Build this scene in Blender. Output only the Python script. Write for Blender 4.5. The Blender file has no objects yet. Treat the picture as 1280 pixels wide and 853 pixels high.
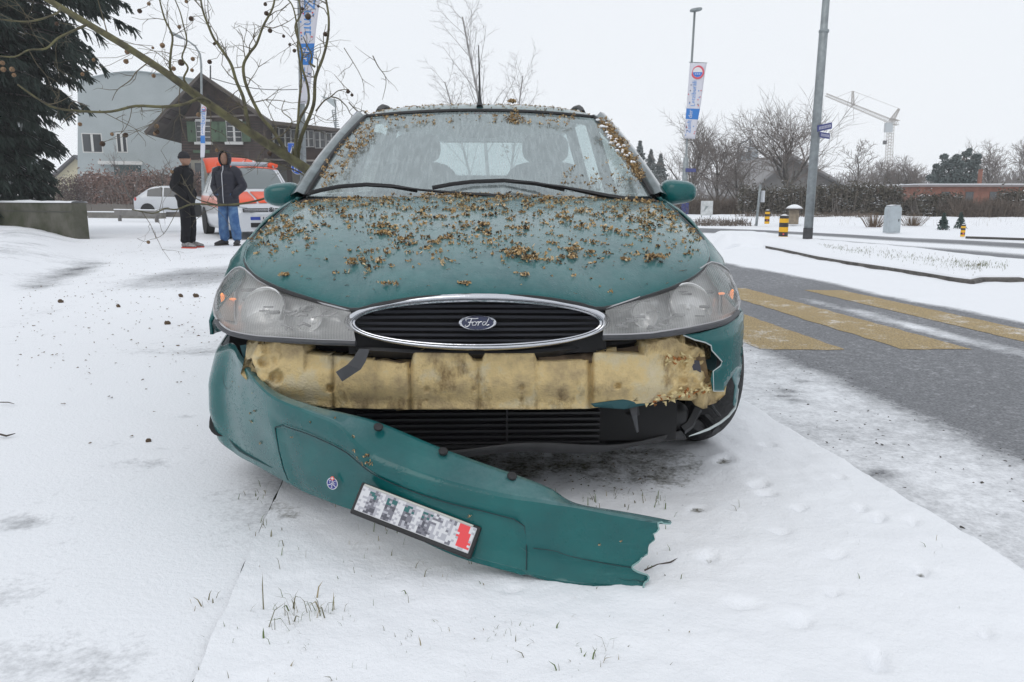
import bpy, bmesh, math, random
import numpy as np
from mathutils import Vector, Matrix, noise
from mathutils.geometry import delaunay_2d_cdt
random.seed(7); RNG = np.random.default_rng(7)
scn = bpy.context.scene
COL = scn.collection
# ------------------------------------------------------------------ camera
CAM_H = .93; PITCH = math.radians(10.55); FPX = 967.
cam_d = bpy.data.cameras.new("camera"); cam = bpy.data.objects.new("camera", cam_d); COL.objects.link(cam)
cam.location = (0, 0, CAM_H); cam.rotation_euler = (math.pi/2 - PITCH, 0, 0)
cam_d.sensor_width = 36; cam_d.lens = 36*FPX/1280; cam_d.clip_start = .05; cam_d.clip_end = 3000
scn.camera = cam
scn.view_settings.view_transform = 'Standard'; scn.view_settings.look = 'None'
scn.view_settings.exposure = .10; scn.view_settings.gamma = 1
# ------------------------------------------------------------------ world: overcast
SUN_EL, SUN_AZ = math.radians(48), math.radians(-150)
scn.cycles.volume_bounces = 3
w = bpy.data.worlds.new("World"); scn.world = w; w.use_nodes = True
nt = w.node_tree; nt.nodes.clear()
wo = nt.nodes.new('ShaderNodeOutputWorld'); mx = nt.nodes.new('ShaderNodeMixShader')
b1 = nt.nodes.new('ShaderNodeBackground'); b2 = nt.nodes.new('ShaderNodeBackground')
sky = nt.nodes.new('ShaderNodeTexSky'); sky.sky_type = 'NISHITA'; sky.sun_disc = False
sky.sun_elevation = SUN_EL; sky.sun_rotation = SUN_AZ; sky.dust_density = 3; sky.air_density = 1.2
nt.links.new(sky.outputs[0], b1.inputs[0]); b1.inputs[1].default_value = .1
tc = nt.nodes.new('ShaderNodeTexCoord'); ns = nt.nodes.new('ShaderNodeTexNoise'); ns.inputs['Scale'].default_value = 1.3
ns.inputs['Detail'].default_value = 3
cr = nt.nodes.new('ShaderNodeValToRGB'); cr.color_ramp.elements[0].position = .3; cr.color_ramp.elements[1].position = .7
cr.color_ramp.elements[0].color = (.83, .87, .92, 1); cr.color_ramp.elements[1].color = (.875, .9, .935, 1)
nt.links.new(tc.outputs['Generated'], ns.inputs['Vector']); nt.links.new(ns.outputs[0], cr.inputs[0])
nt.links.new(cr.outputs[0], b2.inputs[0]); b2.inputs[1].default_value = 1.0
mx.inputs[0].default_value = .93
nt.links.new(b1.outputs[0], mx.inputs[1]); nt.links.new(b2.outputs[0], mx.inputs[2]); nt.links.new(mx.outputs[0], wo.inputs[0])
sd = bpy.data.lights.new("sun", 'SUN'); sd.energy = .5; sd.angle = math.radians(35); sd.color = (1, .98, .95)
sun = bpy.data.objects.new("sun", sd); COL.objects.link(sun)
sun.rotation_euler = (math.radians(42), 0, math.radians(-30))
# ------------------------------------------------------------------ layout helpers: photograph direction -> point of the place
_c, _s = math.cos(PITCH), math.sin(PITCH)
def ray(u, v):
    b = 426.5 - v
    return Vector((u-640, FPX*_c + b*_s, -FPX*_s + b*_c)).normalized()
def at(u, v, d):
    r = ray(u, v); k = d/r.y; return Vector((r.x*k, d, CAM_H + r.z*k))
def gr(u, v, z=0.):
    r = ray(u, v); k = (z-CAM_H)/r.z; return Vector((r.x*k, r.y*k, z))
# ------------------------------------------------------------------ materials
MATS = {}
def mat(name, col, rough=.7, metal=0., coat=0., var=0., vscale=5., bump=0., bscale=40., col2=None, emit=None, estr=0., spec=.5, bdetail=4):
    if name in MATS: return MATS[name]
    m = bpy.data.materials.new(name); m.use_nodes = True; t = m.node_tree; b = t.nodes['Principled BSDF']
    b.inputs['Base Color'].default_value = (*col, 1); b.inputs['Roughness'].default_value = rough
    b.inputs['Metallic'].default_value = metal; b.inputs['Coat Weight'].default_value = coat
    b.inputs['Coat Roughness'].default_value = .08; b.inputs['Specular IOR Level'].default_value = spec
    if var > 0 or col2:
        c2 = col2 or tuple(max(0, x*(1-var)) for x in col)
        tcn = t.nodes.new('ShaderNodeTexCoord'); n = t.nodes.new('ShaderNodeTexNoise'); n.inputs['Scale'].default_value = vscale
        n.inputs['Detail'].default_value = 6; n.inputs['Roughness'].default_value = .6
        r = t.nodes.new('ShaderNodeValToRGB'); r.color_ramp.elements[0].position = .38; r.color_ramp.elements[1].position = .62
        r.color_ramp.elements[0].color = (*col, 1); r.color_ramp.elements[1].color = (*c2, 1)
        t.links.new(tcn.outputs['Object'], n.inputs['Vector']); t.links.new(n.outputs[0], r.inputs[0]); t.links.new(r.outputs[0], b.inputs['Base Color'])
    if bump > 0:
        tcn = t.nodes.new('ShaderNodeTexCoord'); n = t.nodes.new('ShaderNodeTexNoise'); n.inputs['Scale'].default_value = bscale; n.inputs['Detail'].default_value = bdetail
        bp = t.nodes.new('ShaderNodeBump'); bp.inputs['Strength'].default_value = bump; bp.inputs['Distance'].default_value = .01
        t.links.new(tcn.outputs['Object'], n.inputs['Vector']); t.links.new(n.outputs[0], bp.inputs['Height']); t.links.new(bp.outputs[0], b.inputs['Normal'])
    if emit: b.inputs['Emission Color'].default_value = (*emit, 1); b.inputs['Emission Strength'].default_value = estr
    MATS[name] = m; return m
def nodes_of(m): return m.node_tree, m.node_tree.nodes['Principled BSDF']
# ------------------------------------------------------------------ mesh helpers
class MB:
    def __init__(s): s.v = []; s.f = []; s.m = []
    def add(s, vs, fs, mi=0):
        o = len(s.v); s.v += [tuple(p) for p in vs]; s.f += [tuple(i+o for i in f) for f in fs]; s.m += [mi]*len(fs); return s
    def grid(s, rows, mi=0, close=False):
        n = len(rows[0]); vs = [p for r in rows for p in r]; fs = []
        for i in range(len(rows)-1):
            for j in range(n if close else n-1):
                a = i*n+j; b = i*n+(j+1) % n
                fs.append((a, b, b+n, a+n))
        return s.add(vs, fs, mi)
    def box(s, lo, hi, mi=0, M=None):
        x0, y0, z0 = lo; x1, y1, z1 = hi
        vs = [Vector(p) for p in ((x0,y0,z0),(x1,y0,z0),(x1,y1,z0),(x0,y1,z0),(x0,y0,z1),(x1,y0,z1),(x1,y1,z1),(x0,y1,z1))]
        if M is not None: vs = [M @ p for p in vs]
        return s.add(vs, [(0,3,2,1),(4,5,6,7),(0,1,5,4),(1,2,6,5),(2,3,7,6),(3,0,4,7)], mi)
    def tube(s, pts, rad, n=8, mi=0, cap=True, flat=1., up=None):
        pts = [Vector(p) for p in pts]; N = len(pts)
        if not hasattr(rad, '__len__'): rad = [rad]*N
        rows = []; prev = None
        for i, p in enumerate(pts):
            t = (pts[min(i+1, N-1)] - pts[max(i-1, 0)]); t = t.normalized() if t.length > 1e-9 else Vector((0, 0, 1))
            if prev is None:
                a = Vector(up) if up is not None else (Vector((0, 0, 1)) if abs(t.z) < .9 else Vector((1, 0, 0)))
                prev = a
            b = t.cross(prev); b = b.normalized() if b.length > 1e-6 else t.orthogonal().normalized(); a = b.cross(t).normalized(); prev = a
            rows.append([p + (b*math.cos(2*math.pi*k/n) + a*math.sin(2*math.pi*k/n)*flat)*rad[i] for k in range(n)])
        o = len(s.v); s.grid(rows, mi, close=True)
        if cap:
            s.f.append(tuple(o+k for k in range(n))[::-1]); s.m.append(mi)
            s.f.append(tuple(o+(N-1)*n+k for k in range(n))); s.m.append(mi)
        return s
    def lathe(s, prof, n=24, M=None, mi=0, cap=True):
        rows = []
        for r, z in prof:
            row = [Vector((r*math.cos(2*math.pi*k/n), r*math.sin(2*math.pi*k/n), z)) for k in range(n)]
            rows.append([M @ p for p in row] if M is not None else row)
        o = len(s.v); s.grid(rows, mi, close=True)
        if cap:
            s.f.append(tuple(o+k for k in range(n))[::-1]); s.m.append(mi)
            s.f.append(tuple(o+(len(prof)-1)*n+k for k in range(n))); s.m.append(mi)
        return s
    def build(s, name, mats, parent=None, smooth=False, world=False, sol=0., bev=0., sub=0, angle=40):
        me = bpy.data.meshes.new(name); me.from_pydata(s.v, [], s.f)
        mats = mats if isinstance(mats, (list, tuple)) else [mats]
        for m in mats: me.materials.append(m)
        if len(mats) > 1: me.polygons.foreach_set('material_index', s.m)
        if smooth:
            me.polygons.foreach_set('use_smooth', [True]*len(me.polygons))
        me.update()
        o = bpy.data.objects.new(name, me); COL.objects.link(o)
        if smooth and smooth != 'all':
            try: me.set_sharp_from_angle(angle=math.radians(angle))
            except Exception: pass
        if parent is not None:
            o.parent = parent
            if world:
                I = parent_world(parent).inverted(); me.transform(I)
        if bev:
            md = o.modifiers.new('bevel', 'BEVEL'); md.width = bev; md.segments = 2; md.limit_method = 'ANGLE'
        if sol:
            md = o.modifiers.new('solid', 'SOLIDIFY'); md.thickness = sol; md.offset = 0
        if sub:
            md = o.modifiers.new('sub', 'SUBSURF'); md.levels = sub; md.render_levels = sub
        return o
def parent_world(p):
    M = Matrix.Identity(4)
    while p is not None:
        M = Matrix.LocRotScale(p.location, p.rotation_euler, p.scale) @ M; p = p.parent
    return M
def thing(name, label, cat, loc=(0, 0, 0), rz=0., group=None):
    o = bpy.data.objects.new(name, None); COL.objects.link(o); o.location = loc; o.rotation_euler = (0, 0, rz)
    o.empty_display_size = .2; return tag(o, label, cat, group)
def tag(o, label=None, cat=None, group=None, kind=None):
    if label: o['label'] = label
    if cat: o['category'] = cat
    if group: o['group'] = group
    if kind: o['kind'] = kind
    return o
def copy_tree(o, parent=None):
    c = o.copy(); COL.objects.link(c); c.parent = parent
    for ch in [x for x in bpy.data.objects if x.parent == o]: copy_tree(ch, c)
    return c
def cdt_patch(poly, step, lift, jitter=0.):
    """fill a 2-D outline with small triangles and carry each vertex to its place with lift(a, b)"""
    P = [Vector(p) for p in poly]; dens = []
    for i, p in enumerate(P):
        q = P[(i+1) % len(P)]; n = max(1, int((q-p).length/step))
        dens += [p.lerp(q, k/n) for k in range(n)]
    xs = [p.x for p in dens]; ys = [p.y for p in dens]
    def inside(x, y):
        c = False; n = len(dens)
        for i in range(n):
            a, b = dens[i], dens[i-1]
            if (a.y > y) != (b.y > y) and x < (b.x-a.x)*(y-a.y)/(b.y-a.y)+a.x: c = not c
        return c
    extra = []; x = min(xs)+step/2
    while x < max(xs):
        y = min(ys)+step/2
        while y < max(ys):
            if inside(x, y) and min((x-p.x)**2+(y-p.y)**2 for p in dens) > (step*.55)**2: extra.append(Vector((x, y)))
            y += step
        x += step
    n = len(dens)
    vs, es, fs, *_ = delaunay_2d_cdt(dens+extra, [], [list(range(n))], 1, 1e-6)
    return [lift(p.x, p.y) for p in vs], [tuple(f) for f in fs]
def lerp(a, b, t): return a+(b-a)*t
def sstep(a, b, x):
    t = min(1, max(0, (x-a)/(b-a))); return t*t*(3-2*t)
def interp(tab, x):
    """piecewise Catmull-Rom through (x, value...) rows"""
    n = len(tab)
    i = 0
    while i < n-2 and x > tab[i+1][0]: i += 1
    p1, p2 = tab[i], tab[i+1]; p0 = tab[i-1] if i > 0 else None; p3 = tab[i+2] if i+2 < n else None
    h = p2[0]-p1[0]; t = (x-p1[0])/h if h else 0; out = []
    for k in range(1, len(p1)):
        d = (p2[k]-p1[k])/h
        m1 = d if p0 is None else ((p2[k]-p0[k])/(p2[0]-p0[0])); m2 = d if p3 is None else ((p3[k]-p1[k])/(p3[0]-p1[0]))
        t2, t3 = t*t, t*t*t
        out.append((2*t3-3*t2+1)*p1[k]+(t3-2*t2+t)*h*m1+(-2*t3+3*t2)*p2[k]+(t3-t2)*h*m2)
    return out
def txt(s, size, M, m, parent, name='lettering', shear=0., ext=.0004, world=True, sx=1., bold=0.):
    c = bpy.data.curves.new(name, 'FONT'); c.body = s; c.size = size; c.align_x = 'CENTER'; c.align_y = 'CENTER'; c.shear = shear; c.extrude = ext; c.offset = bold
    c.resolution_u = 2
    t = bpy.data.objects.new('tmp', c); COL.objects.link(t); dg = bpy.context.evaluated_depsgraph_get()
    me = bpy.data.meshes.new_from_object(t.evaluated_get(dg)); bpy.data.objects.remove(t)
    me.transform(M @ Matrix.Diagonal((sx, 1, 1, 1)))
    if world and parent is not None: me.transform(parent_world(parent).inverted())
    me.materials.clear(); me.materials.append(m)
    o = bpy.data.objects.new(name, me); COL.objects.link(o); o.parent = parent; return o
def frame(o, xd, yd):
    """matrix whose x runs along xd, y along yd, origin o"""
    x = Vector(xd).normalized(); y = Vector(yd); y = (y - x*y.dot(x)).normalized(); z = x.cross(y)
    M = Matrix((x, y, z)).transposed().to_4x4(); M.translation = Vector(o); return M

def orient(o, eye=(0, -2, .5)):
    """turn an open sheet's normals to the front of its thing"""
    me = o.data; e = Vector(eye); q = sum((p.normal.dot(e-p.center)*p.area for p in me.polygons))
    if q < 0: me.flip_normals()
    return o
# ================================================================== THE DAMAGED CAR
def paint_mat():
    m = mat('teal_paint', (.004, .125, .13), .26, .0, coat=.45, spec=.2)
    t, b = nodes_of(m); tcn = t.nodes.new('ShaderNodeTexCoord')
    # sparkle and grime in the paint, droplets as relief
    n = t.nodes.new('ShaderNodeTexNoise'); n.inputs['Scale'].default_value = 9; n.inputs['Detail'].default_value = 8
    r = t.nodes.new('ShaderNodeValToRGB'); r.color_ramp.elements[0].position = .35; r.color_ramp.elements[1].position = .8
    r.color_ramp.elements[0].color = (.0, .080, .082, 1); r.color_ramp.elements[1].color = (.0005, .116, .112, 1)
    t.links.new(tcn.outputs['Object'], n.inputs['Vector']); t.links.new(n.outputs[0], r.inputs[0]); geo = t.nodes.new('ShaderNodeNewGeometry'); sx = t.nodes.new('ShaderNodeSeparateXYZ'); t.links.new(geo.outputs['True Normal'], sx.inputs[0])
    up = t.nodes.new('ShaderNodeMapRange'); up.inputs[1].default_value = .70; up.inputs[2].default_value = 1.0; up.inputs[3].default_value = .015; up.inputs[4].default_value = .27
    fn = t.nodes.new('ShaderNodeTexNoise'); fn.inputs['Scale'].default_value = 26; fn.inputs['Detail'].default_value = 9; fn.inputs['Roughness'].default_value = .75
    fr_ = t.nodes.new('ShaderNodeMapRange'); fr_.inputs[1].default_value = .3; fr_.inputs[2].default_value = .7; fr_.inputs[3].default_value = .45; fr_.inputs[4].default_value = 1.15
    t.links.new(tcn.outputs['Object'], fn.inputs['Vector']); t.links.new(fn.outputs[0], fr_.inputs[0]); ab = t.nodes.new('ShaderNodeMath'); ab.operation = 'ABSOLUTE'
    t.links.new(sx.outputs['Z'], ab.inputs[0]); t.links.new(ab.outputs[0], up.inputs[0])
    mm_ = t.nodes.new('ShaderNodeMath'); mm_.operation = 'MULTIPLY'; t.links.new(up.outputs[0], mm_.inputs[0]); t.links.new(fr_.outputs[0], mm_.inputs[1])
    mc_ = t.nodes.new('ShaderNodeMixRGB'); mc_.inputs[2].default_value = (.40, .48, .51, 1); t.links.new(mm_.outputs[0], mc_.inputs[0]); t.links.new(r.outputs[0], mc_.inputs[1])  # pale water film on upward faces, with painted sky sheen
    # dried road grime and hairline scuffs
    mpz = t.nodes.new('ShaderNodeMapping'); mpz.inputs['Scale'].default_value = (5, 5, 60); mpz.inputs['Rotation'].default_value = (0, .35, 0); nz_ = t.nodes.new('ShaderNodeTexNoise'); nz_.inputs['Scale'].default_value = 1.6; nz_.inputs['Detail'].default_value = 10; nz_.inputs['Roughness'].default_value = .8
    t.links.new(tcn.outputs['Object'], mpz.inputs[0]); t.links.new(mpz.outputs[0], nz_.inputs['Vector']); rz_ = t.nodes.new('ShaderNodeMapRange'); rz_.inputs[1].default_value = .58; rz_.inputs[2].default_value = .74; rz_.inputs[4].default_value = .55; t.links.new(nz_.outputs[0], rz_.inputs[0])
    ng_ = t.nodes.new('ShaderNodeTexNoise'); ng_.inputs['Scale'].default_value = 45; ng_.inputs['Detail'].default_value = 8; ng_.inputs['Roughness'].default_value = .8; t.links.new(tcn.outputs['Object'], ng_.inputs['Vector'])
    rg_ = t.nodes.new('ShaderNodeMapRange'); rg_.inputs[1].default_value = .56; rg_.inputs[2].default_value = .72; rg_.inputs[4].default_value = .45; t.links.new(ng_.outputs[0], rg_.inputs[0])
    m5 = t.nodes.new('ShaderNodeMixRGB'); m5.inputs[2].default_value = (.04, .165, .16, 1); t.links.new(rz_.outputs[0], m5.inputs[0]); t.links.new(mc_.outputs[0], m5.inputs[1])
    m6 = t.nodes.new('ShaderNodeMixRGB'); m6.inputs[2].default_value = (.015, .075, .075, 1); t.links.new(rg_.outputs[0], m6.inputs[0]); t.links.new(m5.outputs[0], m6.inputs[1]); t.links.new(m6.outputs[0], b.inputs['Base Color'])
    vo = t.nodes.new('ShaderNodeTexVoronoi'); vo.inputs['Scale'].default_value = 110; vo.inputs['Randomness'].default_value = 1
    mr = t.nodes.new('ShaderNodeMapRange'); mr.inputs[1].default_value = .12; mr.inputs[2].default_value = .42; mr.inputs[3].default_value = 1; mr.inputs[4].default_value = 0
    n2 = t.nodes.new('ShaderNodeTexNoise'); n2.inputs['Scale'].default_value = 14
    gt = t.nodes.new('ShaderNodeMapRange'); gt.inputs[1].default_value = .42; gt.inputs[2].default_value = .58
    mu = t.nodes.new('ShaderNodeMath'); mu.operation = 'MULTIPLY'
    t.links.new(tcn.outputs['Object'], vo.inputs['Vector']); t.links.new(tcn.outputs['Object'], n2.inputs['Vector'])
    t.links.new(vo.outputs['Distance'], mr.inputs[0]); t.links.new(n2.outputs[0], gt.inputs[0])
    t.links.new(mr.outputs[0], mu.inputs[0]); t.links.new(gt.outputs[0], mu.inputs[1])
    bp = t.nodes.new('ShaderNodeBump'); bp.inputs['Strength'].default_value = .3; bp.inputs['Distance'].default_value = .002
    t.links.new(mu.outputs[0], bp.inputs['Height'])
    t.links.new(bp.outputs[0], b.inputs['Coat Normal']); t.links.new(bp.outputs[0], b.inputs['Normal'])
    return m
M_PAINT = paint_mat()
M_BLACK = mat('black_plastic', (.018, .018, .02), .55, var=.5, vscale=12)
M_DARK = mat('engine_bay_black', (.008, .008, .009), .8)
M_TRIM = mat('grey_trim', (.05, .052, .058), .45, var=.3, vscale=20)
M_RUB = mat('tyre_rubber', (.028, .028, .029), .75, bump=.6, bscale=50, var=.4, vscale=8)
M_CHR = mat('chrome', (.62, .63, .66), .16, 1., bump=.15, bscale=25)
M_WETG = mat('wet_pillar', (.20, .24, .25), .3, .4, coat=.8, var=.4, vscale=15)
M_SEAT = mat('seat_fabric', (.05, .055, .06), .9)
M_HEAD = mat('headliner', (.42, .43, .43), .9)
M_RIM = mat('alloy', (.35, .36, .37), .4, .8)
YAW = math.radians(1.9)
CAR = thing('damaged_car', 'teal estate car with torn off front bumper and brown seed fluff all over its hood', 'car', (-.092, 2.05, 0), YAW)
CARM = parent_world(CAR); CARI = CARM.inverted()
# ---- nose and flank surface, car-local: x right, y rearward, z up
def s_y0(x, z): return max(0, z-.56)*1.4*sstep(.12, .6, abs(x)) + max(0, z-.52)*.12
def s_W(z): return .888-.55*max(0, z-.725) - .10*max(0, .40-z)
def s_L(z): return .76
def s_f(x, y, z):
    t = (y - s_y0(x, z))/s_L(z)
    return (abs(x)/s_W(z))**3 + (max(0, 1-t))**3 - 1 if t > -2 else 10
def side_x(y, z, off=0.):
    # half width at (y, z)
    x = .8
    for _ in range(3):
        t = (y - s_y0(x, z))/s_L(z); x = s_W(z)*max(.0, 1-max(0, 1-t)**3)**(1/3)
    return x+off
CO = CARI @ Vector((0, 0, CAM_H))
def lift_nose(u, v, off=0.):
    """where the sight line of a photograph point meets the car's nose"""
    for k in range(60):
        d = CARI.to_3x3() @ ray(u, v); a = 1.2; hit = None
        while a < 4.0:
            p = CO + d*a
            if s_f(p.x, p.y, p.z) < 0: hit = a; break
            a += .03
        if hit:
            lo, hi = hit-.03, hit
            for _ in range(14):
                m = (lo+hi)/2; p = CO + d*m
                if s_f(p.x, p.y, p.z) < 0: hi = m
                else: lo = m
            p = CO + d*lo
            if off:
                e = .004
                g = Vector((s_f(p.x+e,p.y,p.z)-s_f(p.x-e,p.y,p.z), s_f(p.x,p.y+e,p.z)-s_f(p.x,p.y-e,p.z), s_f(p.x,p.y,p.z+e)-s_f(p.x,p.y,p.z-e)))
                p = p + g.normalized()*off
            return p
        u += 1.0 if u < 600 else -1.0
    return p
def loc(u, v, y):
    """sight line at car-local depth y"""
    d = CARI.to_3x3() @ ray(u, v); return CO + d*((y-CO.y)/d.y)
# ---- hood
HF = [(0, 0, .012, .677), (.15, .15, .018, .672), (.28, .27, .035, .652), (.40, .35, .07, .633), (.52, .50, .165, .657), (.66, .60, .245, .678), (.8, .69, .35, .703),
      (.9, .752, .475, .738), (1.0, .782, .64, .782)]
def hood_front(s):
    x, y, z = interp(HF, abs(s)); return Vector((math.copysign(x, s), y, z))
def hood_rear(s):
    a = abs(s); return Vector((s*.775, 1.10+.09*a*a, .932-.027*a**3))
def hood_pt(s, t):
    F, R = hood_front(s), hood_rear(s); a = abs(s); h = (R-F).length; k = sstep(.8, 1.0, a)
    P1 = F + Vector((0, .10, lerp(.095, .045, k)*min(1, h))); P2 = R + Vector((0, -.42*h, -lerp(.035, .05, k)))
    u = 1-t; p = F*(u**3)+P1*(3*u*u*t)+P2*(3*u*t*t)+R*(t**3)
    # two soft power lines running back from the grille ends
    p.z += .006*math.exp(-((a-.62)/.10)**2)*math.sin(math.pi*t)
    return p
rows = [[hood_pt(-1+2*i/64, (j/36)**1.5) for i in range(65)] for j in range(37)]
mb = MB().grid(rows)
# rolled lip
mb.grid([[p for p in rows[0]], [p + Vector((0, .02, -.012)) for p in rows[0]]])
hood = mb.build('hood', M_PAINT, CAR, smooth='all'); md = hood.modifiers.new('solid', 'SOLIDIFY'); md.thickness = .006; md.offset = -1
# dark shut line around the hood
edge = [hood_pt(-1, t/10)+Vector((-.006, 0, -.006)) for t in range(10, 0, -1)] + [hood_front(-1+2*i/60)+Vector((0, -.004, -.008)) for i in range(61)] + [hood_pt(1, t/10)+Vector((.006, 0, -.006)) for t in range(1, 11)]
MB().tube(edge, .006, 6).build('hood_seal', M_BLACK, CAR, smooth=True)
# ---- flank panels: outline in (y, z), carried out to the body's side
def belt(y): return .775 if y < .62 else interp([(0.62, .778), (.83, .838), (1.15, .905), (1.35, .935), (2.3, .955), (3.4, .975), (4.6, .985)], y)[0]
def rear_taper(y): return 1 - .16*max(0, (y-3.7)/.9)**2.5
def flank(side, poly, name, step=.05, m=None):
    def lf(y, z):
        x = side_x(y, z)*rear_taper(y); x += .012*math.exp(-((z-.60)/.02)**2)*(1 if y > 1.3 else 0)
        return Vector((side*x, y, z))
    vs, fs = cdt_patch(poly, step, lf)
    if side < 0: fs = [f[::-1] for f in fs]
    o = MB().add(vs, fs).build(name, m or M_PAINT, CAR, smooth='all'); md = o.modifiers.new('solid', 'SOLIDIFY'); md.thickness = .01; md.offset = -1 ; return o
def arch(cy, r, a0, a1, n=14): return [(cy + r*math.cos(math.radians(lerp(a0, a1, k/n))), .315 + r*math.sin(math.radians(lerp(a0, a1, k/n)))) for k in range(n+1)]
for sd_ in (-1, 1):
    top = [(.33, .60), (.36, .66), (.40, .70), (.465, .733), (.53, .755)] + [(y, belt(y)-.004) for y in (.62, .75, .9, 1.05, 1.2, 1.28)]
    flank(sd_, [(.40, .50)]+top + [(1.28, .20)] + arch(.87, .36, -15, 152), 'fender', .045)
    flank(sd_, [(1.29, .21), (1.29, belt(1.29))]+[(y, belt(y)) for y in (1.6, 2.0, 2.29)]+[(2.29, .21)], 'front_door', .12)
    flank(sd_, [(2.30, .21), (2.30, belt(2.3))]+[(y, belt(y)) for y in (2.6, 3.0, 3.24)]+arch(3.57, .37, 150, 190, 5), 'rear_door', .12)
    flank(sd_, [(3.25, .62), (3.25, belt(3.25))]+[(y, belt(y)) for y in (3.6, 4.0, 4.3, 4.52)]+[(4.55, .3)]+arch(3.57, .37, 0, 145), 'quarter_panel', .12)
# ---- roof, pillars, glass
def roof_half(y): return interp([(1.93, .585), (2.2, .60), (3.0, .60), (4.0, .575), (4.35, .55)], y)[0]
def roof_z(y): return interp([(1.95, 1.352), (2.07, 1.392), (2.22, 1.414), (2.5, 1.432), (3.2, 1.445), (4.0, 1.425), (4.35, 1.40)], y)[0]
def roof_pt(y, s): return Vector((roof_half(y)*s, y - .0*s, roof_z(y) - .032*abs(s)**2.2 - .022*abs(s)**8)) + Vector((0, .06*s*s*(1 if y < 2.3 else 0)*sstep(2.6, 1.9, y), 0))
ys = [1.95, 1.98, 2.02, 2.07, 2.14, 2.22, 2.35, 2.6, 3, 3.4, 3.8, 4.1, 4.35]
rf = MB().grid([[roof_pt(y, -1+2*i/24) for i in range(25)] for y in ys]).build('roof', mat('wet_roof', (.012, .10, .105), .35, 0, coat=.8, var=.3, vscale=20), CAR, smooth='all')
md = rf.modifiers.new('solid', 'SOLIDIFY'); md.thickness = .03; md.offset = -1
# windscreen: swept from base curve to header curve
def ws_pt(s, t):
    a = abs(s); b = Vector((s*.735, 1.22+.085*a*a, .925+.008*a)); h = Vector((s*.578, 1.945+.055*a*a, 1.350-.026*a*a))
    p = b.lerp(h, t); p += Vector((0, -.035, .03))*math.sin(math.pi*t)*(1-.3*a); return p
m = bpy.data.materials.new('wet_windscreen'); m.use_nodes = True; t_ = m.node_tree; t_.nodes.clear()
out = t_.nodes.new('ShaderNodeOutputMaterial'); tr = t_.nodes.new('ShaderNodeBsdfTransparent'); gl = t_.nodes.new('ShaderNodeBsdfGlossy'); df = t_.nodes.new('ShaderNodeBsdfDiffuse')
tr.inputs[0].default_value = (.62, .72, .72, 1); gl.inputs[0].default_value = (.8, .87, .88, 1); gl.inputs[1].default_value = .12; df.inputs[0].default_value = (.52, .60, .61, 1)
m1 = t_.nodes.new('ShaderNodeMixShader'); m2 = t_.nodes.new('ShaderNodeMixShader')
tcn = t_.nodes.new('ShaderNodeTexCoord'); mp = t_.nodes.new('ShaderNodeMapping'); mp.inputs['Scale'].default_value = (30, 4, 4)
nz = t_.nodes.new('ShaderNodeTexNoise'); nz.inputs['Scale'].default_value = 3; nz.inputs['Detail'].default_value = 7
t_.links.new(tcn.outputs['Object'], mp.inputs[0]); t_.links.new(mp.outputs[0], nz.inputs['Vector'])
mr = t_.nodes.new('ShaderNodeMapRange'); mr.inputs[1].default_value = .3; mr.inputs[2].default_value = .7; mr.inputs[3].default_value = .27; mr.inputs[4].default_value = .46
t_.links.new(nz.outputs[0], mr.inputs[0]); t_.links.new(mr.outputs[0], m1.inputs[0]); t_.links.new(tr.outputs[0], m1.inputs[1]); t_.links.new(df.outputs[0], m1.inputs[2])
m2.inputs[0].default_value = .24; t_.links.new(m1.outputs[0], m2.inputs[1]); t_.links.new(gl.outputs[0], m2.inputs[2]); t_.links.new(m2.outputs[0], out.inputs[0])
nz2 = t_.nodes.new('ShaderNodeTexNoise'); nz2.inputs['Scale'].default_value = 60
bp = t_.nodes.new('ShaderNodeBump'); bp.inputs['Strength'].default_value = .2; bp.inputs['Distance'].default_value = .002
t_.links.new(tcn.outputs['Object'], nz2.inputs['Vector']); t_.links.new(nz2.outputs[0], bp.inputs['Height']); t_.links.new(bp.outputs[0], gl.inputs['Normal'])
M_WS = m
MB().grid([[ws_pt(-1+2*i/32, j/16) for i in range(33)] for j in range(17)]).build('windscreen', M_WS, CAR, smooth='all')
m = bpy.data.materials.new('side_glass'); m.use_nodes = True; t_ = m.node_tree; t_.nodes.clear()
out = t_.nodes.new('ShaderNodeOutputMaterial'); tr = t_.nodes.new('ShaderNodeBsdfTransparent'); gl = t_.nodes.new('ShaderNodeBsdfGlossy'); m1 = t_.nodes.new('ShaderNodeMixShader')
tr.inputs[0].default_value = (.8, .86, .86, 1); gl.inputs[1].default_value = .05; m1.inputs[0].default_value = .2
t_.links.new(tr.outputs[0], m1.inputs[1]); t_.links.new(gl.outputs[0], m1.inputs[2]); t_.links.new(m1.outputs[0], out.inputs[0]); M_SG = m
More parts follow.
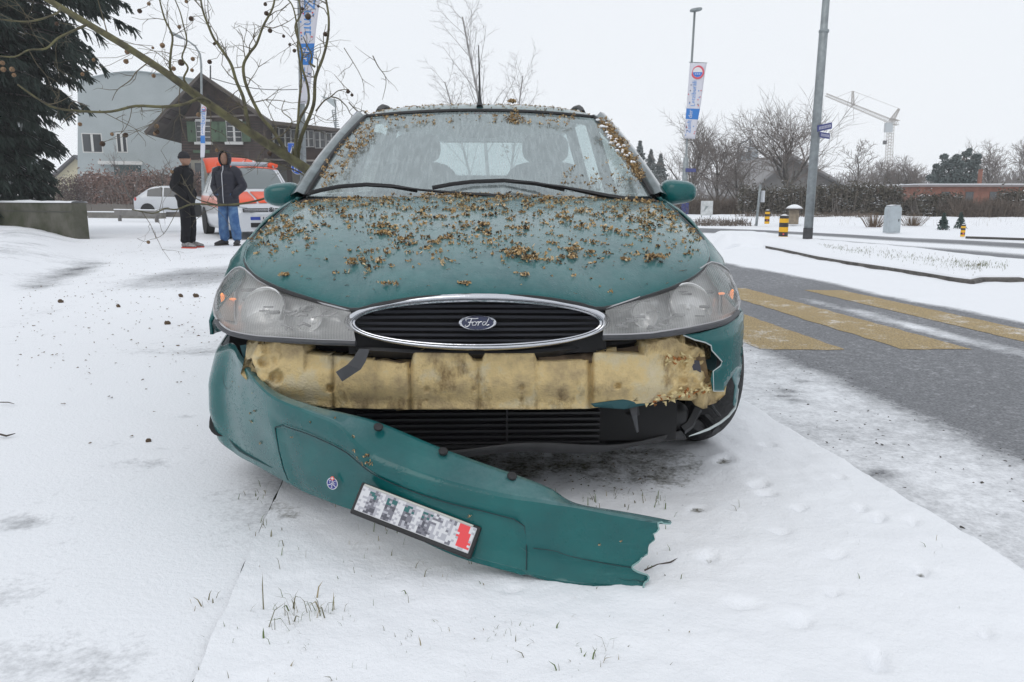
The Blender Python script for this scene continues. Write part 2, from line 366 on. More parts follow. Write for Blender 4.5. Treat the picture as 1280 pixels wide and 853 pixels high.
# black seal and header strip round the screen
seal = [ws_pt(-1, j/12) for j in range(13)] + [ws_pt(-1+2*i/24, 1) for i in range(1, 24)] + [ws_pt(1, 1-j/12) for j in range(13)]
MB().tube([p+Vector((0, -.006, .004)) for p in seal], .011, 6, flat=.7).build('windscreen_seal', M_BLACK, CAR, smooth=True)
for sd_ in (-1, 1):
    # A-pillar: strip between glass edge and door frame, rounded outward
    rows = []
    for j in range(17):
        t = j/16; g = ws_pt(sd_*1, t)
        o_ = Vector((sd_*lerp(.815, .64, t**1.05), lerp(1.36, 2.12, t), lerp(.925, 1.352, t)+.012*math.sin(math.pi*t)))
        rows.append([g + Vector((sd_*.006, -.004, .006)), g.lerp(o_, .35)+Vector((sd_*.008, -.03, .022)), g.lerp(o_, .75)+Vector((sd_*.012, -.018, .012)), o_, o_+Vector((-sd_*.03, .05, -.02)), g+Vector((0, .05, -.03))])
    MB().grid(rows, close=True).build('windscreen_pillar', M_WETG, CAR, smooth='all')
    # side glass and rear pillars
    def sg(y, t): return Vector((sd_*lerp(side_x(max(y, 1.3), belt(y))*rear_taper(y)-.02, roof_half(max(y, 1.95))+.01, t), y, lerp(belt(y), roof_z(max(y, 2.1))-.05, t)))
    segs = [('side_window', 1.42, 2.26, M_SG), ('side_window', 2.36, 3.2, M_SG), ('side_window', 3.32, 4.2, M_SG)]
    for nm, a, b_, mm in segs:
        rows = []
        for j in range(5):
            t = j/4; rows.append([sg(max(lerp(a, b_, i/6), lerp(1.42, 2.1, t) if a < 1.5 else 0), t) for i in range(7)])
        MB().grid(rows).build(nm, mm, CAR, smooth='all')
    for a, b_ in ((2.25, 2.37), (3.19, 3.33), (4.19, 4.36)):
        MB().grid([[sg(a, j/4) for j in range(5)], [sg(b_, j/4) for j in range(5)], [sg(b_, j/4)+Vector((-sd_*.05, 0, 0)) for j in range(5)], [sg(a, j/4)+Vector((-sd_*.05, 0, 0)) for j in range(5)]], close=False).build('door_pillar', M_BLACK, CAR)
    rl = [Vector((sd_*.555, y, roof_z(y)-.018+h)) for y, h in ((2.30, -.02), (2.38, .0), (2.5, .018), (2.7, .028), (3.4, .03), (3.9, .028), (4.05, .01), (4.12, -.02))]
    MB().tube(rl, .013, 8).build('roof_rail', M_BLACK, CAR, smooth=True)
# tailgate with rear window, interior
rg = lambda s, z: Vector((s*lerp(.745, .55, sstep(.9, 1.4, z)), lerp(4.56, 4.36, sstep(.85, 1.4, z)), z))
MB().grid([[rg(-1+2*i/8, z) for i in range(9)] for z in (.28, .5, .75, .96)]).build('tailgate', M_PAINT, CAR, sol=.02)
fr = MB()
for a, b_ in (((-1, .96), (-1, 1.4)), ((1, .96), (1, 1.4)), ((-1, 1.39), (1, 1.39)), ((-1, .97), (1, .97))):
    fr.tube([rg(lerp(a[0], b_[0], k/4), lerp(a[1], b_[1], k/4)) for k in range(5)], .035, 6)
fr.build('rear_window_frame', M_BLACK, CAR)
MB().grid([[rg(-.95+1.9*i/6, z) for i in range(7)] for z in (.98, 1.1, 1.25, 1.38)]).build('rear_window', M_SG, CAR)
MB().box((-.80, 1.3, .22), (.80, 4.45, .3)).build('cabin_floor', M_SEAT, CAR)
MB().box((-.56, 2.2, 1.365), (.56, 4.3, 1.372)).build('headliner', M_HEAD, CAR)
ds = MB(); pr = [(1.24, .90), (1.36, .925), (1.62, .90), (1.72, .84), (1.70, .60), (1.3, .5)]
ds.grid([[Vector((x, y, z + (.03 if x < -.1 and y > 1.5 and z > .8 else 0))) for y, z in pr] for x in [-.72, -.55, -.4, -.25, -.1, .1, .4, .72]]); ds.build('dashboard', M_BLACK, CAR, smooth=True)
st = MB().tube([Vector((.36+.185*math.cos(a), 1.86+.06*math.sin(a), .86+.17*math.sin(a))) for a in [k*math.pi/12 for k in range(25)]], .014, 6)
st.tube([(.36-.18, 1.86, .86), (.36+.18, 1.86, .86)], .02, 6).build('steering_wheel', M_BLACK, CAR, smooth=True)
def rounded(w_, d_, h_, n=10, m_=6, p=4):
    rows = []
    for i in range(m_*2+1):
        a = -math.pi/2+math.pi*i/(m_*2); row = []
        for k in range(n*2):
            b_ = math.pi*k/n; e = 2/p
            sg_ = lambda q: math.copysign(abs(q)**e, q)
            row.append(Vector((w_/2*sg_(math.cos(b_))*sg_(math.cos(a)), d_/2*sg_(math.sin(b_))*sg_(math.cos(a)), h_/2*sg_(math.sin(a)))))
        rows.append(row)
    return rows
def blob(mbx, c, w_, d_, h_, rot=(0, 0, 0), p=4, mi=0, n=10, m_=6):
    M = Matrix.Translation(c) @ Matrix.Rotation(rot[2], 4, 'Z') @ Matrix.Rotation(rot[1], 4, 'Y') @ Matrix.Rotation(rot[0], 4, 'X')
    mbx.grid([[M @ q for q in r] for r in rounded(w_, d_, h_, n, m_, p)], mi, close=True)
    return mbx
for x in (-.37, .37):
    s_ = MB(); blob(s_, (x, 2.45, .82), .50, .14, .62, (-.2, 0, 0)); blob(s_, (x, 2.25, .5), .5, .5, .15)
    so = s_.build('front_seat', M_SEAT, CAR, smooth='all')
    h_ = MB(); blob(h_, (x, 2.55, 1.205), .27, .10, .17, (-.15, 0, 0), p=3); h_.tube([(x-.06, 2.52, 1.05), (x-.06, 2.54, 1.17)], .007, 5); h_.tube([(x+.06, 2.52, 1.05), (x+.06, 2.54, 1.17)], .007, 5)
    h_.build('headrest', M_SEAT, so, smooth='all')
s_ = MB(); blob(s_, (0, 3.4, .80), 1.35, .14, .56, (-.2, 0, 0)); s_.build('rear_seat', M_SEAT, CAR, smooth='all')
mi_ = MB(); blob(mi_, (.0, 1.99, 1.255), .22, .04, .065, p=3.5); mi_.tube([(0, 1.98, 1.28), (0, 1.96, 1.33)], .01, 5); mi_.build('interior_mirror', M_BLACK, CAR, smooth='all')
MB().box((-.033, 1.945, 1.335), (.033, 1.948, 1.346)).build('windscreen_sticker', mat('red_sticker', (.5, .06, .06), .5), CAR)
# ---- cowl, wipers, antenna
MB().grid([[Vector((s*.775, 1.075+.09*s*s, .912-.02*abs(s)**3)) for s in [k/12-1 for k in range(25)]], [Vector((s*.76, 1.15+.09*s*s, .918-.008*abs(s))) for s in [k/12-1 for k in range(25)]],
           [ws_pt(s, 0)+Vector((0, .02, -.004)) for s in [k/12-1 for k in range(25)]]]).build('cowl_panel', M_BLACK, CAR, smooth=True)
def ws_img(u, v, off=.012):
    """sight line meets windscreen plane (car-local)"""
    n_ = (ws_pt(.3, 0)-ws_pt(-.3, 0)).cross(ws_pt(0, 1)-ws_pt(0, 0)).normalized(); d = CARI.to_3x3() @ ray(u, v)
    p0 = ws_pt(0, .15) ; k = (p0-CO).dot(n_)/d.dot(n_); p = CO + d*k; p.y -= off; return p
def wiper(blade, arm, arm_r):
    b_ = MB().tube([ws_img(u, v+1, .02) for u, v in blade], .006, 6, flat=1.6)
    o = MB(); o.tube([ws_img(u, v+1, .045) for u, v in arm], arm_r, 6, flat=.6)
    ao = o.build('wiper', M_BLACK, CAR, smooth=True); b_.build('wiper_blade', mat('wiper_rubber', (.02, .02, .022), .6), ao, smooth=True)
wiper([(387, 241), (402, 237), (425, 232.5), (459, 230), (490, 232), (522, 237.5)], [(459, 231), (495, 233), (530, 237), (575, 241), (600, 243), (628, 245)], [.006, .007, .009, .013, .017, .018])
wiper([(541, 234), (565, 229.5), (590, 226.5), (630, 225), (670, 229), (705, 236)], [(632, 226), (665, 228), (700, 233), (730, 239), (760, 245), (795, 250)], [.006, .008, .012, .017, .02, .019])
MB().tube([(-.005, 2.02, 1.375), (-.005, 2.05, 1.40), (-.005, 2.075, 1.43)], [.018, .013, .008], 8).tube([(-.005, 2.07, 1.42), (-.005, 2.13, 1.51), (-.01, 2.27, 1.72)], [.007, .005, .0025], 6).build('antenna', M_BLACK, CAR, smooth=True)
# ---- mirrors
for sd_ in (-1, 1):
    q = (lambda u, v, y: loc(u, v, y))
    if sd_ < 0: c = loc(354, 244, 1.42); 
    else: c = loc(847, 240.5, 1.40)
    s_ = MB(); rows = []
    for i in range(13):
        t = -1+2*i/12; k = max(0, 1-abs(t)**3.2)**(1/2.2); kk = (1 - .16*t*sd_) if True else 1
        row = []
        for j in range(20):
            a = 2*math.pi*j/20; ca, sa = math.cos(a), math.sin(a)
            yy = -.075*abs(ca)**.8 if ca > 0 else .05
            row.append(Vector((c.x+t*.083, c.y + (yy*k if ca > 0 else .03*(-ca)**.3*k), c.z + math.copysign(abs(sa)**.75, sa)*.053*k*kk)))
        rows.append(row)
    mo = s_.grid(rows, close=True).build('door_mirror', M_PAINT, CAR, smooth='all')
    MB().tube([(c.x-sd_*.08, c.y, c.z-.02), (c.x-sd_*.125, c.y+.01, c.z-.03)], [.045, .04], 10).build('mirror_foot', M_BLACK, mo, smooth=True)
# ---- headlights
HR_T = [(756, 387), (778, 380), (805, 371), (837.5, 358.5), (859, 346), (875, 337), (886, 329), (898, 331), (909, 339), (919, 353), (923.5, 371.5)]
HR_B = [(753, 419), (785, 418.5), (812.5, 417), (838, 414), (859, 411), (876, 408), (890.6, 405), (905, 401), (914, 396), (921, 388), (923.5, 371.5)]
HL_T = [(439, 389.5), (408, 382), (369, 371), (347.5, 364), (325.6, 353.5), (311.6, 342), (304, 335), (294, 337), (282, 350), (273, 367), (269, 384)]
HL_B = [(445, 426), (400.6, 424.7), (377, 423.5), (354, 422), (335, 421), (322.5, 420), (304, 417), (290, 413.5), (277, 406), (270.5, 397), (269, 384)]
def res(poly, n):
    P = [Vector(p) for p in poly]; L_ = [0]
    for a, b_ in zip(P, P[1:]): L_.append(L_[-1]+(b_-a).length)
    out = []
    for k in range(n+1):
        d = L_[-1]*k/n; i = 0
        while i < len(P)-2 and L_[i+1] < d: i += 1
        out.append(P[i].lerp(P[i+1], (d-L_[i])/(L_[i+1]-L_[i])))
    return out
def lens_mat():
    m = bpy.data.materials.new('headlight_lens'); m.use_nodes = True; t = m.node_tree; t.nodes.clear()
    out = t.nodes.new('ShaderNodeOutputMaterial'); tr = t.nodes.new('ShaderNodeBsdfTransparent'); gl = t.nodes.new('ShaderNodeBsdfGlossy'); df = t.nodes.new('ShaderNodeBsdfDiffuse')
    tr.inputs[0].default_value = (.9, .9, .9, 1); gl.inputs[1].default_value = .04; df.inputs[0].default_value = (.62, .62, .61, 1)
    a = t.nodes.new('ShaderNodeMixShader'); b = t.nodes.new('ShaderNodeMixShader'); a.inputs[0].default_value = .34
    fz = t.nodes.new('ShaderNodeFresnel'); fz.inputs[0].default_value = 1.4
    tcn = t.nodes.new('ShaderNodeTexCoord'); wv = t.nodes.new('ShaderNodeTexWave'); wv.inputs['Scale'].default_value = 40; wv.bands_direction = 'X'; wv.inputs['Distortion'].default_value = .3
    n = t.nodes.new('ShaderNodeTexNoise'); n.inputs['Scale'].default_value = 8; n.inputs['Detail'].default_value = 6
    mr = t.nodes.new('ShaderNodeMapRange'); mr.inputs[1].default_value = .3; mr.inputs[2].default_value = .75; mr.inputs[3].default_value = .0; mr.inputs[4].default_value = .24
    mu = t.nodes.new('ShaderNodeMath'); mu.operation = 'MULTIPLY_ADD'; mu.inputs[1].default_value = .14
    t.links.new(tcn.outputs['Object'], wv.inputs['Vector']); t.links.new(tcn.outputs['Object'], n.inputs['Vector']); t.links.new(n.outputs[0], mr.inputs[0])
    t.links.new(wv.outputs['Fac'], mu.inputs[0]); t.links.new(mr.outputs[0], mu.inputs[2]); t.links.new(mu.outputs[0], a.inputs[0])
    bp = t.nodes.new('ShaderNodeBump'); bp.inputs['Strength'].default_value = .5; bp.inputs['Distance'].default_value = .002
    t.links.new(wv.outputs['Fac'], bp.inputs['Height']); t.links.new(bp.outputs[0], gl.inputs['Normal']); t.links.new(bp.outputs[0], fz.inputs['Normal'])
    t.links.new(tr.outputs[0], a.inputs[1]); t.links.new(df.outputs[0], a.inputs[2]); t.links.new(fz.outputs[0], b.inputs[0]); t.links.new(a.outputs[0], b.inputs[1]); t.links.new(gl.outputs[0], b.inputs[2])
    t.links.new(b.outputs[0], out.inputs[0]); return m
M_LENS = lens_mat()
M_REFL = mat('reflector', (.92, .92, .91), .28, .6, var=.22, vscale=10, bump=.5, bscale=18)
M_REFD = mat('reflector_dull', (.42, .42, .42), .4, .4, var=.5, vscale=25)
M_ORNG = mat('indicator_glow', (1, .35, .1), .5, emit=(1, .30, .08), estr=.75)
M_INDH = mat('indicator_housing', (.50, .42, .36), .4, .4, var=.2, vscale=12)
for T_, B_, sd_ in ((HL_T, HL_B, -1), (HR_T, HR_B, 1)):
    n = 34; T = res(T_, n); B = res(B_, n)
    rows = []; back = []
    for k in range(8):
        r_ = []; r2 = []
        for i in range(n+1):
            p = T[i].lerp(B[i], k/7); e = math.sin(math.pi*k/7)**.5*min(1, (n-i)/4, (i+1)/3)
            a = lift_nose(p.x, p.y, .004+.010*e); r_.append(a)
            ddd = (a-CO).normalized(); r2.append(a + ddd*.09*e + ddd*.004)
        rows.append(r_); back.append(r2)
    hl = orient(MB().grid(rows).build('headlight', M_LENS, CAR, smooth='all'))
    orient(MB().grid(back).build('headlight_housing', M_REFL, hl, smooth='all'))
    # bowls, divider and bulb behind the lens
    def bowl(u, v, r_px, dy, rim, mm, name):
        a = lift_nose(u, v); d = (a-CO).normalized(); R_ = r_px/FPX*(a-CO).length
        M = frame(a + d*dy, Vector((1, .30*(1 if u > 597 else -1), 0)), Vector((0, .50, 1)))
        pr_ = [(R_, .0), (R_*.94, .004), (R_*.85, -.012), (R_*.6, -.024), (R_*.3, -.030), (.010, -.032), (.009, -.012), (.001, -.010)]
        return MB().lathe(pr_, 28, M, cap=False).build(name, mm, hl, smooth=True, angle=25)
    X = (lambda u: 1192-u) if sd_ < 0 else (lambda u: u)
    bowl(X(864), 381 if sd_ > 0 else 387, 29, .026, 1, M_REFL, 'reflector_bowl'); bowl(X(806), 394 if sd_ > 0 else 398, 18, .026, 1, M_REFL, 'reflector_bowl')
    for du, w_ in ((834, .004), (897, .003)):
        ti = [lift_nose(X(du)+ (1 if sd_ > 0 else -1)*dx, v+(0 if sd_ > 0 else 5)) for dx, v in ((0, 356 if du < 850 else 345), (3, 375), (2, 392), (0, 407 if du < 850 else 400))]
        MB().tube([p + (p-CO).normalized()*.03 for p in ti], w_, 6).build('reflector_divider', M_REFD if du < 850 else M_REFL, hl, smooth=True)
    fu = random.Random(3 if sd_ > 0 else 5)
    f_ = MB()
    for k in range(11):
        u0 = X(fu.uniform(775, 835)); v0 = fu.uniform(388, 410); ps = [lift_nose(u0+dx, v0+dy) for dx, dy in ((-7, fu.uniform(-4, 4)), (0, 0), (8, fu.uniform(-4, 4)))]
        f_.tube([p + (p-CO).normalized()*.022 for p in ps], fu.uniform(.002, .005), 5)
    for k in range(7):
        u0 = X(fu.uniform(840, 885)); v0 = fu.uniform(362, 400); ps = [lift_nose(u0+dx, v0) for dx in (-6, 6)]
        f_.tube([p + (p-CO).normalized()*.02 for p in ps], fu.uniform(.002, .006), 4)
    f_.build('reflector_facets', M_REFD, hl, smooth=True)['kind'] = 'stuff'
    # indicator
    pu = [(X(908), 350), (X(917), 365), (X(920), 385), (X(912), 396), (X(903), 398), (X(903), 352)]
    if sd_ < 0: pu = [(285, 352), (276, 368), (274, 388), (281, 400), (292, 402), (292, 355)]
    vs, fs = cdt_patch(pu, 4, lambda a, b_: (lambda p: p + (p-CO).normalized()*.02)(lift_nose(a, b_)))
    MB().add(vs, fs).build('indicator_chamber', M_INDH, hl, smooth='all')
    iu, iv = (914, 371) if sd_ > 0 else (279, 376)
    a = lift_nose(iu, iv); d = (a-CO).normalized(); gb = MB(); blob(gb, a + d*.008, .013, .012, .048, (0, .12*sd_, 0), p=2.2); gb.build('indicator_bulb', M_ORNG, hl, smooth='all'); gb = MB()
    a2 = lift_nose(iu-sd_*12, iv-4 if sd_ > 0 else iv-2); blob(gb, a2 + (a2-CO).normalized()*.012, .022, .01, .008, p=2.2)
    gb.build('indicator_glint', M_ORNG, hl, smooth='all')
    # grey rim strip underneath and dark gap above
    rimp = [lift_nose(p.x, p.y+3.0, .004) for p in B[:-3]]; MB().tube(rimp, .0085, 8).build('headlight_rim', M_TRIM, hl, smooth=True)
    MB().tube([lift_nose(p.x, p.y, .006) for p in T + B[::-1]], .0028, 5).build('lens_edge', mat('lens_edge', (.4, .4, .41), .4), hl, smooth=True)
# ---- grille
ga = lambda u, v, dy=0.: loc(u, v, .012+dy + .42*((u-597)/FPX*2.07)**2)
gs = MB(); rows = []
for k in range(96):
    a = 2*math.pi*k/96; c_, s2 = math.cos(a), math.sin(a); ov = .93
    ou = 597+167*c_; ovv = 402.4+36*s2; iu = 596.6+152.5*c_; iv = 404+26*s2
    row = []
    for q, (f, dy) in enumerate([(0, .02), (0, .004), (.12, -.008), (.32, -.015), (.55, -.015), (.72, -.009), (.80, -.002), (.92, -.003), (1.0, .006), (1.0, .04)]):
        row.append(ga(lerp(ou, iu, f), lerp(ovv, iv, f), dy))
    rows.append(row)
gs.grid(rows + [rows[0]])
GR = gs.build('grille', M_CHR, CAR, smooth='all')
bk = [ga(596.6+156*math.cos(2*math.pi*k/64), 404+28*math.sin(2*math.pi*k/64), .045) for k in range(64)]
MB().add(bk, [tuple(range(64))]).build('grille_backing', M_DARK, GR)
for k, v in enumerate((383.5, 390, 397, 404, 411, 418, 425)):
    hw = 152*math.sqrt(max(0, 1-((v-404)/27)**2)); rows = []
    for i in range(25):
        u = 596.6-hw+2*hw*i/24; bow = 1.5*(1-((u-597)/150)**2)*(-1 if v < 404 else 1)*.6
        p = ga(u, v+bow, .02); rows.append([p+Vector((0, 0, .0035)), p+Vector((0, -.007, -.001)), p+Vector((0, 0, -.005)), p+Vector((0, .012, 0))])
    MB().grid(rows, close=False).build('slat', mat('slat_plastic', (.045, .047, .055), .35), GR, smooth=True)
bc = ga(597, 403.5, -.002); Mb = frame(bc, (1, 0, 0), (0, 0, 1)); bw, bh = 23.5/FPX*2.07, 9.8/FPX*2.07
def ell(r0, r1, z0, z1, n=48): return [[Mb @ Vector((bw*r*math.cos(2*math.pi*k/n), bh*(r if r > .5 else r)*math.sin(2*math.pi*k/n) , z)) for k in range(n)] for r, z in ((r0, z0), (r1, z1))]
e_ = MB()
for (r0, z0), (r1, z1) in (((1, -.01), (1, .003)), ((1, .003), (.93, .006)), ((.93, .006), (.86, .004)), ((.86, .004), (.84, .002))): e_.grid(ell(r0, r1, z0, z1), close=True)
BD = e_.build('badge', M_CHR, GR, smooth='all')
vs = [Mb @ Vector((bw*.86*math.cos(2*math.pi*k/48), bh*.86*math.sin(2*math.pi*k/48), .0022)) for k in range(48)]
MB().add(vs, [tuple(range(48))]).build('badge_field', mat('badge_navy', (.012, .018, .06), .2, coat=.5), BD)
M_SILV = mat('silver_letter', (.75, .76, .78), .3, .6)
# the script lettering, drawn as strokes
def stroke(pts, r=.0011): return MB().tube([Mb @ Vector((x*bw*.074, y*bh*.105, .004)) for x, y in pts], r, 5)
S_ = [[(-8.2, 2.2), (-8.6, 4.4), (-6, 5.6), (-2, 5.2), (.5, 5.6)], [(-4.2, 5.2), (-5.2, 1), (-6.2, -3.2), (-7.8, -4.8), (-9.2, -3.6), (-8.4, -2.4)], [(-6.8, .6), (-3.4, 1)], [(-2.4, 1.6), (-4, -.6), (-3.6, -3), (-1.6, -2.8), (-.6, 0), (-1.8, 1.6), (-2.6, 1.4)],
      [(-.8, .6), (.8, 1.4), (1.2, .8)], [(1.2, 1.2), (.6, -1), (.2, -3.2)], [(.8, -.2), (2, 1.4), (3.2, 1.4)], [(5.8, 1.2), (4.2, 1), (3.4, -1.2), (4, -3), (5.4, -2.4), (6.2, 0)], [(8.2, 5.4), (7, 1.6), (5.9, -2), (6.6, -3.2), (8.4, -2.2)]]
lt = MB()
for q in S_:
    o = stroke([tuple(p) for p in q]); lt.add(o.v, o.f)
lt.build('badge_lettering', M_SILV, BD, smooth=True)
# ---- engine bay seen through the gaps
MB().box((-.60, .20, .20), (.60, .9, .54)).box((-.56, .45, .22), (.56, .95, .56)).box((-.36, .075, .50), (.36, .20, .60)).build('engine_bay', M_DARK, CAR)
cr_ = MB(); 
for k in range(9): cr_.box((-.36, .165, .205+.018*k), (.36, .19, .211+.018*k))
cr_.box((-.38, .17, .19), (.38, .2, .20)).box((.08, .16, .19), (.085, .19, .36)); cr_.build('radiator_grille', mat('radiator', (.014, .014, .016), .5, .1), CAR)
ut = []
for i in range(31):
    s = -1+i/15; ut.append([Vector((s*.62, .10+.12*s*s, .215+.012*math.sin(7*s))), Vector((s*.64, .11+.12*s*s, .19+.008*math.sin(9*s))), Vector((s*.66, .35, .185)), Vector((s*.68, .95, .17))])
MB().grid(ut).build('undertray', M_BLACK, CAR, smooth=True, sol=.006)
MB().grid([[loc(u, v, y) for u, v, y in r] for r in [[(445, 436, .07), (480, 437, .05), (540, 441, .05), (650, 441, .05), (700, 436, .06), (780, 428, .12), (845, 418, .18)],
      [(445, 445, .12), (480, 449, .12), (540, 452, .12), (650, 452, .12), (700, 448, .12), (780, 442, .2), (845, 430, .24)]]]).build('front_panel', M_BLACK, CAR, sol=.01)
# ---- foam core of the bumper
FT = [(314, 447), (322, 431), (340, 428), (378, 432), (381, 442), (433, 447), (500, 455), (514, 452), (516, 441), (585, 442), (592, 452), (603, 452), (606, 442), (668, 442), (672, 452), (700, 452), (738, 450), (742, 441), (806, 444), (809, 430), (843, 421), (850, 428), (866, 433), (879, 436)]
FB = [(322, 470), (340, 492), (360, 500), (395, 508), (445, 511), (512, 512), (600, 512), (680, 512), (738, 511), (760, 507), (812, 504), (844, 498), (862, 491), (888, 481)]
def foam_lift(u, v):
    s = (u-597)/300.; y = .045 + .035*s*s + .14*max(0, abs(s)-.55)**2*3.2
    g = 0
    for gu, wd, dp in ((417, 2.2, .018), (513, 2.5, .022), (598, 2.2, .012), (738, 3.2, .035), (470, 1.5, .006), (670, 1.6, .008)): g += dp*math.exp(-((u-gu)/wd)**2)
    if 381 < u < 516: g += .012*sstep(470, 455, v)
    if 670 < u < 742: g += .010*sstep(466, 454, v)
    for hu, hv, hr, dp in ((413, 485, 4.5, .03), (533, 487, 3.5, .010), (592, 486, 2, .01), (652, 484, 3.5, .012), (651, 499, 1.8, .01), (772, 482, 4, .02), (346, 472, 8, .03), (331, 452, 7, .02), (533, 500, 1.8, .01)):
        g += dp*sstep(1.25, .8, math.hypot(u-hu, v-hv)/hr)
    if u > 812:
        k = sstep(812, 880, u)
        nn = noise.noise(Vector((u*.09, v*.09, 1)))*.03 + noise.noise(Vector((u*.25, v*.25, 4)))*.014
        g += nn*k + (.018 if (u > 848 and 446 < v < 478) else 0) + .03*sstep(838, 866, u)*sstep(475, 440, v)*.6
    if u < 350: g += noise.noise(Vector((u*.1, v*.1, 9)))*.02
    g += noise.noise(Vector((u*.03, v*.03, 2)))*.004
    y += .03*sstep(470, 505, v)**2
    return loc(u, v, y+g)
poly = FT + FB[::-1]
vs, fs = cdt_patch(poly, 2.3, foam_lift)
def foam_mat():
    m = mat('foam', (.55, .43, .22), .75); t, b = nodes_of(m); tcn = t.nodes.new('ShaderNodeTexCoord')
    mp = t.nodes.new('ShaderNodeMapping'); mp.inputs['Scale'].default_value = (5, 4, 5)
    n = t.nodes.new('ShaderNodeTexNoise'); n.inputs['Scale'].default_value = 1.5; n.inputs['Detail'].default_value = 7; n.inputs['Roughness'].default_value = .65
    r = t.nodes.new('ShaderNodeValToRGB'); e = r.color_ramp.elements
    e[0].position = .25; e[0].color = (.20, .145, .085, 1); e[1].position = .72; e[1].color = (.58, .50, .35, 1)
    x = e.new(.42); x.color = (.44, .335, .175, 1); x = e.new(.52); x.color = (.60, .455, .22, 1); x = e.new(.6); x.color = (.55, .46, .28, 1)
    t.links.new(tcn.outputs['Object'], mp.inputs[0]); t.links.new(mp.outputs[0], n.inputs['Vector']); t.links.new(n.outputs[0], r.inputs[0])
    # soot: vertical drips and small specks
    mp2 = t.nodes.new('ShaderNodeMapping'); mp2.inputs['Scale'].default_value = (11, 3, 6); n2 = t.nodes.new('ShaderNodeTexNoise'); n2.inputs['Scale'].default_value = 1.0; n2.inputs['Detail'].default_value = 8; n2.inputs['Roughness'].default_value = .7
    r2 = t.nodes.new('ShaderNodeValToRGB'); r2.color_ramp.elements[0].position = .34; r2.color_ramp.elements[0].color = (.25, .2, .15, 1); r2.color_ramp.elements[1].position = .48; r2.color_ramp.elements[1].color = (1, 1, 1, 1)
    t.links.new(tcn.outputs['Object'], mp2.inputs[0]); t.links.new(mp2.outputs[0], n2.inputs['Vector']); t.links.new(n2.outputs[0], r2.inputs[0])
    mu = t.nodes.new('ShaderNodeMixRGB'); mu.blend_type = 'MULTIPLY'; mu.inputs[0].default_value = .85
    t.links.new(r.outputs[0], mu.inputs[1]); t.links.new(r2.outputs[0], mu.inputs[2]); t.links.new(mu.outputs[0], b.inputs['Base Color'])
    bp = t.nodes.new('ShaderNodeBump'); bp.inputs['Strength'].default_value = .6; bp.inputs['Distance'].default_value = .003; n3 = t.nodes.new('ShaderNodeTexVoronoi'); n3.inputs['Scale'].default_value = 160
    t.links.new(tcn.outputs['Object'], n3.inputs['Vector']); t.links.new(n3.outputs[0], bp.inputs['Height']); t.links.new(bp.outputs[0], b.inputs['Normal']); return m
M_FOAM = foam_mat()
# clustered stains are in the foam material
fo = MB().add(vs, fs).build('foam_bumper_core', M_FOAM, CAR, smooth='all'); md = fo.modifiers.new('solid', 'SOLIDIFY'); md.thickness = .07; md.offset = 0
md.offset = -1
# make the solidify go rearward
me = fo.data; nsum = sum((p.normal.y for p in me.polygons))
if nsum > 0: me.flip_normals()
# recessed top ledges (dirty, with their shade painted in)
M_LEDGE = mat('dirty_shaded_ledge', (.17, .12, .075), .8, var=.6, vscale=18, bump=.3)
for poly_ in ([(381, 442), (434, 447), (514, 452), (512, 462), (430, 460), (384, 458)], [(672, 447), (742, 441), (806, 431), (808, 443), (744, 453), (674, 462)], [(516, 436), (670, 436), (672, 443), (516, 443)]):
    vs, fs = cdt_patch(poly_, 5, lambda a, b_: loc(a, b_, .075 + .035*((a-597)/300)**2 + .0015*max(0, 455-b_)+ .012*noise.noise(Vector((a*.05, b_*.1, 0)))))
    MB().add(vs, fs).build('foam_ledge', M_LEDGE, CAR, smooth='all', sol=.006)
tf = MB(); rr = random.Random(11)
for k in range(90):   # torn shreds along the broken right end
    a_ = rr.random(); u = lerp(812, 888, a_)+rr.gauss(0, 3); v = lerp(503, 482, a_)+rr.gauss(0, 3.5)
    if k % 3 == 0: u, v = lerp(832, 862, rr.random()), lerp(452, 446, rr.random())+rr.gauss(0, 3)
    p = foam_lift(u, v)+Vector((0, -.008, 0)); d = Vector((rr.gauss(0, 1), rr.gauss(0, 1)-.5, rr.gauss(0, 1))).normalized()*rr.uniform(.006, .018); e_ = Vector((rr.gauss(0, 1), rr.gauss(0, 1), rr.gauss(0, 1))).normalized()*.008
    tf.add([p-e_, p+e_, p+d+e_*.4, p+d*.4+e_.cross(d).normalized()*.006], [(0, 1, 2), (0, 1, 3), (1, 2, 3), (0, 2, 3)], rr.choice((0, 0, 1)))
tf.build('foam_shreds', [mat('foam_fresh', (.62, .52, .28), .8), mat('foam_rust', (.35, .14, .04), .8)], CAR)['kind'] = 'stuff'
# metal bracket plate at the right end
vs, fs = cdt_patch([(861, 449), (864, 441), (880, 440), (887, 478), (872, 480), (862, 474)], 3.5, lambda a, b_: loc(a, b_, .17+.004*noise.noise(Vector((a*.1, b_*.1, 3)))))
MB().add(vs, fs).build('bumper_bracket', mat('rusty_bracket', (.26, .17, .07), .7, col2=(.12, .08, .04), vscale=20), CAR, sol=.004)
vs, fs = cdt_patch([(862, 455), (866, 450), (874, 451), (877, 470), (869, 472), (862, 472)], 3.5, lambda a, b_: loc(a, b_, .160))
MB().add(vs, fs).build('bracket_plate', mat('slate_metal', (.06, .06, .075), .4, .6), CAR, sol=.003)
# hanging black strap
MB().grid([[loc(u, v, y) for u, v, y in ((449, 436, .0), (441, 449, -.005), (434, 456, -.01), (420, 465, -.005))], [loc(u, v, y) for u, v, y in ((462, 437, .0), (457, 452, -.008), (451, 462, -.012), (428, 477, -.006))]]).build('torn_strap', M_TRIM, CAR, sol=.004)
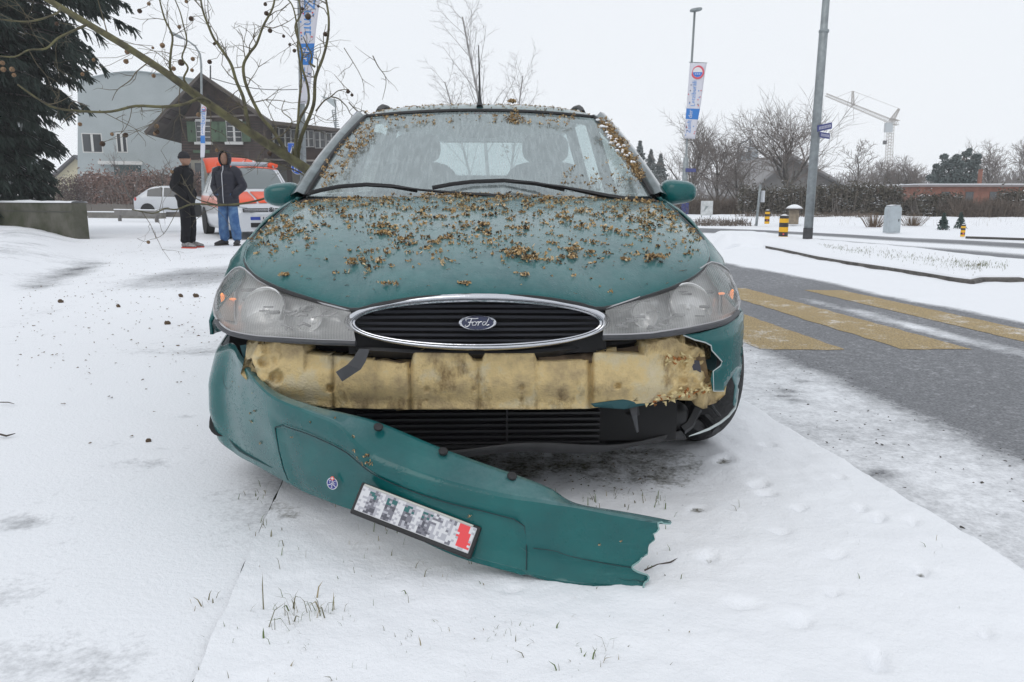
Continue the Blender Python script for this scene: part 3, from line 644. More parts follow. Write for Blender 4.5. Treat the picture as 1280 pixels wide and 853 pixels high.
# ---- broken right-hand bumper corner
def nose_patch(poly, name, m, step=4, off=.002, par=CAR, sol=.004, dent=None):
    def lf(a, b_):
        p = lift_nose(a, b_, off)
        if dent: p = p + dent(a, b_)
        return p
    vs, fs = cdt_patch(poly, step, lf); return MB().add(vs, fs).build(name, m, par, smooth='all', sol=sol)
M_EDGE = mat('torn_plastic_edge', (.45, .5, .5), .6)
nose_patch([(853, 419), (875, 416), (893, 411), (908, 406), (921, 397), (927, 388), (931, 405), (933.5, 430), (934, 455), (932, 470), (921, 459), (908, 478), (903.4, 488.7), (890.5, 488.7), (888, 475), (890, 464), (899.4, 457), (901, 452), (894, 444), (888.5, 438), (887.5, 432), (880, 428), (867.5, 425)], 'bumper_corner', M_PAINT, 4)
BC = bpy.context.scene.objects[-1] if False else None
nose_patch([(921, 459), (933.5, 462), (934.5, 482), (931, 497), (919, 509), (916, 506), (918, 482), (914, 470)], 'bumper_corner_strip', mat('scuffed_teal', (.05, .16, .17), .4, coat=.5), 4)
MB().tube([lift_nose(u, v, .004) for u, v in ((932, 486), (926, 502), (919, 510), (909, 520), (899, 528), (885, 536), (872, 541), (860, 545))], [.003, .003, .004, .004, .004, .004, .003, .001], 6).build('torn_lip', M_EDGE, CAR, smooth=True)
MB().tube([lift_nose(u, v, .004) for u, v in ((853, 419), (867.5, 425), (880, 428), (887.5, 432), (888.5, 438), (901, 452), (899.4, 457), (890, 464), (890.5, 488.7), (903.4, 488.7))], .0018, 5).build('torn_lip', M_EDGE, CAR)
# dark teal inner wing glimpsed behind the tear
vs, fs = cdt_patch([(852, 424), (884, 430), (896, 448), (894, 468), (886, 470), (878, 436), (862, 432)], 4, lambda a, b_: loc(a, b_, .30))
MB().add(vs, fs).build('inner_wing', mat('dull_teal', (.004, .06, .07), .5), CAR, sol=.004)
vs, fs = cdt_patch([(300, 432), (312, 430), (316, 446), (330, 470), (322, 468), (306, 452)], 4, lambda a, b_: loc(a, b_, .26))
MB().add(vs, fs).build('inner_wing', mat('dull_teal', (.004, .06, .07), .5), CAR, sol=.004)
wl = MB(); rr = random.Random(4)
for k in range(16):
    p = loc(rr.uniform(760, 905), rr.uniform(500, 545), rr.uniform(.2, .35)); q = p + Vector((rr.uniform(-.12, .12), rr.uniform(-.05, .1), rr.uniform(-.08, .08)))
    wl.tube([p, p.lerp(q, .5)+Vector((0, 0, rr.uniform(-.03, .03))), q], rr.uniform(.004, .02), 6)
blob(wl, loc(840, 520, .30), .10, .1, .09, p=3); blob(wl, loc(770, 520, .30), .10, .1, .12, p=4); wl.build('underbody_parts', M_BLACK, CAR, smooth=True)
fl = [loc(790, 503, .12), loc(793, 520, .11), loc(798, 541, .12)]
MB().grid([[p+Vector((-.012*(1-i*.3), 0, 0)) for i, p in enumerate(fl)], [p+Vector((.016*(1-i*.45), .01, 0)) for i, p in enumerate(fl)]]).build('torn_flap', M_TRIM, CAR, sol=.003)
nose_patch([(745, 512), (790, 506), (842, 498), (850, 494), (846, 503), (820, 513), (790, 519), (750, 516)], 'lower_shred', mat('dull_teal', (.004, .06, .07), .5), 5, -.06)
# ---- wheels
def wheel(cx_, cy_, side, steer=0.):
    t = MB(); prof = []
    R, Wd = .31, .20
    for a in range(0, 13):
        ang = math.pi*a/12; prof.append((R-.06+.06*math.sin(ang)**.6 if 0 < a < 12 else R-.075, -Wd/2+Wd*a/12))
    prof = [(.21, -Wd/2+.01), (.24, -Wd/2)] + prof + [(.24, Wd/2), (.21, Wd/2-.01)]
    M = Matrix.Translation((cx_, cy_, R)) @ Matrix.Rotation(steer, 4, 'Z') @ Matrix.Rotation(math.pi/2, 4, 'Y')
    rows = []
    for k in range(96):
        a = 2*math.pi*k/96; gv = .009 if k % 3 == 0 else 0
        rows.append([M @ Vector(((r-(gv if r > R-.02 else 0))*math.cos(a), (r-(gv if r > R-.02 else 0))*math.sin(a), z)) for r, z in prof])
    o = t.grid(rows+[rows[0]]).build('wheel', M_RUB, CAR, smooth=True, angle=50)
    s = side; r = MB().lathe([(.21, s*.09), (.205, s*.06), (.19, s*.05), (.06, s*.075), (.05, s*.085), (.001, s*.085)], 30, M, cap=False); 
    for k in range(7):
        a = 2*math.pi*k/7; r.tube([M @ Vector((.05*math.cos(a), .05*math.sin(a), s*.08)), M @ Vector((.2*math.cos(a), .2*math.sin(a), s*.075))], [.02, .026], 6, flat=.5)
    r.build('rim', M_RIM, o, smooth=True); return o
wheel(.800, .845, 1, math.radians(10.5)); wheel(-.77, .87, -1, math.radians(9)); wheel(.755, 3.57, 1); wheel(-.755, 3.57, -1)
for sd_ in (-1, 1):
    MB().grid([[Vector((x, .87+.37*math.cos(math.radians(a)), .315+.37*math.sin(math.radians(a)))) for a in range(-10, 191, 20)] for x in (sd_*.55, sd_*.84)]).build('wheel_arch_liner', M_DARK, CAR, sol=.004)
# ---- the hanging bumper, torn off on the right and lying on the snow
BCOL = [ # five photograph points top to bottom, world depth, top offset, bottom offset
 ([(292, 430), (290, 440), (284, 490), (288, 535), (294, 566)], 2.36, .05, .03),
 ([(305, 449), (303, 457), (308, 508), (314, 556), (321, 582)], 2.22, .05, .03),
 ([(340, 487), (338, 495), (348, 545), (360, 588), (370, 609)], 2.06, .05, .02),
 ([(389, 507), (385, 516), (394, 562), (406, 603), (414, 626)], 1.96, .05, .0),
 ([(428, 517), (422, 532), (438, 585), (449, 618), (455, 641)], 1.895, .06, -.01),
 ([(477, 530), (462, 571), (480, 612), (494, 640), (503, 662)], 1.845, .07, -.03),
 ([(556, 562), (545, 602), (555, 642), (566, 672), (572, 694)], 1.805, .07, -.04),
 ([(640, 593), (628, 621), (634, 660), (638, 692), (640, 713)], 1.785, .07, -.05),
 ([(686, 611), (682, 629), (684, 668), (687, 703), (690, 726)], 1.775, .06, -.05),
 ([(719, 630), (716, 634), (716, 680), (714, 711), (712, 731)], 1.765, .04, -.05),
 ([(780, 641), (779, 646), (777, 692), (773, 722), (770, 736)], 1.755, .03, -.05),
 ([(838, 652), (838, 657), (836, 700), (833, 728), (830, 739)], 1.75, .03, -.05)]
cols = []
cols.append([CARM @ Vector(p) for p in ((-.86, .72, .50), (-.885, .72, .48), (-.895, .70, .38), (-.88, .68, .27), (-.85, .68, .22), (-.80, .70, .21))])
d0 = 2.47
cols.append([at(277, 431, d0+.03), at(270, 441, d0), at(261.5, 478, d0-.01), at(262.5, 512, d0), at(272, 541, d0+.03), at(285, 548, d0+.1)])
for pts, d, to, bo in BCOL:
    offs = (to, 0, lerp(0, bo, .35)-.004, lerp(0, bo, .7), bo)
    c5 = [at(u, v, d+o_) for (u, v), o_ in zip(pts, offs)]
    last = c5[-1] + Vector((.0, .07, .012)); c5.append(last); cols.append(c5)
def cr3(p0, p1, p2, p3, t): return (p1*2 + (p2-p0)*t + (p0*2-p1*5+p2*4-p3)*t*t + (p1*3-p0-p2*3+p3)*t**3)*.5
def colpt(k, t):
    C = cols[k]; n = len(C)-1; x = t*n; i = min(n-1, int(x)); f = x-i
    lin = C[i].lerp(C[i+1], f)
    return cr3(C[max(0, i-1)], C[i], C[i+1], C[min(n, i+2)], f).lerp(lin, .85)
NC = len(cols)-1
def bump_pt(s, t, off=0.):
    x = s*NC; i = min(NC-1, int(x)); f = x-i
    P = [colpt(max(0, i-1), t), colpt(i, t), colpt(i+1, t), colpt(min(NC, i+2), t)]
    p = cr3(*P, f)
    if off: 
        e = .01; a = bump_pt(min(1, s+e), t)-bump_pt(max(0, s-e), t); b_ = bump_pt(s, min(1, t+e))-bump_pt(s, max(0, t-e)); n = a.cross(b_).normalized()
        if n.y > 0: n = -n
        p = p + n*off
    return p
def send(t):
    u = interp([(0, 838), (.06, 836), (.11, 835), (.13, 828), (.20, 816), (.24, 817), (.27, 810), (.30, 812), (.33, 805), (.38, 805), (.40, 800), (.44, 797), (.50, 790), (.53, 796), (.555, 809), (.66, 806), (.76, 806), (.84, 805), (1, 803)], t)[0]
    return (NC-1 + (u-776)/(836-776))/NC
NS, NT = 130, 34
rows = []
for j in range(NT+1):
    t = j/NT; rows.append([])
    for i in range(NS+1):
        s = i/NS*send(t); off = 0
        # number-plate recess and a moulded step along the face
        if .30 < s < .72: off = -.008*sstep(.30, .315, s)*sstep(.72, .71, s)*sstep(.30, .335, t)
        off += -.006*sstep(.50, .545, t)*sstep(.70, .74, s)
        p = bump_pt(s, t); 
        if off: p = bump_pt(s, t, off)
        p = p + Vector((0, noise.noise(Vector((s*12, t*5, 0)))*.003, noise.noise(Vector((s*9, t*4, 5)))*.002))
        rows[-1].append(p)
BU = MB().grid(rows).build('front_bumper', M_PAINT, CAR, smooth=True, world=True, angle=35); md = BU.modifiers.new('solid', 'SOLIDIFY'); md.thickness = .005; md.offset = 0
def btube(path, r, name, m, off=.002):
    pts = []
    for a, b_ in zip(path, path[1:]):
        for k in range(8): pts.append(bump_pt(lerp(a[0], b_[0], k/8), lerp(a[1], b_[1], k/8), off))
    return MB().tube(pts, r, 5).build(name, m, BU, smooth=True, world=True)
M_LINE = mat('groove_teal', (.002, .03, .035), .5)
btube([(.298, .74), (.300, .50), (.305, .36), (.325, .325), (.42, .325), (.55, .32), (.66, .32), (.705, .335), (.722, .37), (.722, .5), (.716, .78)], .0016, 'recess_groove', M_LINE)
# step under the upper face toward the torn end
btube([(.735, .52), (.80, .50), (.86, .50), (.92, .50), (.945, .5)], .0012, 'moulding_groove', M_LINE)
# towing-eye cover: round seam
btube([(.155+.022*math.cos(a), .30+.085*math.sin(a)) for a in [k*math.pi/8-1.2 for k in range(13)]], .0012, 'tow_cover_seam', M_LINE)
# fog-light opening at the far left corner and slot beneath
op = MB().tube([bump_pt(lerp(.045, .125, k/8), .62+.05*math.sin(math.pi*k/8)+.09*k/8, .001) for k in range(9)], [.004]+[.014]*3+[.016, .014, .012, .01, .003], 8, flat=.4)
op.build('fog_lamp_opening', M_DARK, BU, smooth=True, world=True)
MB().tube([bump_pt(lerp(.14, .27, k/8), .70+.03*math.sin(math.pi*k/8), .001) for k in range(9)], [.002, .006, .009, .009, .008, .007, .006, .004, .002], 8, flat=.4).build('air_slot', M_LINE, BU, smooth=True, world=True)
for u, v, d in ((473, 534, 1.885), (554, 564.5, 1.86), (640, 595.5, 1.84)):
    c = at(u, v, d); MB().lathe([(.0115, -.004), (.0125, .002), (.010, .005), (.001, .006)], 14, frame(c, (1, 0, -.2), (0, .9, .5))).build('clip', M_BLACK, BU, smooth=True, world=True)
# pale stressed plastic along the break, and hairline cracks running in from it
ep = [bump_pt(send(t)*.9995, t, .0015) for t in [k/60 for k in range(61)]]
MB().tube(ep, [.0016+.0012*abs(math.sin(k*1.7)) for k in range(61)], 5).build('torn_edge', mat('stressed_plastic', (.22, .36, .35), .7), BU, smooth=True, world=True)
for t0, L in ((.20, .035), (.30, .05), (.44, .03), (.62, .045), (.80, .03)):
    MB().tube([bump_pt(send(t0)-L*k/6, t0+.012*math.sin(k*2.1), .0012) for k in range(7)], [.0011*(1-k/7) for k in range(7)], 4).build('hairline_crack', M_LINE, BU, world=True)
# number plate in its frame
PQ = [at(449, 603, 1.835), at(601, 657.5, 1.765), at(588, 702, 1.735), at(440, 641, 1.80)]
cP = (PQ[0]+PQ[1]+PQ[2]+PQ[3])/4; xd = (PQ[1]-PQ[0]+PQ[2]-PQ[3])/2; yd = (PQ[0]-PQ[3]+PQ[1]-PQ[2])/2; PW, PH = xd.length, yd.length
MPL = frame(cP, xd, yd)
pf = MB().box((-PW/2, -PH/2, -.022), (PW/2, PH/2, .0), M=MPL).build('licence_plate', M_BLACK, BU, world=True, bev=.004)
MB().box((-PW/2+.008, -PH/2+.012, -.001), (PW/2-.009, PH/2-.006, .0025), M=MPL).build('plate_sheet', mat('plate_white', (.55, .55, .57), .4), pf, world=True, bev=.001)
cell = MB(); nx, ny = 44, 11; x0, y0 = -PW/2+.010, -PH/2+.014; cw, ch = (PW-.021)/nx, (PH-.022)/ny; rr = random.Random(21)
for i in range(nx):
    for j in range(ny):
        fx = i/nx
        if fx < .62:
            ph = (i % 7); mi = rr.choice((0, 0, 1)) if ph < 3 else rr.choice((1, 2, 2, 3) if j < 7 else (1, 4, 4, 2))
        elif fx < .84: mi = rr.choice((0, 0, 0, 1, 1, 2))
        else: mi = 5 if abs(fx-.915+.02*(j/5-1)) < .045+.01*(j % 2) and 0 < j < 11 else rr.choice((0, 0, 1))
        if j in (0, ny-1) and mi == 4: mi = 1
        cell.add([MPL @ Vector((x0+(i+a)*cw, y0+(j+b_)*ch, .0030)) for a, b_ in ((0, 0), (1, 0), (1, 1), (0, 1))], [(0, 1, 2, 3)], mi)
cell.build('plate_print', [mat('pl0', (.62, .62, .64), .5), mat('pl1', (.40, .40, .44), .5), mat('pl2', (.17, .17, .20), .5), mat('pl3', (.08, .08, .10), .5), mat('pl4', (.02, .12, .12), .5), mat('pl5', (.75, .06, .07), .5)], pf, world=True)
MB().tube([MPL @ Vector((lerp(-PW/2+.01, PW/2-.02, k/6), PH/2-.004, .003)) for k in range(7)], .0028, 5).build('plate_rim', mat('pale_rim', (.5, .5, .45), .4), pf, world=True)
# round club sticker
cS = at(415.5, 604.5, 1.925); rS = 9.2/FPX*1.97; MS = frame(cS, (1, -.35, -.12), (.25, 0, 1)); 
st0 = MB().lathe([(rS*.86, 0), (rS*.86, .001), (.0001, .001)], 28, MS).build('club_sticker', mat('stick_white', (.75, .75, .78), .4), BU, world=True)
MB().lathe([(rS*.76, .001), (rS*.76, .0016), (.0001, .0016)], 28, MS).build('sticker_field', mat('stick_navy', (.02, .03, .22), .4), st0, world=True)
for a in (90, 210, 330):
    d = Vector((math.cos(math.radians(a)), math.sin(math.radians(a)), 0)); n_ = Vector((-d.y, d.x, 0))*rS*.05
    MB().add([MS @ (q + Vector((0, 0, .0020))) for q in (n_*1, n_*-1, d*rS*.78-n_, d*rS*.78+n_)], [(0, 1, 2, 3)]).build('sticker_spoke', MATS['stick_white'], st0, world=True)
for ch_, a in (('T', 150), ('C', 30), ('S', 270)):
    txt(ch_, rS*.62, MS @ Matrix.Translation((rS*.42*math.cos(math.radians(a)), rS*.42*math.sin(math.radians(a)), .0022)), MATS['stick_white'], st0)
MB().lathe([(rS*.3, .0024), (rS*.3, .003), (.0001, .003)], 16, MS @ Matrix.Translation((0, rS*.78, 0))).build('sticker_cross', mat('stick_red', (.75, .10, .05), .4), st0, world=True)
MB().box((-rS*.2, -rS*.05, .003), (rS*.2, rS*.05, .0034), M=MS @ Matrix.Translation((0, rS*.78, 0))).box((-rS*.05, -rS*.2, .003), (rS*.05, rS*.2, .0035), M=MS @ Matrix.Translation((0, rS*.78, 0))).build('sticker_cross_bars', MATS['stick_white'], st0, world=True)
# ================================================================== THE GROUND
RD = -.133                      # roads and kerbs run along (RD, 1)
def Q(q, y): return q + RD*y
def fbm(x, y, z=0., o=4): return noise.fractal(Vector((x, y, z)), .8, 2.0, o)
def snow_mat(name, thin=False):
    m = mat(name, (.80, .82, .86), .75, bump=0); t, b = nodes_of(m); b.inputs['Specular IOR Level'].default_value = .25
    b.inputs['Subsurface Weight'].default_value = 0
    tcn = t.nodes.new('ShaderNodeTexCoord'); at_ = t.nodes.new('ShaderNodeAttribute'); at_.attribute_name = 'cover'
    n = t.nodes.new('ShaderNodeTexNoise'); n.inputs['Scale'].default_value = 7; n.inputs['Detail'].default_value = 8; n.inputs['Roughness'].default_value = .72
    n2 = t.nodes.new('ShaderNodeTexNoise'); n2.inputs['Scale'].default_value = 60; n2.inputs['Detail'].default_value = 3; n2.inputs['Roughness'].default_value = .7
    av = t.nodes.new('ShaderNodeMath'); av.operation = 'MULTIPLY_ADD'; av.inputs[1].default_value = .6
    m4 = t.nodes.new('ShaderNodeMath'); m4.operation = 'MULTIPLY'; m4.inputs[1].default_value = .4
    t.links.new(n2.outputs[0], m4.inputs[0]); t.links.new(n.outputs[0], av.inputs[0]); t.links.new(m4.outputs[0], av.inputs[2])
    su = t.nodes.new('ShaderNodeMath'); su.operation = 'SUBTRACT'   # cover - noise
    t.links.new(at_.outputs['Fac'], su.inputs[0]); t.links.new(av.outputs[0], su.inputs[1])
    mr = t.nodes.new('ShaderNodeMapRange'); mr.inputs[1].default_value = -.11; mr.inputs[2].default_value = .11
    t.links.new(su.outputs[0], mr.inputs[0])
    if thin: mr.inputs[1].default_value = -.24; mr.inputs[2].default_value = .26; n.inputs['Scale'].default_value = 16
    # what lies beneath: asphalt or soil
    ag = t.nodes.new('ShaderNodeTexNoise'); ag.inputs['Scale'].default_value = 90; ag.inputs['Detail'].default_value = 4
    ar = t.nodes.new('ShaderNodeValToRGB'); ar.color_ramp.elements[0].position = .35; ar.color_ramp.elements[1].position = .7
    return m, t, b, tcn, mr, ag, ar, (n, n2)
def finish_snow(m, t, b, tcn, mr, ag, ar, ns_, under0, under1, yellow=False):
    ar.color_ramp.elements[0].color = (*under0, 1); ar.color_ramp.elements[1].color = (*under1, 1)
    for x in (*ns_, ag): t.links.new(tcn.outputs['Object'], x.inputs['Vector'])
    t.links.new(ag.outputs[0], ar.inputs[0])
    mixc = t.nodes.new('ShaderNodeMixRGB'); t.links.new(mr.outputs[0], mixc.inputs[0]); t.links.new(ar.outputs[0], mixc.inputs[1]); mixc.inputs[2].default_value = (.84, .855, .885, 1)
    t.links.new(mixc.outputs[0], b.inputs['Base Color'])
    bp = t.nodes.new('ShaderNodeBump'); bp.inputs['Strength'].default_value = .40; bp.inputs['Distance'].default_value = .010
    ad = t.nodes.new('ShaderNodeMath'); ad.operation = 'MULTIPLY_ADD'; ad.inputs[1].default_value = .5
    t.links.new(mr.outputs[0], ad.inputs[0]); t.links.new(ns_[1].outputs[0], ad.inputs[2]); t.links.new(ad.outputs[0], bp.inputs['Height']); t.links.new(bp.outputs[0], b.inputs['Normal'])
    return m
M_SNOWA = finish_snow(*snow_mat('snow_on_asphalt', True), (.10, .105, .115), (.20, .205, .215))
M_SNOWG = finish_snow(*snow_mat('snow_on_grass'), (.035, .03, .02), (.12, .11, .06))
M_ASPH = finish_snow(*snow_mat('wet_asphalt', True), (.125, .13, .14), (.25, .255, .27))
M_YEL = finish_snow(*snow_mat('yellow_marking'), (.20, .16, .095), (.56, .41, .20))
def sheet(name, xs, ys, fn, m, parent=None, kind='structure', label=None):
    """fn(i, j) -> (point, cover)"""
    rows = [[fn(a, b_) for a in xs] for b_ in ys]
    o = MB().grid([[r[0] for r in row] for row in rows]).build(name, m, parent, smooth='all')
    at_ = o.data.attributes.new('cover', 'FLOAT', 'POINT'); at_.data.foreach_set('value', [r[1] for row in rows for r in row])
    if kind: o['kind'] = kind
    return o
def steps(a, b, n): return [lerp(a, b, k/n) for k in range(n+1)]
FOOT = []   # hollows in the verge snow: x, y, half length, half width, depth, turn
for u, v, a_, b_, dp, tn in ((948, 612, .07, .045, .022, .6), (958, 622, .06, .04, .018, .2), (1050, 602, .035, .025, .015, 0), (1098, 652, .07, .035, .018, .9), (1140, 656, .07, .03, .012, 1.2), (978, 668, .05, .04, .008, 0), (1045, 698, .06, .04, .010, .4), (1040, 742, .05, .03, .010, 1.0),
      (1095, 826, .09, .045, .016, 1.3), (870, 640, .06, .04, .014, .3), (885, 700, .07, .04, .012, .9), (1000, 640, .05, .03, .012, .5), (1150, 720, .06, .035, .014, 1.1), (960, 560, .05, .035, .014, 0), (1000, 780, .07, .05, .01, .8), (930, 760, .08, .05, .009, .2), (1075, 640, .06, .03, .014, 1.0), (1230, 795, .04, .03, .010, 1), (905, 585, .10, .06, .012, .8), (640, 745, .05, .02, .01, .2)):
    p = gr(u, v); FOOT.append((p.x, p.y, a_*.55, b_*.5, dp*1.5, tn))
def foot_h(x, y):
    h = 0
    for fx, fy, a_, b_, dp, tn in FOOT:
        dx, dy = x-fx, y-fy
        if abs(dx) > .25 or abs(dy) > .25: continue
        c_, s2 = math.cos(tn), math.sin(tn); p, q = (dx*c_+dy*s2)/a_, (-dx*s2+dy*c_)/b_; r = (p*p+q*q)*(1+.5*noise.noise(Vector((x*40, y*40, fx))))
        h -= 1.0*dp*math.exp(-r*r*1.6)
    return h
def car_shelter(x, y):
    p = CARI @ Vector((x, y, 0)); return sstep(.95, .62, abs(p.x))*sstep(-.30, .35, p.y)*sstep(5.0, 4.4, p.y)
def verge(q, y):
    x = Q(q, y); e = min(q+.44, 1.54-q)
    z = .012 + .013*fbm(x*1.1, y*1.1) + .005*fbm(x*7, y*7, 3) + .002*fbm(x*22, y*22, 5) + foot_h(x, y); sh = car_shelter(x, y)
    z = lerp(z, .002+.006*fbm(x*7, y*7, 3), sh*.8)
    # snow pushed up around the tyre
    w_ = CARM @ Vector((.80, .56, 0)); d = math.hypot(x-w_.x, y-w_.y); z += .022*math.exp(-((d-.05)/.10)**2)
    edge_drop = sstep(-.005, .012, e); z = lerp(-.055, z, max(edge_drop, 0) if (1.54-q) < .3 else 1)
    cov = .98 - .30*sh*(.50+.6*fbm(x*2.5, y*2.5, 8)) + .0
    # grass-thin snow around the plate and by the torn end
    for gu, gv, R_, k_ in ((820, 580, .22, .25), (300, 610, .12, .42), (360, 640, .12, .22), (740, 590, .3, .20), (330, 770, .1, .1), (640, 575, .35, .25)):
        g = gr(gu, gv); cov -= k_*math.exp(-((x-g.x)**2+(y-g.y)**2)/R_**2)
    fh = foot_h(x, y); cov -= max(0, min(.46, (-fh-.006)*34))*(.75+.5*fbm(x*20, y*20, 1)) if fh < -.006 else 0  # soil shows in the hollows and paints their shade
    cov -= .22*max(0, fbm(x*2.2, y*2.2, 12)-.18)*(1+fbm(x*15, y*15, 2))
    if y > 6: cov -= .1
    if 1.54-q < .012: cov = .12  # soil tone along the cut edge paints its shadowed border
    return Vector((x + .006*fbm(y*3, q)*(1 if e < .05 else 0), y, z)), cov
qs = [-.435, -.42, -.40] + steps(-.37, 1.45, 140) + [1.47, 1.49, 1.505, 1.515, 1.525, 1.531, 1.536, 1.54]
ysn = steps(.8, 4.5, 280) + steps(4.6, 13, 60)
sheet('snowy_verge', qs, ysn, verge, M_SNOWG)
STEP = [(gr(u, v), a_, b_) for u, v, a_, b_ in ((25, 650, .10, .05), (185, 578, .12, .05), (232, 520, .08, .03), (5, 745, .1, .08), (150, 555, .07, .04), (30, 655, .05, .05), (215, 560, .10, .03), (60, 830, .25, .12), (240, 440, .5, .12))]
def path(q, y):
    x = Q(q, y); z = .004*fbm(x*1.5, y*1.5) + .0015*fbm(x*9, y*9)
    if q > -.47: x += .009 + .009*fbm(y*2.2, 1, 8) + .006*fbm(y*9, 1, 8)
    cov = .84+.16*fbm(x*.9, y*.5, 5)+.07*fbm(x*3, y*3, 1)
    for g, a_, b_ in STEP:
        d = ((x-g.x)/a_)**2+((y-g.y)/b_)**2
        if d < 6: cov -= .24*math.exp(-d)*(.8+.4*fbm(x*6, y*6, 2)); z -= .004*math.exp(-d)
    sh = car_shelter(x, y); cov -= .25*sh
    # melted darker patch beside the car
    g = gr(262, 345); cov -= .30*math.exp(-(((x-g.x)/.75)**2+((y-g.y)/1.6)**2)**2)
    if y > 9: cov -= .16*max(0, fbm(x*.6, y*.15, 2))
    # bank of snow rising to the wall on the left
    xe = -4.7 - .30*max(0, y-7.5) - .28*max(0, y-11); b_ = sstep(xe, xe-1.6, x)*sstep(26, 18, y)*sstep(2.0, 6, y); z += b_*(.27 + .06*fbm(x*.8, y*.8)); 
    lip = math.exp(-((x-xe+.15)/.22)**2)*sstep(7, 8.5, y)*sstep(12, 10.5, y); cov -= .75*lip*(.4+.6*abs(fbm(x*2, y*1.2, 9))); cov -= .22*b_*(.4+fbm(x*4, y*4, 7))
    return Vector((x, y, z)), cov
qq = [-34, -28, -23, -19, -16, -14]+steps(-13, -4, 60)+steps(-3.9, -.6, 60)+[-.55, -.5, -.46, -.450]
sheet('footpath', qq, steps(.5, 4, 90)+steps(4.1, 12, 60)+steps(12.4, 26, 40), path, M_SNOWA)
# soil showing in the joint between path and verge
MB().add([(Q(-.475, y)+dx, y, -.012) for y, dx in ((.5, 0), (.5, .06), (13, .06), (13, 0))], [(0, 1, 2, 3)]).build('soil_joint', mat('soil', (.03, .025, .018), .9))['kind'] = 'structure'
# base sheet to the horizon
def base(x, y):
    d = math.hypot(x, y); z = -.068 + (.25*fbm(x*.02, y*.02)*sstep(60, 200, d)); cov = .97
    return Vector((x, y, z)), cov
xb = [-410, -250, -150, -80]+steps(-50, 50, 50)+[80, 150, 250, 410]
sheet('snow_field', xb, [-60, -20, -5]+steps(0, 80, 60)+[100, 150, 220, 300, 430], base, M_SNOWA)
# the road with slush gutter on the near side
def road(q, y):
    x = Q(q, y); wob = .10*fbm(y*.35, 0, 2)+.05*fbm(y*2.2, 3, 2)
    near = sstep(2.62+wob, 2.12+wob, q); far = sstep(4.72+wob+.25*sstep(8, 14, y)*-1, 5.05+wob*.6, q)
    cov = max(.245+.05*fbm(x, y*.7, 1), .64*near + .10*near*fbm(x*1.5, y*1.5)+.05*near*fbm(x*9, y*9, 2), 1.05*far)
    cov = max(cov, .66*math.exp(-((q-3.92)/.17)**2)*sstep(2.4, 4.6, y)*sstep(9, 6.5, y)*(.72+.45*fbm(y*1.6, q*3, 4)))      # band of snow between the wheel tracks
    for u, v in ((1100, 598), (1098, 590), (985, 490), (995, 503), (1000, 478), (978, 497)):
        g = gr(u, v, -.06); cov -= .38*math.exp(-((x-g.x)/.055)**2-((y-g.y)/.03)**2)*near
    return Vector((x, y, -.06 + .006*near + .012*far*(1+fbm(x*2, y*2)) + .004*fbm(x*3, y*3)*near)), cov
sheet('road', steps(1.5, 2.7, 34)+steps(2.74, 5.0, 46)+steps(5.1, 7.2, 12), steps(.6, 8, 170)+steps(8.1, 16, 60)+steps(16.5, 30, 20), road, M_ASPH)
# zebra stripes lie on the asphalt
for q0, q1, ya, yb, w0 in ((2.30, 2.86, 5.0, 7.9, 1), (3.24, 3.70, 5.0, 8.5, 2), (4.26, 4.66, 4.0, 8.3, 3)):
    def stripe(q, y):
        wob = .10*fbm(y*.35, 0, 2)+.05*fbm(y*2.2, 3, 2); near = sstep(2.62+wob, 2.12+wob, q); x = Q(q, y)
        cov = max(.345+.10*fbm(x*2, y*1.2, 6), .66*near, .80*math.exp(-((q-3.92)/.24)**2)*sstep(9, 6.5, y)*(.72+.45*fbm(y*1.6, q*3, 4)))
        ed = min(q-q0, q1-q, y-ya, yb-y)
        if ed < .002: x += .018*fbm(y*7, q*7, 4); y += .03*fbm(x*6, q, 5)
        return Vector((x, y, -.0575+.006*near+.004*fbm(x*3, y*3)*near)), cov
    sheet('crossing_stripe', steps(q0, q1, 14), steps(ya, yb, 50), stripe, M_YEL)
# island with a kerb, snow mound on its near end
def isl_pt(u, v): return gr(u, v, -.06)
KF = [gr(u, v, -.06) for u, v in ((890, 316), (925, 309), (955, 311), (985, 317), (1020, 325), (1060, 332), (1100, 338), (1150, 346), (1190, 353), (1212, 356), (1225, 353), (1280, 353), (1400, 352))]
KB = [gr(u, v, -.06) for u, v in ((885, 293), (905, 292), (940, 293), (965, 296), (990, 300), (1030, 305), (1080, 309), (1130, 314), (1180, 320), (1220, 325), (1240, 327), (1300, 333), (1400, 342))]
MN = gr(925, 312, -.06); MN2 = gr(948, 305, -.06)
def island(i, t):
    a, b_ = KF[0], KB[0]; k = min(len(KF)-2, int(i)); f = i-k
    p = KF[k].lerp(KF[k+1], f).lerp(KB[k].lerp(KB[k+1], f), t)
    z = -.075 + .085*sstep(0, .012, t) + .03*sstep(.02, .2, t)+.015*fbm(p.x, p.y, 0)
    z += .34*math.exp(-((p.x-MN.x)/.8)**2-((p.y-MN.y)/2.4)**2)*sstep(.0, .3, t)
    z = lerp(-.07, z, sstep(1, .93, t)*sstep(0, .8, i))
    cov = .97 - .35*math.exp(-((t-.35)/.13)**2)*sstep(4, 6, i)*sstep(10.5, 8, i)*(.6+.6*fbm(p.x*2, p.y*2, 4)) - .0
    
    return Vector((p.x, p.y, z)), cov
sheet('traffic_island', steps(0, 12, 110), [0, .006, .014, .03, .05]+steps(.08, .9, 20)+[.93, .96, 1], lambda a, b_: island(a, b_), M_SNOWG)
kb = []
for i in range(0, 100):
    a_ = 2+i*.09
    k = min(11, int(a_)); p = KF[k].lerp(KF[k+1], a_-k); kb.append(p+Vector((0, -.03, 0)))
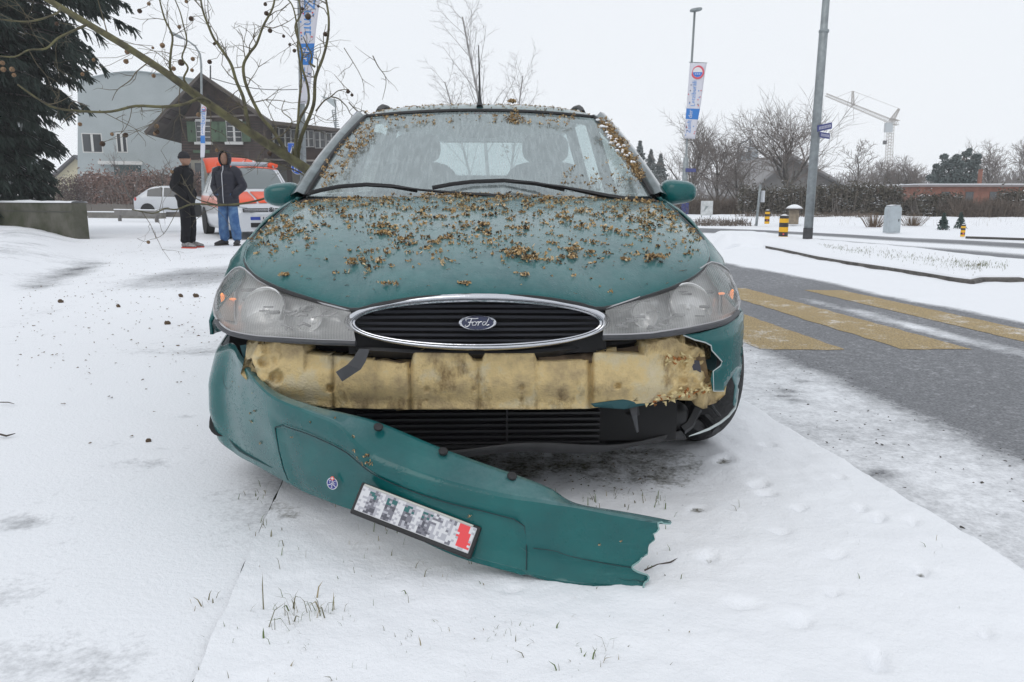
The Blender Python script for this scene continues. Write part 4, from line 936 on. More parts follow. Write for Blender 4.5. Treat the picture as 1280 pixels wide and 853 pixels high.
for i in range(0, 99, 9):   # kerb stones
    seg = kb[i:i+10]
    if len(seg) > 1: MB().grid([[p+Vector((-.0, -.05, .0)) for p in seg], [p+Vector((0, -.05, .045)) for p in seg], [p+Vector((0, -.03, .055)) for p in seg], [p+Vector((0, .10, .058)) for p in seg]]).build('kerb_stone', mat('kerb_concrete', (.13, .12, .11), .85, var=.5, vscale=9, bump=.4), None)['kind'] = 'structure'
# the road beyond
R2N = [gr(u, v, -.06) for u, v in ((860, 290), (905, 292), (960, 297), (1000, 303), (1060, 309), (1130, 316), (1200, 322), (1280, 331), (1420, 346))]
R2F = [gr(u, v, -.06) for u, v in ((860, 285), (905, 286), (960, 288), (1000, 290), (1060, 293), (1130, 297), (1200, 300), (1280, 304), (1420, 311))]
def road2(i, t):
    k = min(len(R2N)-2, int(i)); f = i-k; p = R2N[k].lerp(R2N[k+1], f).lerp(R2F[k].lerp(R2F[k+1], f), t)
    cov = .12 + .9*math.exp(-((t-.50)/.16)**2)*sstep(1, 3.4, i) + .35*sstep(.78, .9, t)*(.5+.8*fbm(p.x*.4, p.y, 3)) - .0
    cov = max(cov, 1.0*sstep(.93, 1, t), 1.0*sstep(.05, 0, t))
    return Vector((p.x, p.y, -.056)), cov
sheet('far_road', steps(0, 8, 80), steps(0, 1, 24), lambda a, b_: road2(a, b_), M_ASPH)
# rough snowy ground in front of the hedges
def rough(x, y):
    z = -.20+.34*sstep(25.9, 30, y) + .06*fbm(x*.9, y*.9) ; return Vector((x, y, z)), .86+.12*fbm(x*.5, y*.5)-.05
sheet('rough_snow', steps(3, 40, 90), steps(26, 60, 60), lambda a, b_: rough(a, b_ - 0) if True else None, M_SNOWG)
# ---------------------------------------------------------------- grass, twigs, crumbs
gm = MB(); rr = random.Random(5)
def blade(mbx, p, h, w_, dirv, mi):
    q = p + Vector((dirv.x*h*.35, dirv.y*h*.35, h*.6)); r = p + Vector((dirv.x*h*.9, dirv.y*h*.9, h*(.7 if h > .03 else .9))); s_ = Vector((-dirv.y, dirv.x, 0))*w_
    mbx.add([p-s_, p+s_, q+s_*.7, q-s_*.7, r], [(0, 1, 2, 3), (3, 2, 4)], mi)
spots = [(375, 775, 22, .065, .05), (405, 770, 12, .055, .03), (360, 780, 12, .05, .07), (770, 640, 12, .03, .12), (500, 760, 14, .03, .2), (640, 800, 14, .03, .1), (440, 775, 5, .025, .03), (350, 700, 8, .035, .06), (260, 750, 8, .02, .04), (820, 628, 16, .03, .05), (790, 618, 10, .02, .05), (738, 625, 8, .03, .03), (620, 790, 12, .018, .05), (650, 800, 10, .018, .05), (760, 822, 8, .05, .03), (740, 830, 8, .03, .04),
         (510, 640, 20, .03, .25), (560, 720, 14, .03, .15), (470, 690, 18, .02, .2), (650, 840, 12, .025, .15), (480, 800, 16, .025, .2), (300, 800, 14, .025, .12), (820, 705, 12, .02, .08), (310, 620, 16, .02, .08), (330, 660, 10, .03, .05), (380, 830, 14, .02, .12), (560, 830, 16, .02, .2), (690, 600, 30, .02, .3), (640, 560, 30, .03, .4), (1080, 680, 5, .02, .08), (1180, 690, 4, .03, .05), (920, 640, 4, .03, .04), (1080, 770, 5, .02, .3), (720, 790, 12, .02, .2), (780, 760, 12, .015, .15)]
for u, v, n, h, sp in spots:
    c = gr(u, v, .01)
    for k in range(n):
        a = rr.uniform(0, 6.28); p = c + Vector((rr.gauss(0, sp*.5), rr.gauss(0, sp*.6), -.004)); d = Vector((math.cos(a), math.sin(a), 0))*rr.uniform(.1, .9)
        blade(gm, p, h*rr.uniform(.5, 1.5), rr.uniform(.0012, .003), d, rr.choice((0, 0, 1, 1, 2)))
gm.build('grass_blades', [mat('grass_green', (.10, .14, .04), .7), mat('grass_dull', (.16, .15, .09), .8), mat('grass_straw', (.30, .25, .15), .8)])
tag(bpy.data.objects['grass_blades'], 'thin grass blades poking through the snow in the foreground', 'grass', kind='stuff')
# blades on the island and rough ground
gm = MB()
for k in range(900):
    i = rr.uniform(4.5, 10.5); t = rr.gauss(.38, .12); p, _ = island(i, min(.95, max(.05, t))); a = rr.uniform(0, 6.28); blade(gm, p, rr.uniform(.02, .06), .004, Vector((math.cos(a), math.sin(a), 0))*.6, rr.choice((0, 1, 1)))
for k in range(1500):
    x = rr.uniform(9, 34); y = rr.uniform(27, 36); p = rough(x, y)[0]; a = rr.uniform(0, 6.28); blade(gm, p, rr.uniform(.08, .45)*(1 if noise.noise(Vector((x*.5, y*.5, 0))) > -.05 else .4), .008, Vector((math.cos(a), math.sin(a), 0))*.35, rr.choice((2, 3, 3)))
tag(gm.build('dry_grass', [MATS['grass_green'], MATS['grass_dull'], MATS['grass_straw'], mat('weed_brown', (.13, .09, .06), .9)]), 'dry weeds and stalks on the snowy island and before the hedges', 'grass', kind='stuff')
# crumbs and seed remains on the path
cm = MB()
def crumb(mbx, p, r, mi):
    vs = [p + Vector((rr.gauss(0, 1), rr.gauss(0, 1), abs(rr.gauss(0, .6)))).normalized()*r*rr.uniform(.6, 1.2) for _ in range(5)]
    mbx.add(vs, [(0, 1, 2), (0, 2, 3), (0, 3, 4), (1, 2, 4), (2, 3, 4), (0, 1, 4)], mi)
for k in range(900):
    u = rr.uniform(20, 300); v = 300+abs(rr.gauss(0, 1))*75
    p = gr(u, v, .004); crumb(cm, p, rr.uniform(.004, .012), 0)
for k in range(260): p = gr(rr.uniform(600, 860), rr.gauss(585, 22), .008); crumb(cm, p, rr.uniform(.002, .006), rr.choice((0, 1)))
for k in range(260):
    q = rr.uniform(1.65, 2.5); y = rr.uniform(2, 6); crumb(cm, Vector((Q(q, y), y, -.055)), rr.uniform(.003, .009), 1)
tag(cm.build('crumbs', [mat('crumb_brown', (.16, .12, .08), .9), mat('crumb_dark', (.07, .06, .05), .9)]), 'small brown crumbs scattered over the snowy footpath', 'crumbs', kind='stuff')
def clod(name, u, v, r, label):
    p = gr(u, v, r*.5); o = MB(); blob(o, p, r*2.2, r*1.8, r*1.5, (rr.random(), rr.random(), rr.random()), p=2.3, n=6, m_=4)
    for i, q in enumerate(o.v): q = Vector(q); o.v[i] = tuple(q + (q-p)*.3*noise.noise(q*90))
    return tag(o.build(name, mat('seed_brown', (.12, .08, .05), .9, var=.4, vscale=60)), label, 'seed ball')
for u, v, r, l in ((76, 377, .022, 'dark fallen seed ball furthest left on the footpath'), (148, 383, .018, 'fallen seed ball between the snow bank and the middle of the path'), (226, 370, .022, 'left seed ball of the pair lying close together on the path'), (245, 370, .026, 'right and larger seed ball of the pair on the path'), (209, 404, .02, 'fallen seed ball nearest to the camera in the upper path area'), (186, 551, .01, 'small pale seed crumb lying on the near part of the footpath')):
    clod('seed_ball', u, v, r, l)
for pts, r, l in (([(0, 543), (8, 545), (19, 542)], .004, 'short dark twig lying at the left picture edge'), ([(0, 503), (10, 503), (18, 505)], .0025, 'thin pale twig lying above the dark one at the left edge'), ([(806, 713), (822, 706), (838, 703), (849, 697)], .0022, 'snow dusted twig beside the torn bumper end')):
    tag(MB().tube([gr(u, v, .012) for u, v in pts], [r]*(len(pts)-1)+[r*.4], 5).build('twig', mat('twig_dark', (.07, .055, .045), .9), smooth=True), l, 'twig')
# ================================================================== seed fluff scattered over the car
fl = MB(); rr = random.Random(77)
def tuft(p, n, r, N):
    """a crinkled little clump of seed hairs and scales"""
    for k in range(N):
        d = Vector((rr.gauss(0, 1), rr.gauss(0, 1), rr.gauss(0, .6))); d = d.normalized()*rr.uniform(.3, 1)*r; d = d - n*(d.dot(n)*.55); c = p + d + n*abs(rr.gauss(0, .2))*r
        a = Vector((rr.gauss(0, 1), rr.gauss(0, 1), rr.gauss(0, 1))).normalized()*min(r, .013)*rr.uniform(.3, .7); b_ = a.cross(Vector((rr.gauss(0, 1), rr.gauss(0, 1), rr.gauss(0, 1)))).normalized()*r*rr.uniform(.12, .35)
        e = a.cross(b_).normalized()*r*.15
        fl.add([c-a, c+b_, c+a, c-b_, c+e], [(0, 1, 4), (1, 2, 4), (2, 3, 4), (3, 0, 4)], rr.choice((0, 0, 1, 1, 2, 2, 3, 4)))
def hood_n(s, t):
    a = hood_pt(s+.01, t)-hood_pt(s-.01, t); b_ = hood_pt(s, min(1, t+.01))-hood_pt(s, max(0, t-.01)); return a.cross(b_).normalized()
cnt = 0
while cnt < 1350:
    s = rr.uniform(-.97, .97); t = rr.random()**1.05
    dens = sstep(.04, .50, t)**1.2*(.45+.9*max(0, .5+noise.noise(Vector((s*2.4, t*3.5, 0)))))*(1 if s > -.4 else .8)
    if t > .9: dens *= 1.3
    if rr.random() > dens: continue
    p = hood_pt(s, t); r = rr.choice((.004, .005, .007, .009, .012, .016, .021)); tuft(CARM @ p, Vector((0, 0, 1)), r, rr.choice((5, 7, 9))); cnt += 1
for u, v, r in ((472, 285, .022), (478, 292, .02), (640, 318, .022), (650, 314, .02), (658, 322, .015), (440, 325, .016), (447, 331, .014), (487, 357, .014), (355, 342, .012), (356, 344, .010), (800, 322, .018), (812, 324, .02), (820, 322, .018), (790, 322, .014), (715, 322, .014), (580, 353, .011), (650, 345, .010), (508, 300, .014), (545, 303, .014), (560, 298, .013), (705, 313, .015), (745, 317, .014), (860, 318, .01), (655, 288, .016), (385, 300, .012), (700, 275, .018), (610, 280, .016), (560, 272, .014)):
    # find the hood point under that sight line
    best = min(((s/40, t/40) for s in range(-40, 41) for t in range(2, 40)), key=lambda q: (lambda P: (640+FPX*P.x/(P.y*_c-(P.z-CAM_H)*_s)-u)**2 + (426.5-FPX*(P.y*_s+(P.z-CAM_H)*_c)/(P.y*_c-(P.z-CAM_H)*_s)-v)**2)(CARM @ hood_pt(*q)))
    p = CARM @ hood_pt(*best); r *= 1.35
    for q_ in range(5): tuft(p+Vector((rr.gauss(0, r*.8), rr.gauss(0, r*.8), r*.1)), Vector((0, 0, 1)), r*rr.uniform(.4, .75), 16)
# a drift against the wipers and along the cowl
for k in range(420):
    s = rr.uniform(-.95, .95); y = 1.09+.09*s*s+rr.uniform(-.02, .13); p = Vector((s*.765, y, .925-.02*abs(s)**3+rr.uniform(0, .006))); tuft(CARM @ p, Vector((0, 0, 1)), rr.uniform(.005, .012), 6)
for k in range(60):
    s = rr.gauss(-.02, .12); p = Vector((s, 1.16, .94)); tuft(CARM @ p, Vector((0, 0, 1)), rr.uniform(.008, .016), 9)
for k in range(170):   # bits of stalk and dark scales between the tufts
    s = rr.uniform(-.95, .95); t = rr.random()**.8*.97+.01; p = CARM @ hood_pt(s, t); a_ = rr.uniform(0, 6.28); L = rr.uniform(.006, .022); q = p+Vector((math.cos(a_)*L, math.sin(a_)*L, .002)); fl.tube([p, p.lerp(q, .5)+Vector((0, 0, .002)), q], .0007, 3, mi=rr.choice((2, 4)), cap=False)
# on the glass
def on_glass(u, v, r, N): tuft(CARM @ (ws_img(u, v, .004)), Vector((0, -.5, .5)), r, N)
for k in range(26): on_glass(rr.uniform(590, 650) if 0 else rr.gauss(642, 5), rr.gauss(149, 4), rr.uniform(.008, .016), 10)
for k in range(6): on_glass(rr.gauss(633, 1.5), rr.gauss(187, 4), .009, 8)
for k in range(110):
    a = rr.random(); on_glass(lerp(400, 470, a)+rr.gauss(0, 6), lerp(228, 150, a)+rr.gauss(0, 6), rr.uniform(.006, .017), 9)
for k in range(100): on_glass(rr.uniform(465, 720), 143+abs(rr.gauss(0, 8)), rr.uniform(.006, .015), 8)
for k in range(60): on_glass(rr.uniform(700, 800), rr.gauss(224, 10), rr.uniform(.005, .013), 7)
# thick drift down the right-hand pillar, with snow
sn = MB()
for k in range(520):
    a = rr.random(); w_ = lerp(9, 16, math.sin(math.pi*min(1, a*1.1))**.6)
    u = lerp(752, 800, a**.9)+rr.gauss(0, .30)*w_; v = lerp(152, 222, a)+rr.gauss(0, 3)
    p = CARM @ ws_img(u, v, .01+rr.uniform(0, .022)); tuft(p, Vector((0, -.5, .5)), rr.uniform(.007, .013), 6)
for k in range(30):
    a = rr.random(); u = lerp(746, 790, a)+rr.gauss(0, 4); v = lerp(150, 205, a); p = CARM @ ws_img(u, v, .03); blob(sn, p, rr.uniform(.01, .025), .012, .012, (0, 0, rr.random()), p=2, n=4, m_=3)
tag(sn.build('snow_crumbs', mat('clean_snow', (.84, .855, .88), .8), smooth='all'), 'bits of snow caught in the brown drift on the windscreen edge', 'snow', kind='stuff')
# on the roof
for k in range(420):
    s = rr.uniform(-.98, .98); y = rr.choice((rr.uniform(1.96, 2.3), rr.uniform(1.96, 2.9))); p = roof_pt(y, s); tuft(CARM @ p, Vector((0, 0, 1)), rr.uniform(.004, .011), 5)
c_ = CARM @ (roof_pt(2.3, .28)+Vector((0, 0, .018))); tuft(c_, Vector((0, 0, 1)), .024, 70)
# on the hanging bumper
for u, v, r in ((310, 517, .008), (323, 518, .009), (315, 528, .010), (327, 553, .008), (445, 565, .009), (446, 571, .006), (460, 577, .012), (466, 572, .012), (452, 578, .010), (438, 545, .006), (385, 527, .006), (370, 549, .005), (590, 644, .007), (300, 488, .005), (290, 478, .005), (775, 672, .006), (751, 684, .006), (420, 525, .006)):
    best = min(((s/60*.97, t/24) for s in range(3, 60) for t in range(1, 23)), key=lambda q: (lambda P: (640+FPX*P.x/(P.y*_c-(P.z-CAM_H)*_s)-u)**2 + (426.5-FPX*(P.y*_s+(P.z-CAM_H)*_c)/(P.y*_c-(P.z-CAM_H)*_s)-v)**2)(bump_pt(*q)))
    tuft(bump_pt(*best)+Vector((0, -.003, .002)), Vector((0, -1, .3)), r*.8, 12)
tag(fl.build('seed_fluff', [mat('fluff_tan', (.54, .38, .19), .9), mat('fluff_brown', (.37, .235, .10), .9), mat('fluff_dark', (.17, .11, .055), .9), mat('fluff_pale', (.64, .51, .33), .9), mat('fluff_black', (.04, .03, .022), .9)]), 'brown seed fluff strewn over the hood, windscreen and roof of the teal car', 'seed fluff', kind='stuff')
# ================================================================== THINGS ROUND ABOUT
rr = random.Random(99)
M_BARK = mat('bark_grey', (.13, .12, .11), .9, var=.5, vscale=6)
M_TWIG = mat('twig_brown', (.20, .175, .16), .9)
def grow(trunk, crown, p, d, L, r, lvl, R_, o):
    """one branch and, from it, its own branches"""
    mb_ = trunk if lvl <= o.get('tl', 1) else crown
    n = 5 if lvl == 0 else (4 if lvl < 3 else 3); pts = [p]; dirs = [d]; c = p; dd = d
    for k in range(n):
        dd = (dd + Vector((R_.gauss(0, 1), R_.gauss(0, 1), R_.gauss(0, 1)))*o.get('wob', .12) + Vector((0, 0, o.get('up', .08) if lvl else .05)) - Vector((0, 0, o.get('droop', 0)*(lvl >= 2)))).normalized()
        c = c + dd*(L/n); pts.append(c); dirs.append(dd)
    rads = [lerp(r, r*o.get('tip', .35), k/n) for k in range(n+1)]
    mb_.tube(pts, rads, 7 if lvl == 0 else (5 if lvl == 1 else 3), cap=False)
    if lvl >= o['lv']: return
    kids = o['kids'][min(lvl, len(o['kids'])-1)]
    for k in range(kids):
        f = lerp(o.get('st', .3) if lvl == 0 else .15, 1.0, (k+R_.random()*.8)/kids); i = min(n-1, int(f*n)); q = pts[i].lerp(pts[i+1], f*n-i)
        ax = dirs[i].orthogonal().normalized(); ax = Matrix.Rotation(k*2.4+R_.uniform(-.5, .5), 3, dirs[i]) @ ax
        an = o.get('ang', .75)*R_.uniform(.7, 1.25)
        nd = (dirs[i]*math.cos(an) + ax*math.sin(an)).normalized()
        grow(trunk, crown, q, nd, L*o.get('sh', .62)*R_.uniform(.7, 1.2)*(1.15-.45*f if lvl == 0 else 1), max(o.get('rmin', .004), lerp(rads[0], rads[-1], f)*o.get('rs', .55)), lvl+1, R_, o)
def bare_tree(name, label, base, h, seed, group=None, mb_=M_BARK, mt=M_TWIG, cat='tree', **o):
    R_ = random.Random(seed); t = MB(); c = MB(); t0 = thing(name, label, cat, base, 0, group)
    o.setdefault('lv', 4); o.setdefault('kids', [7, 5, 4, 4])
    grow(t, c, Vector((0, 0, -.05)), Vector((o.get('lean', 0), 0, 1)).normalized(), h*o.get('th', .6), o.get('r', h*.018), 0, R_, o)
    t.build('trunk', mb_, t0, smooth='all'); c.build('crown', mt, t0, smooth='all'); return t0
def leafy(mbx, c, r, n, size, R_, mi=(0,), flat=1.):
    for k in range(n):
        d = Vector((R_.gauss(0, 1), R_.gauss(0, 1), R_.gauss(0, 1))).normalized(); q = c + Vector((d.x*r[0], d.y*r[1], d.z*r[2]))*R_.random()**.4
        a = Vector((R_.gauss(0, 1), R_.gauss(0, 1), R_.gauss(0, 1)*flat)).normalized()*size*R_.uniform(.6, 1.3); b_ = a.cross(Vector((R_.gauss(0, 1), R_.gauss(0, 1), R_.gauss(0, 1)))).normalized()*size*.45
        mbx.add([q-a, q+b_, q+a, q-b_], [(0, 1, 2, 3)], R_.choice(mi))
def snowy(name, col, col2, amt=.5, sc=2.2):
    """foliage colour, white where snow lies on faces turned to the sky"""
    m = mat(name, col, .85); t, b = nodes_of(m); g = t.nodes.new('ShaderNodeNewGeometry'); sx = t.nodes.new('ShaderNodeSeparateXYZ'); t.links.new(g.outputs['Normal'], sx.inputs[0])
    ab = t.nodes.new('ShaderNodeMath'); ab.operation = 'ABSOLUTE'; t.links.new(sx.outputs['Z'], ab.inputs[0])
    tcn = t.nodes.new('ShaderNodeTexCoord'); n = t.nodes.new('ShaderNodeTexNoise'); n.inputs['Scale'].default_value = sc; n.inputs['Detail'].default_value = 5; t.links.new(tcn.outputs['Object'], n.inputs['Vector'])
    mu = t.nodes.new('ShaderNodeMath'); mu.operation = 'MULTIPLY'; t.links.new(ab.outputs[0], mu.inputs[0]); t.links.new(n.outputs[0], mu.inputs[1])
    mr = t.nodes.new('ShaderNodeMapRange'); mr.inputs[1].default_value = .58-.2*amt; mr.inputs[2].default_value = .72-.2*amt; t.links.new(mu.outputs[0], mr.inputs[0])
    c1 = t.nodes.new('ShaderNodeMixRGB'); c1.inputs[1].default_value = (*col, 1); c1.inputs[2].default_value = (*col2, 1); n2 = t.nodes.new('ShaderNodeTexNoise'); n2.inputs['Scale'].default_value = 5; t.links.new(tcn.outputs['Object'], n2.inputs['Vector'])
    t.links.new(n2.outputs[0], c1.inputs[0]); c2 = t.nodes.new('ShaderNodeMixRGB'); c2.inputs[2].default_value = (.75, .77, .8, 1); t.links.new(mr.outputs[0], c2.inputs[0]); t.links.new(c1.outputs[0], c2.inputs[1]); t.links.new(c2.outputs[0], b.inputs['Base Color']); return m
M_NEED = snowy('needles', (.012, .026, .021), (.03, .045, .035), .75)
M_NEEDF = snowy('needles_far', (.085, .11, .108), (.12, .145, .14), .5)  # far needles paler, with haze put into the colour
M_BEECH = snowy('beech_leaves', (.20, .125, .10), (.32, .22, .19), .8)
M_HEDGE = snowy('hedge_leaves', (.06, .065, .05), (.14, .115, .09), .9)
M_BRUSH = mat('brush_twigs', (.17, .135, .11), .9, var=.4, vscale=2)
# ---- large conifer on the left
def conifer():
    R_ = random.Random(12); p0 = at(-14, 246, 19.5); p0.z = -.02; T = thing('conifer', 'large dark evergreen with drooping snow dusted boughs behind the concrete wall', 'tree', p0)
    tr_ = MB().tube([(0, 0, 0), (.05, 0, 4), (0, .05, 9), (0, 0, 13)], [.28, .22, .13, .05], 10).build('trunk', M_BARK, T, smooth='all')
    lim = MB(); nd = MB()
    for k in range(400):
        f = k/400; z = lerp(.35, 9.8, f**1.05) + R_.uniform(-.1, .1); a = k*2.399+R_.uniform(-.3, .3)
        L = (3.3 if z > 5.3 else interp([(.3, 1.1), (2, 1.45), (3, 1.95), (4, 2.6), (5.35, 3.3)], z)[0])*lerp(1, .85, sstep(6, 9.5, z))*R_.uniform(.78, 1.10)
        if math.sin(a) > .35 and R_.random() < .6: continue
        d = Vector((math.cos(a), math.sin(a), 0)); pts = []
        for j in range(7):
            t = j/6; pts.append(Vector((0, 0, z)) + d*L*t + Vector((0, 0, .35*math.sin(t*1.6)*L*.3 - (.20+.1*R_.random()*0)*L*t*t)))
        lim.tube(pts, [.045, .04, .032, .025, .018, .012, .006], 4, cap=False)
        sd_ = Vector((-d.y, d.x, 0))
        for j in range(30):
            t = R_.uniform(.12, 1.0); i = min(5, int(t*6)); c = pts[i].lerp(pts[i+1], t*6-i); w_ = (.75*(1-t)+.22)*R_.uniform(.4, 1)*(1 if j % 2 else -1)
            e = c + sd_*w_ + d*abs(w_)*.55 - Vector((0, 0, abs(w_)*.30+.05))
            for q in range(12):
                s = R_.random(); b_ = c.lerp(e, s); hang = R_.uniform(.12, .34); wd = R_.uniform(.014, .034); dr = (d*R_.uniform(.1, .9) + sd_*R_.uniform(-.6, .6)*1 - Vector((0, 0, R_.uniform(.4, 1.3)))).normalized()*hang
                sv = dr.cross(Vector((R_.gauss(0, 1), R_.gauss(0, 1), R_.gauss(0, 1)))).normalized()*wd
                nd.add([b_-sv, b_+sv, b_+dr+sv*.5, b_+dr-sv*.5], [(0, 1, 2, 3)])
    lim.build('limbs', M_BARK, T, smooth='all'); nd.build('crown', M_NEED, T)
conifer()
# ---- concrete wall with snow on top
M_CONC = mat('old_concrete', (.12, .115, .095), .9, col2=(.05, .055, .03), vscale=1.6, bump=.5, bscale=12)
def p3(u, v, d): return at(u, v, d)
a = at(89, 252, 17.2); b_ = at(-90, 246, 20.); W0 = thing('concrete_wall', 'mossy low concrete wall with a snow capped top beside the path', 'wall', (a.x, a.y, 0))
ax_ = Vector((b_.x-a.x, b_.y-a.y, 0)).normalized(); nx_ = Vector((ax_.y, -ax_.x, 0)); nx_ = nx_ if nx_.y < 0 else -nx_
Mw = Matrix((ax_, -nx_, Vector((0, 0, 1)))).transposed().to_4x4()
MB().box((0, 0, -.1), (9, .35, .80), M=Mw).build('wall_body', M_CONC, W0, bev=.02)
sn_ = MB(); sn_.grid([[Mw @ Vector((-.02+9.04*i/40, y, .803+h*(1+.4*fbm(i*.7, y*3)))) for i in range(41)] for y, h in ((-.02, 0), (0, .03), (.15, .045), (.33, .03), (.37, 0))]); sn_.build('snow_cap', mat('clean_snow', (.84, .855, .88), .8), W0, smooth='all')
for k in range(3): MB().box((.0, -.012, .60), (2.96, .0, .62), M=Mw @ Matrix.Translation((3*k+.02, 0, 0))).build('board_mark', mat('concrete_joint', (.08, .08, .07), .9), W0)
MB().tube([at(35, 247, 21), at(35, 230, 21)], .03, 6).build('tmp', M_CONC) if 0 else None
# ---- houses: frame() facades facing the camera
class House:
    """facade coordinates: x right, z up measured from photograph points on a plane at depth d"""
    def __init__(s, name, label, d, u0, cat='house', rot=0):
        s.d = d; s.o = at(u0, 250, d); s.o.z = -.1; s.r = math.radians(rot); s.T = thing(name, label, cat, s.o, s.r)
        s.n = Vector((-math.sin(s.r), math.cos(s.r), 0)); s.R = Matrix.Rotation(-s.r, 3, 'Z')
    def P(s, u, v, dy=0):
        r = ray(u, v); e = Vector((0, 0, CAM_H)); k = (s.o-e).dot(s.n)/r.dot(s.n); p = s.R @ (e + r*k - s.o); p.y = dy; return p
    def rect(s, u0, v0, u1, v1, dy0, dy1, name, m, par=None, bev=0):
        a, b_ = s.P(u0, v1), s.P(u1, v0)
        return MB().box((a.x, dy0, a.z), (b_.x, dy1, b_.z)).build(name, m, par or s.T, bev=bev)
    def prism(s, pts, dy0, dy1, name, m, par=None):
        P = [s.P(u, v) for u, v in pts]; n = len(P); vs = [p + Vector((0, dy0, 0)) for p in P]+[p + Vector((0, dy1, 0)) for p in P]
        return MB().add(vs, [tuple(range(n)), tuple(range(n, 2*n))[::-1]] + [(i, (i+1) % n, n+(i+1) % n, n+i) for i in range(n)]).build(name, m, par or s.T)
M_BLUE = mat('blue_render', (.40, .445, .455), .85, var=.10, vscale=.6)
M_WIN = mat('dark_glass', (.05, .055, .06), .12, coat=.5)
M_WHT = mat('white_frame', (.62, .62, .60), .6)
M_PLANK = mat('brown_planks', (.085, .058, .050), .85, var=.45, vscale=1.5)
M_PLANK2 = mat('dark_planks', (.055, .042, .038), .85, var=.4, vscale=2)
M_PLAS = mat('grey_plaster', (.34, .32, .27), .9, var=.2, vscale=1)
M_SHUT = mat('green_shutter', (.10, .16, .10), .7, var=.3, vscale=3)
M_ROOF = mat('roof_boards', (.10, .085, .075), .85, var=.3, vscale=2)
M_CREAM = mat('cream_wall', (.55, .50, .36), .85)
def window(H, u0, v0, u1, v1, nv=1, nh=0, dy=0, fr=M_WHT, fw=1.3, label=None):
    f = H.rect(u0, v0, u1, v1, dy-.03, dy+.05, 'window', fr)
    g = H.rect(u0+fw, v0+fw, u1-fw, v1-fw, dy-.045, dy+.0, 'pane', M_WIN, f)
    for k in range(nv):
        u = lerp(u0, u1, (k+1)/(nv+1)); H.rect(u-.5, v0+fw, u+.5, v1-fw, dy-.07, dy-.04, 'mullion', fr, f)
    for k in range(nh):
        v = lerp(v0, v1, (k+1)/(nh+1)); H.rect(u0+fw, v-.3, u1-fw, v+.3, dy-.065, dy-.042, 'glazing_bar', fr, f)
    return f
B = House('blue_house', 'pale blue rendered house with a curved roofline behind the brown hedge', 56, 170, rot=24)
top = [(97, 103), (115, 97), (135, 93), (155, 90.5), (175, 90), (200, 93), (225, 97), (262, 103)]
B.prism([(97, 262)]+top+[(262, 262)], 0, 9, 'wall', M_BLUE)
B.prism([(96, 103)]+[(u, v) for u, v in top[1:]]+[(262, 103.0), (262, 101.8)]+[(u, v-1.2) for u, v in top[::-1][1:]], -.12, 9.1, 'roof', mat('roof_edge', (.40, .46, .48), .7))
window(B, 103.5, 167, 127, 191, 1, 0, .02); window(B, 146.5, 166.5, 158, 191, 1, 0, .02); window(B, 103.5, 216, 128, 227, 1, 0, .02)
B.rect(124, 203, 178, 206, -1.3, 0, 'canopy', M_WHT); B.rect(145, 207, 176, 240, -.02, .1, 'doorway', mat('dark_doorway', (.07, .11, .11), .8))
S_ = House('garden_shed', 'cream walled shed with a sloping dark roof left of the blue house', 66, 80, 'shed')
S_.prism([(66, 262), (66, 222), (96, 197), (104, 203), (104, 262)], 0, 5, 'wall', M_CREAM); S_.prism([(62, 224), (96, 194), (110, 206), (110, 208.5), (96, 197), (64, 227)], -.5, 5.5, 'roof', mat('slate_roof', (.10, .10, .11), .8))
# chalet
Hs = House('timber_chalet', 'brown timber gabled house with green shutters behind the two men', 44, 275, rot=9)
Hs.prism([(227, 200), (227, 150), (259.5, 102), (330, 152), (330, 200)], 0, 10, 'gable_wall', M_PLANK)
Hs.prism([(227, 262), (227, 198), (332, 198), (332, 262)], .05, 10, 'ground_floor_wall', M_PLAS)
# roof slabs reaching forward over the gable
Hs.prism([(259.5, 96.5), (259.5, 101), (194, 171), (191.5, 168)], -1.7, 10.6, 'roof', M_ROOF); Hs.prism([(259.5, 96.5), (336, 150), (336, 155), (259.5, 101)], -1.7, 10.6, 'roof', M_ROOF)
for k in range(6):   # rafters under the left overhang
    f = k/6; u = lerp(254, 200, f); v = lerp(107, 165, f); Hs.prism([(u, v-1), (u+5, v-6), (u+5, v-4.5), (u, v+.8)], -1.5, .0, 'rafter', M_PLANK2)
Hs.prism([(232, 146.5), (326, 143), (326, 145), (232, 148.5)], -.14, -.0, 'ledge_board', mat('weathered_board', (.26, .23, .21), .8))
Hs.prism([(243, 143), (259.5, 118), (296, 143)], -.06, .0, 'gable_boards', M_PLANK2)
for k in range(14):
    v = 152+k*3.4
    Hs.rect(227.5, v, 329.5, v+.45, -.012, .02, 'board_seam', M_PLANK2)
for u0 in (245.5, 283.5):
    w_ = window(Hs, u0, 151.5, u0+19, 178.5, 1, 3, -.05); Hs.rect(u0-1.5, 178, u0+20.5, 181, -.22, 0, 'window_sill', M_WHT, w_); Hs.rect(u0-.5, 149.8, u0+19.5, 152, -.16, 0, 'window_head', M_WHT, w_)
    for a_ in (u0-10, u0+19.8):
        s_ = Hs.rect(a_, 152.5, a_+8.8, 177.5, -.12, -.05, 'shutter', M_SHUT); Hs.rect(a_+3.9, 163, a_+5.2, 166, -.13, -.10, 'shutter_cutout', M_PLANK2, s_)
Hs.rect(242, 188, 262, 191.5, -.10, 0, 'sign_board', M_SHUT)
for u in (231, 246, 322): Hs.rect(u, 204, u+7, 240, -.02, .1, 'window', M_WIN)
for u in (313, 327): Hs.rect(u, 190, u+2.6, 250, -1.2, -1.0, 'post', M_PLANK2)
MB().tube([Hs.P(263, 100), Hs.P(263, 82)], .04, 5).build('aerial', M_TRIM, Hs.T)
